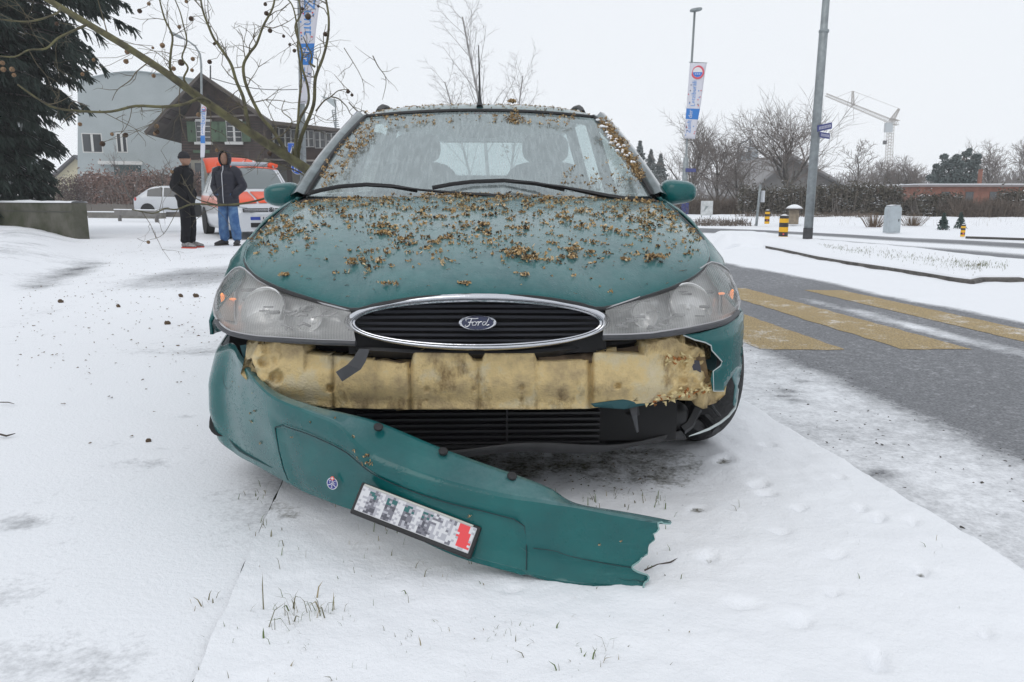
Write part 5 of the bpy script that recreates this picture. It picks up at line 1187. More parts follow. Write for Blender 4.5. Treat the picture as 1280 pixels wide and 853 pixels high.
# wing
Wg = House('timber_wing', 'long brown timber wing with a glazed veranda behind the sign post', 47, 390)
Wg.prism([(329, 151.5), (430, 163), (480, 168), (480, 172), (430, 167), (329, 156)], -1.2, 9, 'roof', M_ROOF)
Wg.prism([(330, 200), (330, 155), (480, 171), (480, 204)], .3, 8, 'wall', M_PLANK); Wg.prism([(330, 262), (330, 199), (480, 203), (480, 262)], .5, 8, 'ground_floor_wall', M_PLAS)
Wg.prism([(330, 201), (330, 199), (480, 202.5), (480, 205)], -.7, .35, 'floor_beam', mat('weathered_board', (.26, .23, .21), .8)); Wg.prism([(330, 205), (330, 202), (480, 205.5), (480, 209)], -.6, .45, 'shadow_beam', M_PLANK2)
for k in range(7):
    u = 334+k*14.6; v = 158.5+k*1.45
    window(Wg, u, v, u+12.8, v+ (24 if k < 3 else 21), 1, 1, .28, fw=.9)
for k in range(5): Wg.rect(340+k*24, 207, 342.5+k*24, 262, -.5, -.3, 'post', M_PLANK2)
for k in range(3): Wg.rect(348+k*24, 212, 360+k*24, 236, .4, .6, 'door_panel', mat('grey_door', (.24, .25, .24), .7))
# ---- hedge, picket fence, low wall, rail
def hedge(name, label, pts, h, dep, seed, mats, n, size, twig=None, group=None, zb=-.1, cat='hedge'):
    """pts: ground line (x, y); a clipped mass of leaves over a twiggy core"""
    R_ = random.Random(seed); o = Vector((pts[0][0], pts[0][1], 0)); T = thing(name, label, cat, o, 0, group); l = MB(); tw = MB(); seg = [(Vector((*a, 0)), Vector((*b_, 0))) for a, b_ in zip(pts, pts[1:])]; tot = sum((b_-a).length for a, b_ in seg)
    for a, b_ in seg:
        m_ = int(n*(b_-a).length/tot); nn = Vector((-(b_-a).y, (b_-a).x, 0)).normalized()
        for k in range(m_):
            f = R_.random(); zf = R_.random()**.7; c = a.lerp(b_, f)-o; hh = h*(1+.16*noise.noise(Vector((c.x*.5, c.y*.5, seed)))); w_ = dep*.5*R_.choice((-1, 1, -1, -1, .5))*R_.uniform(.6, 1)*(1-.25*zf**3)
            q = c + nn*w_ + Vector((0, 0, zb+zf*hh+ (R_.expovariate(12)*h if zf > .9 else 0))); leafy(l, q, (size, size, size), 1, size*.55, R_, range(len(mats)))
        for k in range(m_//8):
            f = R_.random(); c = a.lerp(b_, f)-o+nn*R_.uniform(-.5, .5)*dep; q = c+Vector((R_.gauss(0, .2), R_.gauss(0, .2), h*R_.uniform(.7, 1.12)+zb)); R_.random() < .4 and tw.tube([c+Vector((0, 0, zb)), c.lerp(q, .5)+Vector((R_.gauss(0, .05), 0, 0)), q], [.012, .009, .004], 3, cap=False)
    l.build('foliage', mats, T); tw.build('stems', twig or M_TWIG, T); return T
gxy = lambda u, d: (at(u, 250, d).x, d)
hedge('beech_hedge', 'clipped beech hedge with brown winter leaves before the blue house', [gxy(107, 46), gxy(246, 43)], 1.95, 1.3, 3, [M_BEECH], 26000, .17)
hedge('beech_hedge', 'darker low hedge section left of the fence behind the wall', [gxy(40, 40), gxy(96, 42), gxy(107, 42)], 1.7, 1.2, 4, [snowy('dull_beech', (.10, .065, .06), (.15, .11, .10), .8)], 5000, .11)
F_ = thing('picket_fence', 'weathered grey picket fence along the foot of the beech hedge', 'fence', at(108, 250, 41)); F_.location.z = -.05
R_ = random.Random(8)
p0_, p1_ = at(108, 250, 41), at(226, 250, 39.5); k = 0
while k < 84:
    q = p0_.lerp(p1_, k/84) - F_.location; q.z = 0
    if k == 0: pk = MB().box((-.035, -.01, 0), (.035, .01, .62)).build('picket', mat('old_pickets', (.17, .155, .14), .9), F_); pk.location = q
    else: c = pk.copy(); COL.objects.link(c); c.parent = F_; c.location = q; c.scale = (1, 1, R_.uniform(.93, 1.07)); c.rotation_euler = (0, R_.gauss(0, .03), 0)
    k += 1
for z in (.15, .5): MB().tube([Vector((0, .02, z)), (p1_-F_.location)*1.0 + Vector((0, .02, z-(p1_-F_.location).z))], .02, 4).build('fence_rail', MATS['old_pickets'], F_)
LW = thing('low_wall', 'low grey kerb wall with snow on it below the picket fence', 'wall', at(108, 252, 38)); LW.location.z = -.08
q = at(200, 252, 36.5)-at(108, 252, 38); Ml = frame((0, 0, 0), (q.x, q.y, 0), (-q.y, q.x, 0))
MB().box((0, 0, 0), (q.length, .3, .28), M=Ml).build('wall_body', mat('grey_stone', (.20, .19, .17), .9, var=.3, vscale=3), LW); MB().box((-.02, -.02, .282), (q.length+.02, .32, .33), M=Ml).build('snow_cap', MATS['clean_snow'], LW, bev=.02)
GRl = thing('guard_rail', 'grey timber guard rail on short posts in front of the white hatchback', 'rail', at(142, 258, 33)); GRl.location.z = -.05
q = at(196, 252, 31)-at(142, 252, 33); Ml = frame((0, 0, 0), (q.x, q.y, 0), (-q.y, q.x, 0))
MB().box((0, 0, .22), (q.length, .10, .45), M=Ml).build('rail_beam', mat('grey_beam', (.21, .20, .19), .85, var=.3, vscale=2), GRl); MB().box((-.01, -.01, .452), (q.length, .11, .485), M=Ml).build('snow_cap', MATS['clean_snow'], GRl)
for x in (.28, q.length-.2): MB().box((x-.06, .02, -.1), (x+.06, .12, .22), M=Ml).build('rail_post', MATS['grey_beam'], GRl)
# ---- bare saplings in front of the blue house
for u, d, h, sd_, lb in ((172, 40, 3.6, 5, 'thin bare sapling with forked twigs before the blue house wall'), (206, 42, 3.0, 6, 'slender straight bare sapling right of the forked one before the chalet')):
    p = at(u, 250, d); p.z = -.05; bare_tree('sapling', lb, p, h, sd_, lv=3, kids=[9, 5, 4], th=.8, r=.045, sh=.42, rmin=.008, ang=.55)
# ---- lamp posts
M_GALV = mat('galvanised', (.30, .33, .34), .5, .5, var=.25, vscale=7)
M_BANN = mat('banner_cloth', (.62, .62, .68), .8)
M_BBLUE = mat('banner_blue', (.03, .19, .55), .7)
M_BTXT = mat('banner_text', (.08, .26, .60), .7)
def banner(par, pts, d, words, rot=1, logo=True, dots=14, seed=1, flip=False):
    """pts: photograph corners top-left, top-right, bottom-right, bottom-left"""
    P = [at(u, v, d)-par.location for u, v in pts]; rows = []
    S = lambda a, b_: (P[0].lerp(P[3], b_)).lerp(P[1].lerp(P[2], b_), a) + Vector((0, .05*math.sin(3*b_*math.pi)*(a), 0))
    bn = MB().grid([[S(i/6, j/24) for i in range(7)] for j in range(25)]).build('banner', M_BANN, par, smooth='all', sol=.012)
    R_ = random.Random(seed); f0 = Vector((0, -.012, 0))
    for a0, a1, nm in ((.60, .74, 0),):
        MB().grid([[S(i/6, lerp(a0, a1, j/5))+f0 for i in range(7)] for j in range(6)]).build('banner_block', M_BBLUE, bn)
    up = (P[0]-P[3]); rt = (P[1]-P[0])
    for w_, a_, b_, size, mm in words:
        c = S(a_, b_)+f0*1.6; M = frame(c, up if rot > 0 else -up, (-rt if rot > 0 else rt)); txt(w_, size, M, mm, bn, world=False, ext=.001)
    if logo:
        c = S(.52, .12)+f0*1.5; r = rt.length*.40; M = frame(c, rt, up)
        MB().lathe([(r, 0), (r, .004), (.001, .004)], 28, M).build('emblem', mat('emblem_red', (.62, .08, .12), .6), bn)
        MB().lathe([(r*.72, .005), (r*.72, .008), (.001, .008)], 28, M).build('emblem_field', mat('emblem_white', (.7, .7, .72), .6), bn)
        vs = [M @ Vector((r*.70*math.cos(math.pi+math.pi*k/16), r*.70*math.sin(math.pi+math.pi*k/16), .010)) for k in range(17)]; MB().add(vs, [tuple(range(17))]).build('emblem_wave', mat('emblem_blue', (.04, .16, .55), .6), bn)
        for x in (-.3, 0, .3): MB().lathe([(r*.09, .011), (r*.09, .012), (.0001, .012)], 8, M @ Matrix.Translation((x*r, -.25*r, 0))).build('emblem_star', MATS['emblem_white'], bn)
    cm_ = [mat('dot_red', (.6, .06, .08), .7), mat('dot_dark', (.08, .08, .12), .7), M_BTXT]
    dm = []
    for k in range(dots):
        b_ = R_.uniform(.24, .97); a_ = R_.choice((R_.uniform(.05, .2), R_.uniform(.7, .92), R_.uniform(.75, .92)))
        if .58 < b_ < .76: continue
        r = rt.length*.035; c = S(a_, b_)+f0*1.5; i = R_.randrange(3)
        o = MB().lathe([(r, 0), (r, .003), (.0001, .003)], 8, frame(c, rt, up)).build('confetti_dot', cm_[i], bn)
    return bn
def lamp(label, foot, topp, r0, r1, step=None, name='street_lamp', group='street lamps by the road'):
    T = thing(name, label, 'street lamp', foot, 0, group); q = topp-foot; P = [Vector((0, 0, 0)), q]
    if step: P = [Vector((0, 0, 0)), q*step, q*(step+.004), q]; R_ = [r0, r0*.93, r1*1.05, r1]
    else: R_ = [r0, r1]
    MB().tube(P, R_, 14).build('pole', M_GALV, T, smooth='all'); return T
# near right pole with street signs
f = gr(1009, 304, -.05); t_ = at(1030, 38, f.y); e_ = at(1034.5, -25, f.y)
L1 = lamp('tall galvanised lamp pole with two blue street signs and a dark foot on the island', f, e_, .095, .072, step=(t_-f).length/(e_-f).length)
MB().lathe([(.10, 0), (.10, .32)], 16).build('base_sleeve', mat('dark_sleeve', (.05, .05, .055), .6, var=.3, vscale=8), L1, smooth=True)
MB().lathe([(.098, .0), (.103, .01), (.103, .05), (.08, .07)], 14, Matrix.Translation(t_-f-Vector((0, 0, .05)))).build('collar', M_GALV, L1, smooth=True)
M_SBLUE = mat('sign_blue', (.05, .06, .20), .5); M_SPALE = mat('sign_lettering', (.45, .45, .55), .5)
for c4, wd in ((((1022, 157), (1040, 153), (1040, 161), (1022, 165)), 'Hauptstrasse'), (((1025, 165), (1037.5, 167), (1037, 174), (1025, 172)), 'Birkenweg')):
    P = [at(u, v, f.y-.12)-f for u, v in c4]; n_ = Vector((0, .02, 0)); rows = [P, [p+n_ for p in P]]
    s_ = MB().grid([[P[0], P[1], P[2], P[3]], [p+n_ for p in P]], close=True).add(P, [(0, 1, 2, 3)]).add([p+n_ for p in P], [(3, 2, 1, 0)]).build('street_sign', M_SBLUE, L1)
    c = (P[0]+P[1]+P[2]+P[3])/4 - Vector((0, .006, 0)); txt('m'*1 if 0 else ('illegible'[:0] or wd)[:0] or '', .05, Matrix(), M_SPALE, s_) if 0 else None
    MB().add([c + (P[1]-P[0])*x + (P[3]-P[0])*y for x, y in ((-.40, -.22), (.40, -.22), (.40, .22), (-.40, .22))], [(0, 1, 2, 3)]).build('lettering_band', M_SPALE, s_)
    for k in range(7):
        x = -.36+.105*k; MB().add([c + Vector((0, -.003, 0)) + (P[1]-P[0])*(x+dx) + (P[3]-P[0])*y for dx, y in ((0, -.15), (.045, -.15), (.045, .16), (0, .16))], [(0, 1, 2, 3)]).build('letter_stroke', M_SBLUE, s_)
# far right lamp with banner
f = gr(853, 273, -.05); d = f.y; t_ = at(868.5, 13, d)
L2 = lamp('slim street lamp with a white festival banner above the right mirror of the car', f, t_, .13, .05, step=.30)
hd = MB(); blob(hd, at(870, 12.5, d)-f, .55, .3, .16, (0, -.15, 0), p=3); hd.build('lamp_head', M_GALV, L2, smooth='all')
MB().tube([at(861.5, 78, d)-f, at(884, 79, d)-f], .02, 5).build('banner_arm', M_GALV, L2)
banner(L2, ((862.5, 79), (883.5, 79), (869, 174), (855, 173)), d-.12, [('Letziburäli', .42, .40, .27, M_BTXT), ('der', .34, .67, .27, M_BANN), ('Zunft', .34, .84, .26, M_BTXT)], 1, True, 22, 4)
P = [at(u, v, d-.2)-f for u, v in ((857, 210.5), (870, 211), (870, 215.5), (857, 215))]
MB().grid([P, [p+Vector((0, .03, 0)) for p in P]], close=True).add(P, [(0, 1, 2, 3)]).build('street_sign', M_SBLUE, L2)
BIN = MB().box((-.17, -.15, -.25), (.17, .15, .30), M=Matrix.Translation(at(855.5, 262, d-.5))).build('litter_bin', mat('bin_blue', (.03, .05, .22), .5), bev=.02); tag(BIN, 'small dark blue box hung on the lamp post beside the right mirror', 'bin')
# near left lamp with banner, crossing and path signs
f = at(379.5, 262, 24.5); f.z = -.05; d = f.y; t_ = at(374.5, -20, d)
L3 = lamp('lamp pole with large banner and blue crossing signs left of the teal car', f, t_, .10, .075)
banner(L3, ((375.5, -62), (407, -62), (385, 130), (374.5, 130)), d-.14, [('Zunft', .50, .43, .46, M_BTXT), ('der', .40, .67, .30, M_BANN), ('zur', .30, .80, .30, M_BTXT)], -1, False, 26, 8)
def disc_sign(par, c, w_, h_, shape, name):
    M = Matrix.Translation(c) @ Matrix.Rotation(math.pi/2, 4, 'X')
    if shape == 'sq':
        s_ = MB().box((-w_/2, -h_/2, -.02), (w_/2, h_/2, 0), M=M).build(name, M_WHT, par, bev=.01); MB().box((-w_*.46, -h_*.46, .001), (w_*.46, h_*.46, .006), M=M).build('sign_field', mat('traffic_blue', (.02, .11, .50), .4), s_)
        MB().add([M @ Vector(p) for p in ((-w_*.30, -h_*.30, .009), (w_*.30, -h_*.30, .009), (0, h_*.34, .009))], [(0, 1, 2)]).build('white_triangle', M_WHT, s_)
        MB().tube([M @ Vector(p) for p in ((-.04, -.12, .013), (.0, .0, .013), (.0, .05, .013))], .012, 5).tube([M @ Vector(p) for p in ((.04, -.12, .013), (.0, .0, .013))], .012, 5).lathe([(.018, .012), (.018, .016)], 8, M @ Matrix.Translation((0, .075, 0))).build('walker_symbol', MATS['engine_bay_black'], s_)
    else:
        s_ = MB().lathe([(w_/2, -.02), (w_/2, 0)], 28, M).build(name, M_WHT, par); MB().lathe([(w_*.46, .001), (w_*.46, .006)], 28, M).build('sign_field', MATS['traffic_blue'], s_)
        MB().tube([M @ Vector(p) for p in ((-.09, -.12, .010), (-.09, .10, .010))], .018, 5).tube([M @ Vector(p) for p in ((-.02, -.12, .010), (-.02, .06, .010))], .018, 5).tube([M @ Vector(p) for p in ((.08, -.1, .010), (.10, 0, .010))], .012, 5).build('walker_symbol', M_WHT, s_)
disc_sign(L3, at(365.8, 187, d-.2)-f, .30, .40, 'sq', 'crossing_sign'); disc_sign(L3, at(372, 210, d-.2)-f, .40, .40, 'rd', 'footpath_sign')
MB().tube([at(366, 180, d-.1)-f, at(378, 180, d-.1)-f], .012, 5).tube([at(366, 194, d-.1)-f, at(378, 194, d-.1)-f], .012, 5).build('sign_bracket', M_GALV, L3)
# far left lamp with curved arm
f = at(254, 262, 37); f.z = -.05; d = 37
T = thing('street_lamp', 'distant lamp with curved arm and narrow banner behind the two men', 'street lamp', f, 0, 'street lamps by the road')
MB().tube([Vector((0, 0, 0))]+[at(u, v, d)-f for u, v in ((253, 200), (252, 130), (251.5, 80), (250, 68), (244, 58), (236, 52), (228, 48))], [.08, .07, .055, .05, .045, .04, .035, .03], 8).build('pole', M_GALV, T, smooth='all')
hd = MB(); blob(hd, at(220, 44, d)-f, .62, .3, .14, (0, .45, 0), p=3); hd.build('lamp_head', M_GALV, T, smooth='all')
banner(T, ((251.5, 128), (258, 128), (255.5, 197), (250.5, 197)), d-.15, [('Letziburäli', .45, .38, .30, M_BTXT)], 1, True, 0, 2)
# overhead cable from the chalet
tag(MB().tube([at(lerp(262, 372, k/12), lerp(97, 112, k/12)+6*math.sin(math.pi*k/12), 43) for k in range(13)], .02, 4).build('overhead_cable', M_TRIM), 'thin overhead cable running from the chalet gable to the right', 'cable')
# triangular floodlight panel on a lattice mast, far off
d = 90; f = at(420, 262, d); f.z = 0; T = thing('floodlight_mast', 'distant lattice mast with a grey triangular sail left of the windscreen', 'mast', f)
P = [at(u, v, d)-f for u, v in ((400, 119.5), (419.5, 124.5), (419, 135))]; MB().add(P+[p+Vector((0, .3, 0)) for p in P], [(0, 1, 2), (5, 4, 3), (0, 3, 4, 1), (1, 4, 5, 2), (2, 5, 3, 0)]).build('sail', mat('grey_sail', (.36, .40, .41), .7), T)
la = MB()
for k in range(12):
    a_, b_ = at(lerp(415, 420, k/11), lerp(138, 166, k/11), d)-f, at(lerp(419, 426, k/11), lerp(138, 166, k/11), d)-f; la.tube([a_, b_], .05, 4)
la.tube([at(419.5, 125, d)-f, at(419.5, 138, d)-f, at(420, 166, d)-f, Vector((0, 0, 0))], .08, 4).tube([at(415, 138, d)-f, at(420, 166, d)-f], .06, 4).build('lattice', M_GALV, T)
# ---- bollards
M_BY = mat('bollard_yellow', (.85, .46, .01), .5, var=.15, vscale=10); M_BK = mat('bollard_black', (.03, .028, .03), .5)
def bollard(u, v0, v1, label):
    f = gr(u, v1, -.05) if v1 > 285 else at(u, v1, 26.6); h = (v1-v0)/FPX*f.y*1.0; r = h*.175
    T = thing('bollard', label, 'bollard', f, 0, 'striped bollards at the crossing')
    bands = [(0, .17, M_BY), (.17, .34, M_BK), (.34, .53, M_BY), (.53, .70, M_BK), (.70, .86, M_BY), (.86, .95, M_BK)]
    for a_, b_, m_ in bands:
        MB().lathe([(r, a_*h), (r, b_*h)], 18).build('yellow_band' if m_ is M_BY else 'black_band', m_, T, smooth=True)
    MB().lathe([(r, .95*h), (r*.9, .965*h), (r*.62, .985*h), (r*.35, 1.0*h), (.001, 1.0*h)], 18).build('cap', M_BK, T, smooth=True)
    MB().lathe([(r*.8, .972*h), (r*.6, 1.0*h), (r*.3, 1.02*h), (.001, 1.022*h)], 14).build('snow_cap', MATS['clean_snow'], T, smooth='all')
    MB().lathe([(.02, 0), (.02, .004), (.001, .004)], 10, Matrix.Translation((-r*.3, -r*.965, .26*h)) @ Matrix.Rotation(math.pi/2, 4, 'X')).build('reflector', mat('red_reflector', (.7, .1, .12), .3), T)
bollard(978.5, 269.5, 301, 'yellow and black striped bollard nearest, left of the tall lamp pole')
bollard(958.5, 263, 280, 'striped bollard farther back to the left, beside the thin sign post')
bollard(1203, 281, 296, 'striped bollard on the far right by the dark kerb line')
# ---- cabinet
f = gr(1114, 291, -.05); M = Matrix(); w_ = 15.5/FPX*f.y; h = 32.5/FPX*f.y
T = thing('utility_cabinet', 'pale grey rounded utility cabinet standing in the snow', 'cabinet', f)
rows = []
for y in (-.14, .14):
    pr_ = [(-w_/2, 0), (-w_/2, h*.88), (-w_*.46, h*.95), (-w_*.36, h*.99), (-w_*.2, h*1.01), (w_*.2, h*1.01), (w_*.36, h*.99), (w_*.46, h*.95), (w_/2, h*.88), (w_/2, 0)]; rows.append([Vector((x, y, z)) for x, z in pr_])
MB().grid(rows).add(rows[0], [tuple(range(10))]).add(rows[1], [tuple(range(10))[::-1]]).build('casing', mat('cabinet_grey', (.42, .47, .50), .5, var=.12, vscale=6), T, bev=.012)
MB().box((-w_*.4, -.146, h*.05), (w_*.4, -.142, h*.86)).build('door', mat('cabinet_grey', (.42, .47, .50), .5), T, bev=.002); MB().box((w_*.28, -.155, h*.42), (w_*.34, -.145, h*.52)).build('handle', M_TRIM, T)
MB().grid([[Vector((x*w_*.4, y, h*1.012+.02*(1-abs(x)))) for x in (-1, -.5, 0, .5, 1)] for y in (-.13, 0, .13)]).build('snow_cap', MATS['clean_snow'], T, sol=.01)
# ---- sign pole, board, stone post with snow cap
f = at(945.5, 279, 26.5); T = thing('sign_post', 'thin grey post with a narrow sign seen edge on beside the striped bollard', 'sign', f)
MB().tube([Vector((0, 0, -.1)), at(950.5, 231, 26.5)-f], .045, 8).build('post', M_GALV, T, smooth='all'); MB().box((-.04, -.25, 0), (.02, .25, .38), M=Matrix.Translation(at(952, 253, 26.5)-f)).build('sign_plate', mat('pale_plate', (.5, .52, .55), .5), T)
f = at(883, 268, 31); T = thing('notice_board', 'white notice board on posts in front of the brown brush', 'sign', f)
MB().box((-.23, -.03, -.05), (.24, .03, .52)).build('board', mat('board_white', (.60, .62, .62), .6, var=.25, vscale=9), T, bev=.01)
MB().add([(-.12, -.036, .10), (.06, -.036, .30), (-.05, -.036, .34)], [(0, 1, 2)]).build('board_print', mat('print_grey', (.25, .28, .28), .6), T)
for x in (-.18, .18): MB().tube([(x, .02, -.6), (x, .02, .0)], .02, 5).build('leg', M_GALV, T)
f = at(992, 275, 27.5); T = thing('stone_post', 'small stone post with a snow covered pointed cap', 'post', f)
MB().lathe([(.17, -.15), (.17, .33), (.15, .36)], 12).build('post_body', mat('post_stone', (.28, .23, .17), .9, var=.3, vscale=8), T, smooth=True)
MB().lathe([(.30, .36), (.32, .385), (.02, .44)], 14).build('cap', mat('post_cap', (.12, .10, .09), .9), T); MB().lathe([(.29, .392), (.22, .46), (.1, .52), (.001, .535)], 14).build('snow_cap', MATS['clean_snow'], T, smooth='all')
# ---- hedges and brush on the right
hedge('evergreen_hedge', 'long snow dusted evergreen hedge behind the utility cabinet', [gxy(925, 36), gxy(1010, 35), gxy(1125, 34)], 1.18, 1.4, 11, [M_HEDGE], 17000, .13, zb=.05)
hedge('evergreen_hedge', 'short dark hedge topped with snow below the brick building', [gxy(1142, 33), gxy(1195, 33)], .85, 1.6, 12, [M_HEDGE], 6500, .13, zb=.05)
hedge('evergreen_hedge', 'dark hedge cut off by the right picture edge', [gxy(1246, 33), gxy(1330, 32)], .95, 1.6, 13, [M_HEDGE], 6000, .13, zb=.05)
def brush(label, u0, u1, d, h, n, seed, zb=0, m_=None):
    R_ = random.Random(seed); o = at((u0+u1)/2, 250, d); o.z = zb; T = thing('brushwood', label, 'bush', o); b_ = MB(); xa, xb = at(u0, 250, d).x-o.x, at(u1, 250, d).x-o.x
    for k in range(n):
        x = R_.uniform(xa, xb); y = R_.uniform(-.9, .9); L = h*R_.uniform(.45, 1.0)*(1+.25*noise.noise(Vector((x*.8, y, seed)))); p = Vector((x, y, -.1)); dd = Vector((R_.gauss(0, .35), R_.gauss(0, .3), 1)).normalized(); pts = [p]
        for j in range(3): dd = (dd+Vector((R_.gauss(0, .22), R_.gauss(0, .22), R_.gauss(0, .1)))).normalized(); pts.append(pts[-1]+dd*L/3)
        b_.tube(pts, [.011, .009, .006, .003], 3, cap=False)
        for q in range(2):
            s_ = pts[R_.choice((1, 2))]; b_.tube([s_, s_+Vector((R_.gauss(0, .3), R_.gauss(0, .3), R_.uniform(.05, .35)))*h*.5], [.006, .003], 3, cap=False)
    b_.build('stems', m_ or M_BRUSH, T)
brush('tangle of brown brushwood under the bare trees behind the right mirror', 828, 950, 37, 1.3, 2300, 21)
brush('brown brushwood in front of the brick building', 1100, 1150, 35, 1.15, 900, 22, .05)
brush('tall brown brushwood covering the right half of the brick building', 1185, 1262, 32, 1.15, 1700, 23, .05)
brush('pale brown stalks along the foot of the long hedge', 925, 1090, 32, .5, 1300, 24, .0)
brush('low reddish weeds at the left foot of the brushwood by the road', 868, 935, 28, .42, 500, 26, -.05)
p = gr(1092, 287, .05); p.y = 24
for u, v, d, h, n, sd_, lb in ((1092, 290, 25.9, .5, 60, 31, 'small brown tuft of dead weeds left of the cabinet'), (1140, 290, 27, .45, 60, 32, 'pale dead weeds right of the cabinet')):
    R_ = random.Random(sd_); o = at(u, v-2, d); o.z = -.05; T = thing('weed_clump', lb, 'weeds', o); b_ = MB()
    for k in range(n*2): q = Vector((R_.gauss(0, .12), R_.gauss(0, .1), 0)); b_.tube([q, q*2.2+Vector((0, 0, h*R_.uniform(.5, 1)))], [.007, .003], 3, cap=False)
    b_.build('stems', mat('weed_brown', (.13, .09, .06), .9), T)
# small conifers
for u, v0, v1, d, sd_, lb in ((1178.5, 267, 287, 24, 41, 'left and brighter of the two small young firs before the hedge'), (1200, 266, 284, 25, 42, 'right young fir, half hidden behind the striped bollard')):
    R_ = random.Random(sd_); o = at(u, v1, d); o.z = -.07; h = at(u, v0, d).z+.07; T = thing('young_fir', lb, 'fir tree', o); MB().tube([(0, 0, -.1), (0, 0, h*.95)], [.03, .01], 5).build('trunk', M_BARK, T); nd = MB()
    for k in range(520):
        f = R_.random()**.8; r = .42*h*(1-f)*R_.random()**.5; a_ = R_.uniform(0, 6.28); c = Vector((r*math.cos(a_), r*math.sin(a_), f*h)); leafy(nd, c, (.01, .01, .01), 1, .045, R_)
    nd.build('crown', snowy('fir_needles', (.04, .075, .065), (.07, .10, .09), .45), T)
# ---- trees on the right
TG = 'bare trees on the right'
def tr(u, d, h, seed, lb, **o):
    p = at(u, 250, d); p.z = 0; return bare_tree(o.pop('nm', 'bare_tree'), lb, p, h, seed, **o)
tr(862, 44, 6.6, 51, 'wide bare tree with fine upright twigs behind the banner lamp', kids=[12, 7, 5, 4], th=.55, sh=.6, r=.12, rmin=.010, st=.15, ang=.62, lv=4)
tr(897, 42, 5.8, 52, 'dense bare tree between the banner lamp and the silo', kids=[12, 7, 5, 4], th=.5, sh=.62, r=.11, rmin=.010, st=.1, ang=.7, lv=4)
tr(925, 40, 4.7, 53, 'low bushy bare tree in front of the silo tower', kids=[11, 7, 5, 3], th=.5, sh=.62, r=.09, rmin=.010, st=.1, ang=.75, lv=4)
tr(983, 40, 7.9, 54, 'spreading bare tree with thick dark limbs left of the tall lamp pole', kids=[10, 7, 5, 4], th=.42, sh=.72, r=.22, rmin=.010, st=.25, ang=.72, lv=4, wob=.14)
tr(1062, 62, 6.2, 55, 'lone small bare tree on the skyline right of the barn', kids=[14, 7, 5], th=.75, sh=.42, r=.09, rmin=.02, lv=3, ang=.8)
tr(1095, 60, 5.8, 56, 'round bare tree just left of the crane tower', kids=[12, 7, 5, 3], th=.45, sh=.62, r=.1, rmin=.015, st=.1, ang=.8)
tr(1126, 58, 5.6, 57, 'bare tree right of the crane tower with a broad crown', kids=[12, 7, 5, 3], th=.45, sh=.62, r=.1, rmin=.015, st=.1, ang=.85)
tr(1147, 60, 4.2, 58, 'low bare tree at the left end of the brick building', kids=[12, 7, 5, 3], th=.45, sh=.62, r=.08, rmin=.015, st=.1, ang=.85)
tr(1240, 58, 6.6, 59, 'bare tree behind the brick building right of the pine', kids=[12, 7, 5, 3], th=.5, sh=.6, r=.1, rmin=.016, st=.1, ang=.7)
tr(1276, 60, 7.2, 60, 'bare tree above the brick building at the right picture edge', kids=[12, 7, 5, 3], th=.5, sh=.6, r=.1, rmin=.016, st=.1, ang=.7)
# distant wood closing the skyline
R_ = random.Random(70); b_ = MB()
for k in range(3600):
    u = R_.uniform(1040, 1330) if R_.random() < .6 else R_.uniform(440, 960); d = R_.uniform(95, 120); p = at(u, 250, d); p.z = 0; h = R_.uniform(2.2, 4.2); dd = Vector((R_.gauss(0, .25), 0, 1)); b_.tube([p, p+dd*h*.5+Vector((R_.gauss(0, .2), 0, 0)), p+dd*h], [.09, .06, .03], 3, cap=False)
tag(b_.build('far_wood', mat('far_wood', (.22, .21, .21), .9)), 'distant strip of bare woodland along the horizon', 'woodland', kind='stuff')
# birches behind the car
def birch(u, d, h, seed, lean, lb, tf=1.):
    p = at(u, 250, d); p.z = 0; return bare_tree('birch_tree', lb, p, h, seed, group='birches behind the car', mb_=mat('birch_bark', (.36, .35, .34), .8, var=.4, vscale=4), mt=mat('birch_twig', (.30, .285, .28), .9), cat='birch tree', kids=[20, 7, 5], lv=3, th=.92, sh=.30, r=.09*tf, rmin=.0055, rs=.34, st=.32, ang=.62, up=.05, droop=.10, wob=.05, lean=lean, tl=0)
birch(613, 34, 9.2, 81, 0.0, 'central tallest birch with thin drooping twigs behind the aerial')
birch(602, 35, 6.7, 82, -.27, 'birch leaning left of the tallest birch behind the car', .8); birch(632, 35, 6.8, 83, .22, 'birch leaning right of the tallest birch behind the car', .8)
# conifers right of the windscreen, haze painted into their needle colour
def cone_tree(u, d, h, seed, lb, w_=.26, m_=None, gaps=.0, n=2600, nm='conifer', size=.15):
    R_ = random.Random(seed); o = at(u, 250, d); o.z = 0; T = thing(nm, lb, 'tree', o); MB().tube([(0, 0, 0), (0, 0, h*.97)], [.12, .02], 6).build('trunk', M_BARK, T); nd = MB()
    for k in range(n):
        f = R_.random()**.8; lay = (f*11) % 1; r = w_*h*(1-f)*(.55+.45*(1-lay))*R_.random()**.45; a_ = R_.uniform(0, 6.28)
        leafy(nd, Vector((r*math.cos(a_), r*math.sin(a_), f*h-.12*r)), (.02, .02, .02), 1, size, R_)
    nd.build('crown', m_ or M_NEEDF, T); return T
cone_tree(798, 58, 4.9, 91, 'pointed spruce directly right of the windscreen pillar', w_=.42, n=1500, m_=snowy('needles_hazy', (.14, .16, .16), (.18, .20, .20), .5)); cone_tree(812, 60, 4.4, 92, 'second spruce partly hidden behind the pointed one', w_=.44, n=1400, m_=MATS['needles_hazy']); cone_tree(824, 57, 3.9, 93, 'lower spruce above the right mirror', w_=.5, n=1300, m_=MATS['needles_hazy'])
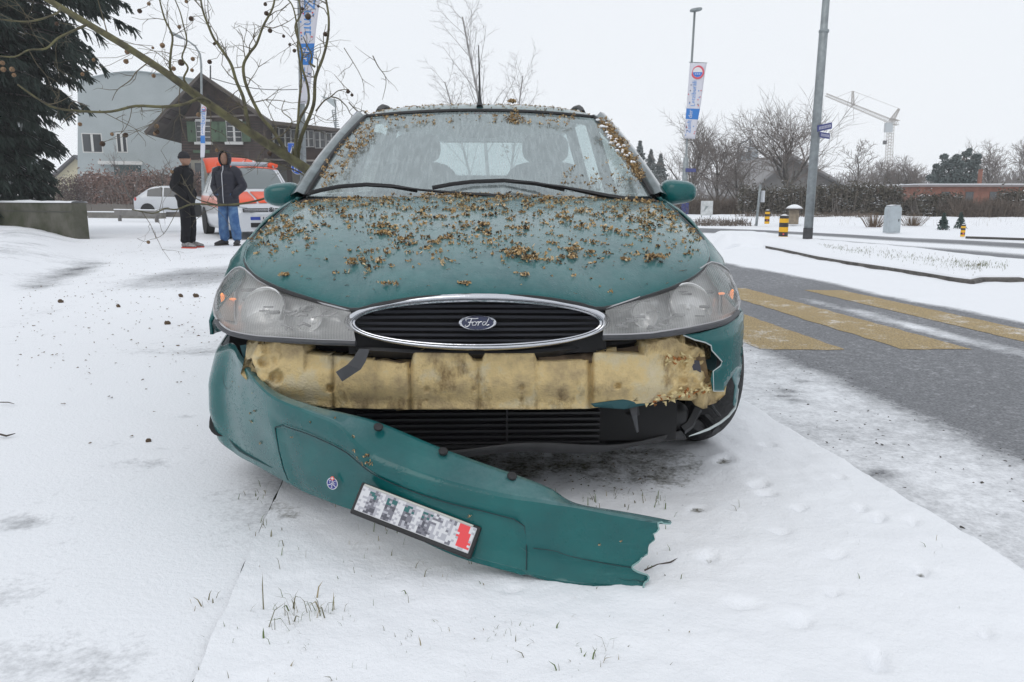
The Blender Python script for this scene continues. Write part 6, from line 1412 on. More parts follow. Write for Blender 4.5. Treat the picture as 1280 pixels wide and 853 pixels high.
# pine behind the brick building
R_ = random.Random(95); o = at(1192, 250, 52); o.z = 0; T = thing('pine_tree', 'dark bushy pine with ragged snow dusted top behind the brick building', 'tree', o); tk = MB().tube([(0, 0, 0), (.1, 0, 2.2), (.4, 0, 3.6)], [.16, .12, .05], 6); nd = MB()
for (u, v, r) in ((1165, 222, .35), (1172, 214, .4), (1178, 224, .5), (1183, 206, .5), (1190, 216, .7), (1193, 203, .5), (1200, 210, .6), (1205, 222, .7), (1213, 204, .35), (1221, 196, .3), (1218, 210, .38), (1208, 193, .3), (1216, 222, .5), (1212, 188, .15), (1196, 197, .3), (1180, 196, .25), (1222, 203, .22), (1195, 228, .7), (1175, 230, .6), (1210, 230, .6), (1170, 208, .2)):
    c = at(u, v, 52)-o; tk.tube([(0.1, 0, 1.8), c*.6+Vector((0, 0, .5)), c], [.05, .04, .015], 4, cap=False); leafy(nd, c, (r, r, r*.75), int(520*r+60), .10, R_)
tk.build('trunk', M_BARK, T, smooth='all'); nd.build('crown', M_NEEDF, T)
# ---- brick building, barn, silo
M_BRICK = mat('red_brick', (.27, .12, .085), .9, var=.3, vscale=2)
BB = House('brick_building', 'long low red brick building with a flat roof behind the hedges', 44, 1200, 'building')
BB.rect(1147, 233.5, 1345, 270, 0, 8, 'wall', M_BRICK); BB.rect(1145.5, 231, 1347, 233.6, -.25, 8.2, 'roof', mat('flat_roof_edge', (.22, .20, .20), .8)); BB.rect(1146, 229.9, 1346, 231, -.22, 8.1, 'snow_cap', MATS['clean_snow'])
for k in range(5): BB.rect(1176+k*30, 240, 1187+k*30, 252, -.03, .05, 'window', M_WIN)
ch = BB.rect(1251.5, 210, 1256, 231, 2, 2.3, 'chimney', M_BRICK)
BN = House('barn', 'grey barn with a broad sloping roof behind the bare tree', 66, 1000, 'barn')
BN.prism([(930, 262), (930, 240), (985, 197), (1050, 234), (1062, 240), (1062, 262)], 0, 12, 'wall', mat('barn_wall', (.19, .185, .18), .9, var=.15, vscale=1)); BN.prism([(925, 244), (985, 193), (1068, 240), (1068, 242.5), (985, 197), (927, 247)], -1, 13, 'roof', mat('barn_roof', (.24, .235, .235), .9))
BN.rect(1035, 238, 1046, 262, -2.5, 0, 'annex', mat('annex_wall', (.20, .17, .16), .9)); BN.rect(1034, 236.5, 1047, 238, -2.6, .1, 'annex_roof', MATS['clean_snow'])
ST_ = House('silo_tower', 'distant blue grey silo tower with rooftop pipes between the bare trees', 130, 936, 'silo')
M_SILO = mat('silo_steel', (.24, .27, .29), .7, var=.2, vscale=.3)
ST_.rect(935, 184, 948, 262, 0, 2, 'tower_block', M_SILO); ST_.rect(924, 190, 935, 262, .2, 2, 'tower_block', mat('silo_dark', (.19, .215, .23), .7)); ST_.rect(934, 183, 949, 185, -.1, 2.1, 'tower_cap', mat('silo_cap', (.36, .38, .40), .7))
ST_.rect(939, 187, 945, 190, -.05, .1, 'window', mat('silo_window', (.45, .47, .48), .5))
MB().tube([ST_.P(u, v) for u, v in ((922, 215), (922, 190), (925, 180), (931, 177), (938, 174), (938, 184))], .18, 6).build('pipe', M_SILO, ST_.T, smooth='all'); MB().tube([ST_.P(938, 184), ST_.P(938, 171)], .12, 4).tube([ST_.P(941, 184), ST_.P(941, 176)], .10, 4).build('rooftop_mast', M_SILO, ST_.T)
# ---- tower crane
d = 150; f = at(1108, 250, d); f.z = 0; T = thing('tower_crane', 'pale yellow tower crane above the trees right of the lamp pole', 'crane', f); M_CR = mat('crane_paint', (.36, .33, .30), .6)
def lattice(a_, b_, w0, w1, n, name, up=Vector((0, 1, 0)), r=.07):
    m_ = MB(); a_, b_ = Vector(a_), Vector(b_); ax = (b_-a_).normalized(); s1 = ax.cross(up).normalized(); s2 = ax.cross(s1).normalized(); C = []
    for k in range(n+1):
        t = k/n; c = a_.lerp(b_, t); w_ = lerp(w0, w1, t); C.append([c+s1*w_*i+s2*w_*j for i, j in ((-1, -1), (1, -1), (1, 1), (-1, 1))])
    for i in range(4): m_.tube([C[0][i], C[-1][i]], r, 4)
    for k in range(n):
        for i in range(4): m_.tube([C[k][i], C[k+1][(i+1) % 4]], r*.6, 3, cap=False); m_.tube([C[k][i], C[k][(i+1) % 4]], r*.6, 3, cap=False)
    return m_.build(name, M_CR, T)
G_ = lambda u, v: at(u, v, d)-f
lattice((0, 0, 0), G_(1113.5, 156), .50, .45, 26, 'tower', r=.045); lattice(G_(1116, 153), G_(1032, 118.5), .36, .22, 30, 'jib', r=.038); lattice(G_(1114, 152), G_(1124, 136), .35, .12, 5, 'tower_head', r=.06); lattice(G_(1114, 152), G_(1123, 154), .5, .4, 3, 'counter_jib', r=.06)
MB().box((-.6, -.5, -.8), (.6, .5, .9), M=Matrix.Translation(G_(1110.5, 160))).build('cab', mat('crane_cab', (.42, .45, .47), .6), T); lattice(G_(1066, 132), G_(1066, 114), .22, .12, 4, 'tie_mast', r=.05)
MB().tube([G_(1124, 136), G_(1066, 114), G_(1045, 122)], .035, 3).build('tie_cable', M_CR, T); MB().tube([G_(1106, 148), G_(1106, 178)], .03, 3).build('hoist_cable', M_CR, T); MB().box((-.3, -.2, -.4), (.3, .2, .3), M=Matrix.Translation(G_(1106, 178))).build('hook_block', M_TRIM, T)
tag(MB().tube([gr(1207, 297, -.02), gr(1240, 298, -.02), gr(1300, 300, -.02)], .03, 5).build('far_kerb', mat('kerb_dark', (.07, .065, .06), .9)), kind='structure')
# ================================================================== LEANING PLANE TREE WITH SEED BALLS
M_PLANE = mat('plane_bark', (.16, .15, .075), .85, col2=(.085, .075, .05), vscale=14, bump=.4, bscale=60)
M_PTW = mat('plane_twig', (.13, .11, .075), .9)
R_ = random.Random(44)
pb = Vector((-1.02, 6.35, -.05)); PT = thing('plane_tree', 'young plane tree leaning left behind the teal car, hung with seed balls', 'tree', pb)
def ipath(pts, d0, d1): n = len(pts)-1; return [at(u, v, lerp(d0, d1, k/n))-pb for k, (u, v) in enumerate(pts)]
def smooth_path(P, n=4):
    out = []
    for i in range(len(P)-1):
        a = P[max(0, i-1)]; b_ = P[i]; c = P[i+1]; d = P[min(len(P)-1, i+2)]
        for k in range(n): out.append(cr3(a, b_, c, d, k/n))
    return out+[P[-1]]
main = [Vector((0, 0, 0)), at(450, 262, 6.1)-pb] + ipath([(418, 236), (385, 213), (350, 190), (328, 176), (300, 157), (262, 131), (238, 114), (210, 93), (160, 60), (110, 30), (60, 0), (0, -34), (-60, -60)], 5.9, 4.6)
mp_ = smooth_path(main, 4); L_ = len(mp_)-1
MB().tube(mp_, [lerp(.047, .014, (k/L_)**.8)*(1+.12*noise.noise(Vector((k*.7, 0, 0)))) for k in range(L_+1)], 10).build('trunk', M_PLANE, PT, smooth='all')
limbs = [([(362, 198), (352, 180), (338, 160), (324, 145), (309, 109), (304, 84), (312, 68), (320, 55), (332, 35), (342, 11), (344, -10)], 5.7, 5.5, 3.4),
 ([(372, 205), (374, 180), (382, 158), (392, 132), (393, 104), (396, 92), (404, 73), (410, 47), (410, 20), (406, -8)], 5.8, 5.6, 3.6), ([(312, 164), (310, 142), (304, 120), (298, 102), (288, 80), (280, 65), (268, 48), (262, 36), (255, 15), (250, -8)], 5.5, 5.2, 3.2),
 ([(370, 200), (368, 176), (374, 150), (384, 128), (385, 108), (380, 84), (378, 64), (372, 36), (376, 16), (372, -6)], 5.75, 5.5, 2.6), ([(366, 195), (370, 168), (374, 130), (376, 96), (373, 60), (371, 44), (371, 20), (363, 4), (350, -8)], 5.75, 5.7, 2.2),
 ([(394, 84), (388, 78), (391, 70), (383, 56), (379, 46)], 5.65, 5.6, 1.8), ([(233, 110), (212, 90), (216, 68), (214, 44), (204, 24), (199, 4), (198, -8)], 5.2, 5.0, 2.3), ([(246, 118), (231, 100), (234, 84), (226, 70), (231, 52), (228, 30), (222, 12), (216, -6)], 5.25, 5.1, 1.8),
 ([(262, 128), (250, 122), (233, 131), (204, 134), (167, 133), (138, 139), (102, 138), (73, 133), (48, 122), (22, 106)], 5.3, 4.4, 2.8), ([(109, 31), (92, 40), (73, 47), (55, 59), (36, 65), (15, 69), (-10, 69)], 4.75, 4.4, 2.2), ([(75, 10), (69, 18), (36, 26), (0, 24), (-12, 22)], 4.7, 4.3, 2.0),
 ([(352, 232), (334, 247), (302, 254), (272, 256), (242, 257), (224, 262), (204, 264), (190, 265), (165, 262)], 5.9, 5.0, 1.9), ([(270, 256), (248, 248), (235, 235), (226, 218)], 5.5, 5.2, 1.3), ([(242, 257), (228, 250), (218, 240)], 5.4, 5.2, 1.1),
 ([(384, 222), (366, 212), (340, 204), (318, 200), (300, 195), (280, 190)], 5.9, 5.3, 1.3), ([(395, 139), (404, 128), (413, 121), (424, 115), (436, 112)], 5.75, 5.9, 1.4), ([(413, 121), (422, 123), (430, 129), (434, 134), (439, 143), (452, 143)], 5.8, 6.0, 1.2), ([(436, 128), (446, 138), (456, 139), (458, 142)], 5.9, 6.0, 1.0), ([(466, 70), (473.5, 82), (480, 95), (484, 108), (478, 125)], 5.9, 6.1, .9), ([(430, 60), (452, 100), (455, 125)], 6, 6.1, .7),
 ([(190, 75), (170, 88), (160, 100), (150, 112), (140, 126)], 5.0, 4.8, 1.1), ([(330, 178), (350, 170), (365, 150), (352, 140), (356, 125)], 5.6, 5.7, 1.3), ([(222, 262), (204, 290), (187, 300)], 5.2, 5.0, .6), ([(165, 133), (160, 150), (148, 165), (130, 178)], 4.9, 4.8, .7), ([(124, 138), (170, 162), (195, 176)], 4.8, 4.9, .7)]
lm = []; twg = MB(); ends = []
def twig(p, d, L, r, lvl):
    pts = [p]; dd = d
    for k in range(4): dd = (dd+Vector((R_.gauss(0, .28), R_.gauss(0, .28), R_.gauss(0, .22)))).normalized(); pts.append(pts[-1]+dd*L/4)
    twg.tube(pts, [r, r*.8, r*.65, r*.5, r*.4], 4, cap=False); ends.append(pts[-1])
    if lvl < 2:
        for k in range(2 if lvl == 0 else 1):
            i = R_.randrange(1, 4); ax = Vector((R_.gauss(0, 1), R_.gauss(0, .6), R_.gauss(0, 1))).normalized(); twig(pts[i], (dd+ax*.9).normalized(), L*R_.uniform(.4, .65), r*.65, lvl+1)
for pts, d0, d1, r in limbs:
    P = smooth_path([p + Vector((R_.gauss(0, .006), R_.gauss(0, .01), R_.gauss(0, .006)))*(1 if 0 < i < len(pts)-1 else 0) for i, p in enumerate(ipath(pts, d0, d1))], 4); n = len(P)-1; r0 = r/FPX*d0*.74
    MB().tube(P, [lerp(r0, r0*.42, k/n) for k in range(n+1)], 7).build('branch', M_PLANE if r > 1.5 else M_PTW, PT, smooth='all')
    for k in range(2, n, 2):
        if R_.random() < .55: ax = Vector((R_.gauss(0, 1), R_.gauss(0, .5), R_.gauss(0, 1))).normalized(); twig(P[k], (P[k]-P[k-1]).normalized()*.5+ax*.9, R_.uniform(.10, .34)*(1.1 if r > 1.5 else .6), max(.0022, r0*.28), 0 if r > 1.2 else 1)
for k in range(10, L_-2, 2):
    if R_.random() < .5: ax = Vector((R_.gauss(0, .6), R_.gauss(0, .4), R_.choice((-1, 1))*R_.uniform(.5, 1))).normalized(); twig(mp_[k], ax, R_.uniform(.15, .45), .004, 0)
twg.build('twigs', M_PTW, PT, smooth='all')['kind'] = 'stuff'
M_BALL = mat('seed_ball', (.10, .065, .045), .95, var=.5, vscale=80, bump=1, bscale=200); M_BALLT = mat('seed_ball_tan', (.34, .22, .13), .95, var=.5, vscale=80, bump=1, bscale=200)
def ballmesh(m):
    b_ = MB(); blob(b_, Vector((0, 0, 0)), .030, .030, .030, p=2, n=8, m_=5)
    for i, q in enumerate(b_.v): q = Vector(q); b_.v[i] = tuple(q*(1+.12*noise.noise(q*300)))
    me = b_.build('tmp_ball', m, smooth='all'); d = me.data; bpy.data.objects.remove(me); return d
BM = [ballmesh(M_BALL), ballmesh(M_BALLT)]
for u, v, s, k in ((174.5, 14, 1, 0), (239, 23.6, 1.05, 0), (203, 57, 1.1, 1), (226.5, 78.5, 1.4, 0), (241, 74, .9, 1), (262, 77.5, 1.0, 0), (333, 17, 1, 0), (337.5, 38.5, 1, 0), (331.6, 5.5, .8, 0), (354.5, 45.5, .7, 0), (362, 56, .6, 0), (368, 63.6, .8, 0), (385, 21, 1.3, 0), (406.5, 43, 1, 0), (128, 180, 1.2, 0), (157, 169, 1.1, 0), (140, 168, .8, 1), (157.5, 77, 1.1, 1), (159, 65, 1.1, 1), (3, 79, 1, 1), (4, 87, 1.1, 1), (15, 87, 1.1, 1), (17.5, 94, .9, 1), (248, 143.6, 1, 1), (196, 165, 1.1, 0), (196, 158, 1, 1), (194, 167, .9, 1), (271, 188, .8, 1), (435, 114.6, .9, 0), (440, 119, .7, 0), (185.5, 303, .8, 1), (217, 86, 1, 1), (192, 95, .9, 1), (100, 155.6, .9, 1), (268, 55, .7, 0), (233, 2, .8, 1), (186, 5, .8, 1), (224, 34, .8, 1), (240, 88, .8, 1), (191, 60, .6, 1), (215, 215, .8, 1), (337, 192, 1.1, 0), (378, 11, .7, 0), (117, 75, .7, 1), (103, 93, .8, 1), (71, 30, .9, 0), (398, 8, .6, 0)):
    p = at(u, v, 5.35)-pb; o = bpy.data.objects.new('seed_ball', BM[k]); COL.objects.link(o); o.parent = PT; o.location = p; o.scale = (s, s, s); o.rotation_euler = (R_.random()*3, R_.random()*3, 0)
    e = min(ends+mp_, key=lambda q: (q-p).length+ (2 if q.z < p.z else 0)); 
    if (e-p).length < .5: MB().tube([p+Vector((0, 0, .012)), p.lerp(e, .5)+Vector((.01, 0, -.01)), e], .0016, 4, cap=False).build('stalk', M_PTW, o).location = (0, 0, 0)
for o in [x for x in bpy.data.objects if x.name.startswith('stalk')]:
    # stalk vertices were laid out from the tree's foot: express them from their ball
    par = o.parent; M = Matrix.LocRotScale(par.location, par.rotation_euler, par.scale).inverted(); o.data.transform(M)
# ================================================================== PEOPLE
def skin_mesh(verts, edges, radii, sub=2, root=0):
    me = bpy.data.meshes.new('t'); me.from_pydata(verts, edges, []); o = bpy.data.objects.new('t', me); COL.objects.link(o)
    md = o.modifiers.new('s', 'SKIN'); md.use_smooth_shade = True; md.branch_smoothing = .6
    if not me.skin_vertices: me.skin_vertices.new()
    for i, r in enumerate(radii):
        r = r if hasattr(r, '__len__') else (r, r); me.skin_vertices[0].data[i].radius = r; me.skin_vertices[0].data[i].use_root = (i == root)
    md = o.modifiers.new('u', 'SUBSURF'); md.levels = sub; md.render_levels = sub
    dg = bpy.context.evaluated_depsgraph_get(); m2 = bpy.data.meshes.new_from_object(o.evaluated_get(dg)); bpy.data.objects.remove(o)
    V = [tuple(v.co) for v in m2.vertices]; F = [tuple(p.vertices) for p in m2.polygons]; bpy.data.meshes.remove(m2); return V, F
M_SKIN = mat('skin', (.30, .17, .115), .55); M_SKIN2 = mat('skin_b', (.22, .12, .08), .55)
def person(label, base, rz, col, height=1.78, lean=0, pose=None):
    T = thing('person', label, 'person', base, rz); k = height/1.78; J = dict(pel=(0, 0, .98), sp=(0, .0, 1.16), ch=(0, -.005, 1.36), nk=(0, .0, 1.50), hb=(0, .02, 1.575),
        hl=(-.085, 0, .93), kl=(-.105, .025, .50), al=(-.115, -.03, .09), tl=(-.135, .14, .04), hr=(.085, 0, .93), kr=(.105, .03, .50), ar=(.12, -.02, .09), tr=(.15, .15, .04),
        sl=(-.185, -.01, 1.425), el=(-.265, -.07, 1.16), wl=(-.19, .05, 1.01), ml=(-.13, .06, .95), sr=(.185, -.01, 1.425), er=(.265, -.07, 1.16), wr=(.19, .05, 1.01), mr=(.13, .06, .95))
    if pose: J.update(pose)
    J = {a: Vector(b_)*k for a, b_ in J.items()}
    names = list(J); ix = {n: i for i, n in enumerate(names)}
    E = [('pel', 'sp'), ('sp', 'ch'), ('ch', 'nk'), ('nk', 'hb'), ('pel', 'hl'), ('hl', 'kl'), ('kl', 'al'), ('al', 'tl'), ('pel', 'hr'), ('hr', 'kr'), ('kr', 'ar'), ('ar', 'tr'), ('ch', 'sl'), ('sl', 'el'), ('el', 'wl'), ('wl', 'ml'), ('ch', 'sr'), ('sr', 'er'), ('er', 'wr'), ('wr', 'mr')]
    rad = dict(pel=(.13, .10), sp=(.125, .09), ch=(.145, .10), nk=.055, hb=.055, hl=.085, kl=.058, al=.04, tl=.035, hr=.085, kr=.058, ar=.04, tr=.035, sl=.06, el=.042, wl=.030, ml=.034, sr=.06, er=.042, wr=.030, mr=.034)
    V, F = skin_mesh([J[n] for n in names], [(ix[a], ix[b_]) for a, b_ in E], [rad[n] for n in names])
    b_ = MB().add(V, F)
    # head: an egg with brow, nose, chin and ears, turned by 'turn'
    turn = Matrix.Rotation(col.get('turn', 0), 4, 'Z'); hc = J['hb'] + Vector((0, .015, .085)); rows = []
    for i in range(13):
        a = -math.pi/2+math.pi*i/12; row = []
        for j in range(20):
            c = 2*math.pi*j/20; x = .074*math.cos(a)*math.cos(c); y = .096*math.cos(a)*math.sin(c); z = .118*math.sin(a)
            if z < 0: x *= 1+.9*z; y += .02*(-z/.118)
            if y > .05: y += .030*math.exp(-((x/.013)**2))*math.exp(-((z+.012)/.022)**2) - .008*math.exp(-(((abs(x)-.03)/.014)**2))*math.exp(-((z-.018)/.013)**2) + .006*math.exp(-((x/.022)**2))*math.exp(-((z+.05)/.009)**2)
            row.append(hc + turn @ Vector((x, y, z)))
        rows.append(row)
    b_.grid(rows, close=True)
    for s in (-1, 1): blob(b_, hc+turn @ Vector((s*.078, -.005, -.005)), .018, .035, .06, p=2.2, n=5, m_=3)
    for s, w_, m_ in (('l', 'wl', 'ml'), ('r', 'wr', 'mr')):      # fingers and thumb, inside the pocket
        d = (J[m_]-J[w_]).normalized(); sx_ = d.cross(Vector((0, 0, 1))).normalized()
        for q in range(4): c = J[m_]+sx_*(q-1.5)*.019; b_.tube([c, c+d*.04+Vector((0, 0, -.012)), c+d*(.062+.008*(q in (1, 2)))+Vector((0, 0, -.034))], [.0095, .009, .007], 6)
        c = J[m_]-d*.02-sx_*.03; b_.tube([c, c+d*.03-sx_*.015, c+d*.055-sx_*.008], [.011, .010, .008], 6)
    B0 = b_.build('body', col['skin'], T, smooth='all')
    eye = MB()
    for s in (-1, 1): blob(eye, hc+turn @ Vector((s*.029, .082, .018)), .022, .012, .010, p=2, n=5, m_=3)
    eye.build('eyes', mat('eye_dark', (.03, .02, .02), .3), B0, smooth='all')
    # trousers
    names2 = ['pel', 'hl', 'kl', 'al', 'hr', 'kr', 'ar']; r2 = [(.135, .095), .095, .085, .082, .105, .085, .082]
    r2 = [tuple(q*(col.get('leg', 1) if i_ > 1 else 1) for q in (x if hasattr(x, '__len__') else (x, x))) for i_, x in enumerate(r2)]
    V, F = skin_mesh([J[n]+Vector((0, 0, -.02 if n in ('al', 'ar') else 0)) for n in names2], [(0, 1), (1, 2), (2, 3), (0, 4), (4, 5), (5, 6)], r2)
    for i, q in enumerate(V):
        q = Vector(q); w_ = .012*noise.noise(q*9)+.006*math.sin(q.z*60)*sstep(.35, .08, q.z); V[i] = tuple(q+Vector((q.x, q.y, 0)).normalized()*w_)
    MB().add(V, F).build('trousers', col['trousers'], T, smooth='all')
    # jacket: torso lofted from hem to collar, sleeves running into the pockets
    pf = col.get('puff', 1.); rows = []; ql = col.get('quilt', 0)
    for i in range(41):
        z = lerp(.76, 1.545, i/40); rx, ry, cy = interp([(.76, .180, .135, 0), (.80, .180, .136, 0), (.86, .185, .138, 0), (.98, .182, .140, 0), (1.12, .172, .134, 0), (1.26, .182, .138, 0), (1.36, .196, .135, 0), (1.42, .180, .125, 0), (1.46, .125, .105, 0), (1.50, .088, .090, .005), (1.545, .082, .088, .015)], z)
        e = ql*(abs(math.sin(z*38))**.6-.5)*(1 if z < 1.44 else 0); row = []
        for j in range(28):
            c = 2*math.pi*j/28; q = Vector((math.cos(c)*(rx*(pf if z < 1.44 else 1)+e), cy+math.sin(c)*(ry*(pf if z < 1.44 else 1)+e), z)); q += Vector((math.cos(c), math.sin(c), 0))*.012*noise.noise(q*9); row.append(q*k + (J['ch']-Vector((0, -.005, 1.36*k)))*0)
        rows.append(row)
    jm = MB().grid(rows, close=True).add(rows[0], [tuple(range(28))[::-1]])
    for s, q in (('l', -1), ('r', 1)):
        sh_, el_, wr_, mt_ = J['s'+s], J['e'+s], J['w'+s], J['m'+s]
        P = smooth_path([sh_+Vector((-q*.06, 0, .015)), sh_+Vector((q*.02, 0, -.01)), sh_.lerp(el_, .55), el_, el_.lerp(wr_, .55), wr_, mt_+Vector((0, -.02, 0))], 4); n = len(P)-1
        jm.tube(P, [(lerp(.082, .062, m_/n)+ql*.5*abs(math.sin(m_*.9)))*pf*k*.98 for m_ in range(n+1)], 12)
    jk = jm.build('jacket', col['jacket'], T, smooth='all')
    zp = [(0, .138*pf+.006, .82*k), (0, .14*pf+.007, .98*k), (0, .134*pf+.008, 1.12*k), (0, .138*pf+.007, 1.26*k), (0, .135*pf+.006, 1.38*k), (0, .112, 1.46*k), (0, .105, 1.53*k)]
    if col.get('zip'): MB().tube([Vector(p) for p in zp], .008, 5).build('zip', mat('zip_pale', (.55, .56, .60), .5), jk, smooth='all')
    # shoes
    for s, a, t_ in (('l', 'al', 'tl'), ('r', 'ar', 'tr')):
        c = (J[a]+J[t_])/2; d = (J[t_]-J[a]); an = math.atan2(-d.x, d.y); M = Matrix.Translation((c.x, c.y, 0)) @ Matrix.Rotation(an, 4, 'Z'); rows = []
        for q, (y, w_, h) in enumerate(((-.14, .028, .075), (-.12, .04, .10), (-.05, .043, .105), (.03, .047, .085), (.09, .050, .062), (.13, .042, .05), (.15, .025, .04))):
            rows.append([M @ Vector((w_*math.cos(g), y, max(.018, .02+h*.5+h*.5*math.sin(g)))) for g in [2*math.pi*z_/12 for z_ in range(12)]])
        sh = MB().grid(rows, close=True).add(rows[0], [tuple(range(12))[::-1]]).add(rows[-1], [tuple(range(12))]).build('shoe', col['shoe'], T, smooth='all')
        so = MB(); rw = [[M @ Vector((w_*x, y, z_)) for x, z_ in ((-1, .022), (1, .022), (1, -.01), (-1, -.01))] for y, w_ in ((-.145, .03), (-.12, .045), (0, .046), (.09, .054), (.14, .043), (.157, .02))]; so.grid(rw, close=True).add(rw[0], [(0, 1, 2, 3)]).add(rw[-1], [(3, 2, 1, 0)]).build('sole', col['sole'], sh)
    return T, jk, hc, turn, J
M_BLKC = mat('black_cloth', (.012, .012, .016), .85); M_NAVY = mat('navy_jacket', (.006, .007, .018), .65, coat=.05)
M_JEAN = mat('blue_jeans', (.035, .10, .25), .85, col2=(.10, .20, .36), vscale=9); M_BLKT = mat('black_trousers', (.004, .004, .007), .85, spec=.3)
P1 = gr(237, 310); T1, jk, hc, turn, J = person('man in black with a beanie and red soled shoes, standing sideways with hands in pockets', P1, math.radians(-98), dict(skin=M_SKIN, jacket=mat('black_jacket', (.004, .004, .006), .75, spec=.3), trousers=M_BLKT, shoe=mat('grey_shoe', (.30, .29, .29), .7, var=.5, vscale=30), sole=mat('red_sole', (.50, .06, .035), .6), turn=math.radians(8), puff=1.05, leg=1.08), 1.72)
ht = MB(); rows = []
for i in range(9):
    a = math.radians(-8+98*i/8); rows.append([hc + turn @ Vector((.086*math.cos(a)**.8*math.cos(c), -.012+.105*math.cos(a)**.8*math.sin(c), .028+.112*math.sin(a))) for c in [2*math.pi*j/18 for j in range(18)]])
bn_ = ht.grid(rows, close=True).build('beanie', M_BLKC, T1, smooth='all')
MB().grid([[hc + turn @ Vector((.090*math.cos(c), -.012+.110*math.sin(c), z)) for c in [2*math.pi*j/18 for j in range(18)]] for z in (.008, .022, .040, .052)], close=True).build('beanie_cuff', M_BLKC, bn_, smooth='all')
P2 = gr(289, 307); T2, jk, hc, turn, J = person('man in navy hooded jacket and blue jeans standing before the orange striped car', P2, math.radians(168), dict(skin=M_SKIN2, jacket=M_NAVY, trousers=M_JEAN, shoe=mat('dark_shoe', (.03, .028, .03), .7), sole=mat('dark_sole', (.05, .045, .04), .8), turn=math.radians(14), puff=1.17, quilt=.010, zip=True, leg=1.18), 1.76, pose=dict(el=(-.30, -.05, 1.15), er=(.30, -.05, 1.15), kl=(-.12, .03, .5), al=(-.14, -.02, .09), tl=(-.19, .13, .04), kr=(.12, .03, .5), ar=(.14, -.02, .09), tr=(.2, .13, .04)))
rows = []
for i in range(12):
    a = math.radians(-62+152*i/11); row = []
    for j in range(15):
        c = math.radians(140+260*j/14); row.append(hc + turn @ Vector((.112*math.cos(a)**.7*math.cos(c), -.018+.125*math.cos(a)**.7*math.sin(c), .012+.140*math.sin(a))))
    rows.append(row)
MB().grid(rows).build('hood', M_NAVY, jk, smooth='all', sol=.02)
# ================================================================== PARKED CARS
def car_body(T, ST, W, m_body, m_glass, ws, rw, sides, wheels, R=.31, zs=.20):
    """ST rows: y, belt height, top height, half width at belt, half width of the top"""
    def sec(y):
        zb, zt, wb, wt = interp(ST, y); pts = []
        for s in (1, -1):
            h = [(wb*.93, zs), (wb*.985, zs+.10), (wb*1.0, .50), (wb*.995, lerp(.5, zb, .6)), (wb*.965, zb), (lerp(wb*.965, wt, .5)+.01, lerp(zb, zt-.02, .5)), (wt, zt-.03), (wt*.88, zt-.004), (wt*.45, zt+.012), (0, zt+.018)]
            pts += [Vector((s*x, y, z)) for x, z in (h if s > 0 else h[::-1][1:])]
        return pts
    y0, y1 = ST[0][0], ST[-1][0]; ys = steps(y0, y1, 64); rows = [sec(y) for y in ys]; b_ = MB().grid(rows); n = len(rows[0])
    b_.add(rows[0], [tuple(range(n))]); b_.add(rows[-1], [tuple(range(n))[::-1]])
    body = b_.build('body', m_body, T, smooth=True, angle=38)
    def top(y, f, off=.006):
        zb, zt, wb, wt = interp(ST, y); x = f*wt; return Vector((x, y-off*.7, zt+.018-.048*abs(f)**3+off))
    MB().grid([[top(lerp(ws[0], ws[1], i/8), -.93+1.86*j/10) for j in range(11)] for i in range(9)]).build('windscreen', m_glass, T, smooth='all')
    MB().grid([[top(lerp(rw[0], rw[1], i/6), -.85+1.7*j/10)+Vector((0, .008, 0)) for j in range(11)] for i in range(7)]).build('rear_window', m_glass, T, smooth='all')
    for s in (-1, 1):
        for a, b2 in sides:
            g = []
            for i in range(9):
                y = lerp(a, b2, i/8); zb, zt, wb, wt = interp(ST, y); r_ = []
                for t in (.06, .35, .65, .88):
                    z = lerp(zb, zt-.03, t); x = lerp(wb*.965, wt, t)+.012*math.sin(math.pi*t)+.008; r_.append(Vector((s*x, y, z)))
                g.append(r_)
            MB().grid(g).build('side_window', m_glass, T, smooth='all')
        for wy in wheels:
            wb = interp(ST, wy)[2]; M = Matrix.Translation((s*wb*1.0, wy, R)) @ Matrix.Rotation(math.pi/2, 4, 'Y')
            MB().lathe([(R*1.13, -.02), (R*1.13, s*.006)], 26, M).build('wheel_arch', M_DARK, T)
            M = Matrix.Translation((s*(wb-.085), wy, R)) @ Matrix.Rotation(math.pi/2, 4, 'Y')
            w_ = MB().lathe([(R*.66, -.1), (R*.95, -.10), (R, -.07), (R, .07), (R*.95, .105), (R*.66, .105)], 28, M).build('wheel', M_RUB, T, smooth=True)
            rm = MB().lathe([(R*.66, s*.06), (R*.62, s*.085), (R*.2, s*.10), (.001, s*.10)], 24, M)
            rm.build('rim', M_RIM, w_, smooth=True)
            for q in range(5): a = 2*math.pi*q/5; MB().tube([M @ Vector((R*.15*math.cos(a), R*.15*math.sin(a), s*.108)), M @ Vector((R*.6*math.cos(a), R*.6*math.sin(a), s*.108))], .022, 5).build('spoke', M_RIM, w_) if 0 else None
    return body, top, sec
M_WCAR = mat('white_car_paint', (.55, .57, .60), .3, coat=.8); M_ORC = mat('orange_film', (.80, .085, .02), .45, coat=.15); M_CGL = mat('car_glass', (.13, .155, .16), .15, coat=.6); M_CGD = mat('car_glass_dark', (.03, .035, .04), .12, coat=.2)  # grey in the lighter car glass is a painted reflection
nose = at(338, 250, 17.4); nose.z = 0; PC = thing('patrol_car', 'white and orange estate car with its tailgate open behind the two men', 'car', nose, math.radians(29.5))
ST = [(0, .60, .66, .66, .55), (.12, .66, .76, .80, .66), (.35, .74, .88, .87, .72), (.7, .83, .97, .895, .76), (1.05, .90, 1.06, .90, .74), (1.25, .93, 1.20, .90, .70), (1.75, .96, 1.55, .90, .63), (2.0, .97, 1.62, .90, .63), (3.0, .98, 1.65, .895, .63), (3.9, .99, 1.60, .88, .61), (4.25, .98, 1.50, .85, .60), (4.38, .9, 1.1, .80, .58)]
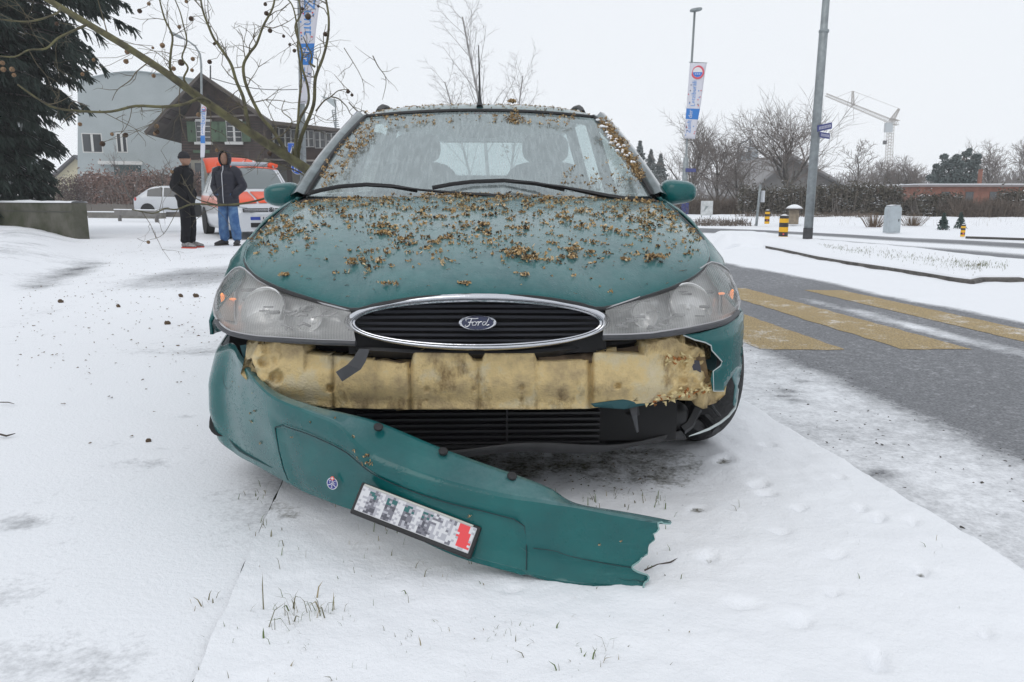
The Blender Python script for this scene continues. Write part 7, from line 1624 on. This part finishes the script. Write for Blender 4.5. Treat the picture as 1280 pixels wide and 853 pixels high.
body, top, sec = car_body(PC, ST, .9, M_WCAR, M_CGL, (1.12, 1.82), (4.27, 4.36), [(1.50, 2.3), (2.42, 3.2), (3.32, 4.05)], (.85, 3.53), R=.32)
def topstrip(y0, y1, f0, f1, m, name, n=8): return MB().grid([[top(lerp(y0, y1, i/n), lerp(f0, f1, j/6), .010) for j in range(7)] for i in range(n+1)]).build(name, m, PC, smooth='all', sol=.004)
topstrip(.14, .95, -.92, -.40, M_ORC, 'orange_panel'); topstrip(.14, .95, -.33, .33, M_ORC, 'orange_panel'); topstrip(.14, .95, .40, .92, M_ORC, 'orange_panel'); topstrip(1.84, 2.10, -.95, .95, M_ORC, 'orange_panel')
for s in (-1, 1):
    g = []
    for i in range(22):
        y = lerp(.75, 4.1, i/21); zb, zt, wb, wt = interp(ST, y); g.append([Vector((s*(wb*.997+.006), y, z)) for z in (zb-.26, zb-.14)] + [Vector((s*(wb*.972+.006), y, zb-.02))])
    MB().grid(g).build('orange_band', mat('pale_orange', (.80, .20, .11), .4, coat=.5), PC, smooth='all')
    c = Vector((s*.98, 1.35, 1.02)); mr_ = MB(); blob(mr_, c, .20, .14, .15, p=3); mr_.build('door_mirror', M_WCAR, PC, smooth='all')
    # headlight and roof rail
    MB().grid([[Vector((s*x, y, z)) for x, y, z in r] for r in (((.50, .035, .70), (.66, .10, .73), (.82, .28, .78)), ((.50, .02, .62), (.68, .09, .62), (.85, .30, .66)))]).build('headlight', mat('lamp_glass', (.30, .32, .34), .15, coat=1), PC, smooth='all', sol=.01)
    MB().tube([Vector((s*.58, 2.05, 1.60)), Vector((s*.58, 2.15, 1.68)), Vector((s*.57, 3.8, 1.66)), Vector((s*.57, 3.95, 1.60))], .018, 5).build('roof_rail', M_GALV, PC, smooth='all')
MB().box((-.60, -.025, .60), (.60, .04, .685)).build('grille', M_BLACK, PC)
for z in (.625, .655): MB().box((-.58, -.035, z), (.58, -.02, z+.008)).build('slat', M_CHR, PC)
em = Matrix.Translation((0, -.045, .645)) @ Matrix.Rotation(math.pi/2, 4, 'X'); EM = MB().lathe([(.075, 0), (.075, .01), (.063, .014), (.063, .004)], 24, em, cap=False).build('emblem', M_CHR, PC, smooth=True)
MB().lathe([(.062, .002), (.001, .002)], 20, em, cap=False).build('emblem_field', M_BLACK, EM)
MB().tube([em @ Vector(p) for p in ((-.028, .05, .008), (0, .004, .008), (.028, .05, .008))], .006, 4).tube([em @ Vector(p) for p in ((-.05, .028, .008), (-.022, -.045, .008), (0, .0, .008), (.022, -.045, .008), (.05, .028, .008))], .006, 4).build('emblem_letters', M_CHR, EM)
bp_ = MB().grid([[Vector((x, -.045+.55*abs(x/.9)**3.2, z)) for x in steps(-.86, .86, 16)] for z in (.24, .30, .56, .60)]).build('front_bumper', M_WCAR, PC, smooth='all', sol=.02)
MB().grid([[Vector((x, -.062+.55*abs(x/.9)**3.2, z)) for x in steps(-.84, .84, 16)] for z in (.43, .50)]).build('blue_stripe', mat('stripe_blue', (.02, .05, .30), .4), bp_, smooth='all')
MB().grid([[Vector((x, -.062+.55*abs(x/.9)**3.2, z)) for x in steps(-.66, .66, 16)] for z in (.27, .37)]).build('air_intake', M_DARK, bp_, smooth='all')
MB().box((-.25, -.085, .42), (.25, -.068, .52)).build('licence_plate', mat('plate_white', (.55, .55, .57), .4), bp_)
for k in range(7): MB().box((-.20+.058*k, -.090, .445), (-.175+.058*k, -.086, .495)).build('plate_mark', M_TRIM, bp_)
# opened tailgate reaching up behind the roof
tg = MB().grid([[Vector((x*.66, 4.22+.55*t, 1.60+.36*t+.05*math.sin(math.pi*t)-.04*abs(x)**2.5)) for x in steps(-1, 1, 12)] for t in steps(0, 1, 8)]).build('tailgate', M_ORC, PC, smooth='all', sol=.05)
MB().grid([[Vector((x*.58, 4.34+.38*t-.03, 1.60+.26*t+.02-.04*abs(x)**2.5)) for x in steps(-1, 1, 12)] for t in steps(0, 1, 4)]).build('tailgate_window', M_CGL, tg, smooth='all')
for s in (-1, 1): MB().tube([Vector((s*.62, 4.25, 1.45)), Vector((s*.60, 4.62, 1.82))], .015, 5).build('gas_strut', M_BLACK, tg)
for x in (-.45, -.12, .22, .5): MB().grid([[Vector((x+dx+.12*t, 4.22+.55*t-.035, 1.605+.36*t+.05*math.sin(math.pi*t)-.04*abs(x/.66)**2.5)) for dx in (0, .05)] for t in steps(.45, .98, 4)]).build('white_slash', M_WCAR, tg)
lb = MB(); blob(lb, Vector((0, 2.35, 1.72)), 1.15, .22, .10, p=5); lb.build('light_bar', mat('light_bar', (.40, .44, .50), .3, coat=1), PC, smooth='all')
for s in (-1, 1): e = MB(); blob(e, Vector((s*.60, 2.30, 1.70)), .26, .24, .15, p=3); e.build('orange_pod', M_ORC, PC, smooth='all')
nose = at(268, 250, 40.5); nose.z = -.02; WC = thing('white_hatchback', 'small white hatchback seen from the side, partly hidden by the man in black', 'car', nose, math.radians(97))
ST = [(0, .58, .62, .60, .5), (.12, .64, .74, .74, .6), (.4, .74, .86, .82, .66), (.85, .84, .98, .83, .68), (1.05, .88, 1.05, .83, .64), (1.65, .92, 1.42, .83, .56), (2.2, .93, 1.50, .83, .56), (2.9, .95, 1.42, .82, .55), (3.35, .98, 1.16, .80, .58), (3.5, .98, 1.05, .78, .60), (3.72, .85, .92, .72, .56)]
car_body(WC, ST, .83, M_WCAR, M_CGD, (1.05, 1.62), (2.95, 3.32), [(1.55, 2.25), (2.32, 3.05)], (.72, 3.05), R=.30)
for s in (-1, 1): tl = MB(); blob(tl, Vector((s*.66, 3.62, .84)), .20, .16, .20, p=3); tl.build('tail_light', mat('tail_red', (.45, .03, .03), .3, coat=.8), WC, smooth='all')
MB().box((-.55, 3.70, .62), (.55, 3.78, .70)).build('rear_bumper', M_WCAR, WC, bev=.02)
# ================================================================== THE AIR
hm = bpy.data.materials.new('haze'); hm.use_nodes = True; t = hm.node_tree; t.nodes.clear(); o_ = t.nodes.new('ShaderNodeOutputMaterial'); v_ = t.nodes.new('ShaderNodeVolumePrincipled')
v_.inputs['Color'].default_value = (.985, .99, 1.0, 1); v_.inputs['Density'].default_value = .0010; v_.inputs['Anisotropy'].default_value = 0; t.links.new(v_.outputs[0], o_.inputs['Volume'])
hz = MB().box((-420, -70, -1.5), (420, 440, 38)).build('haze', hm); hz['kind'] = 'stuff'; tag(hz, 'pale winter haze filling the air over the whole place')
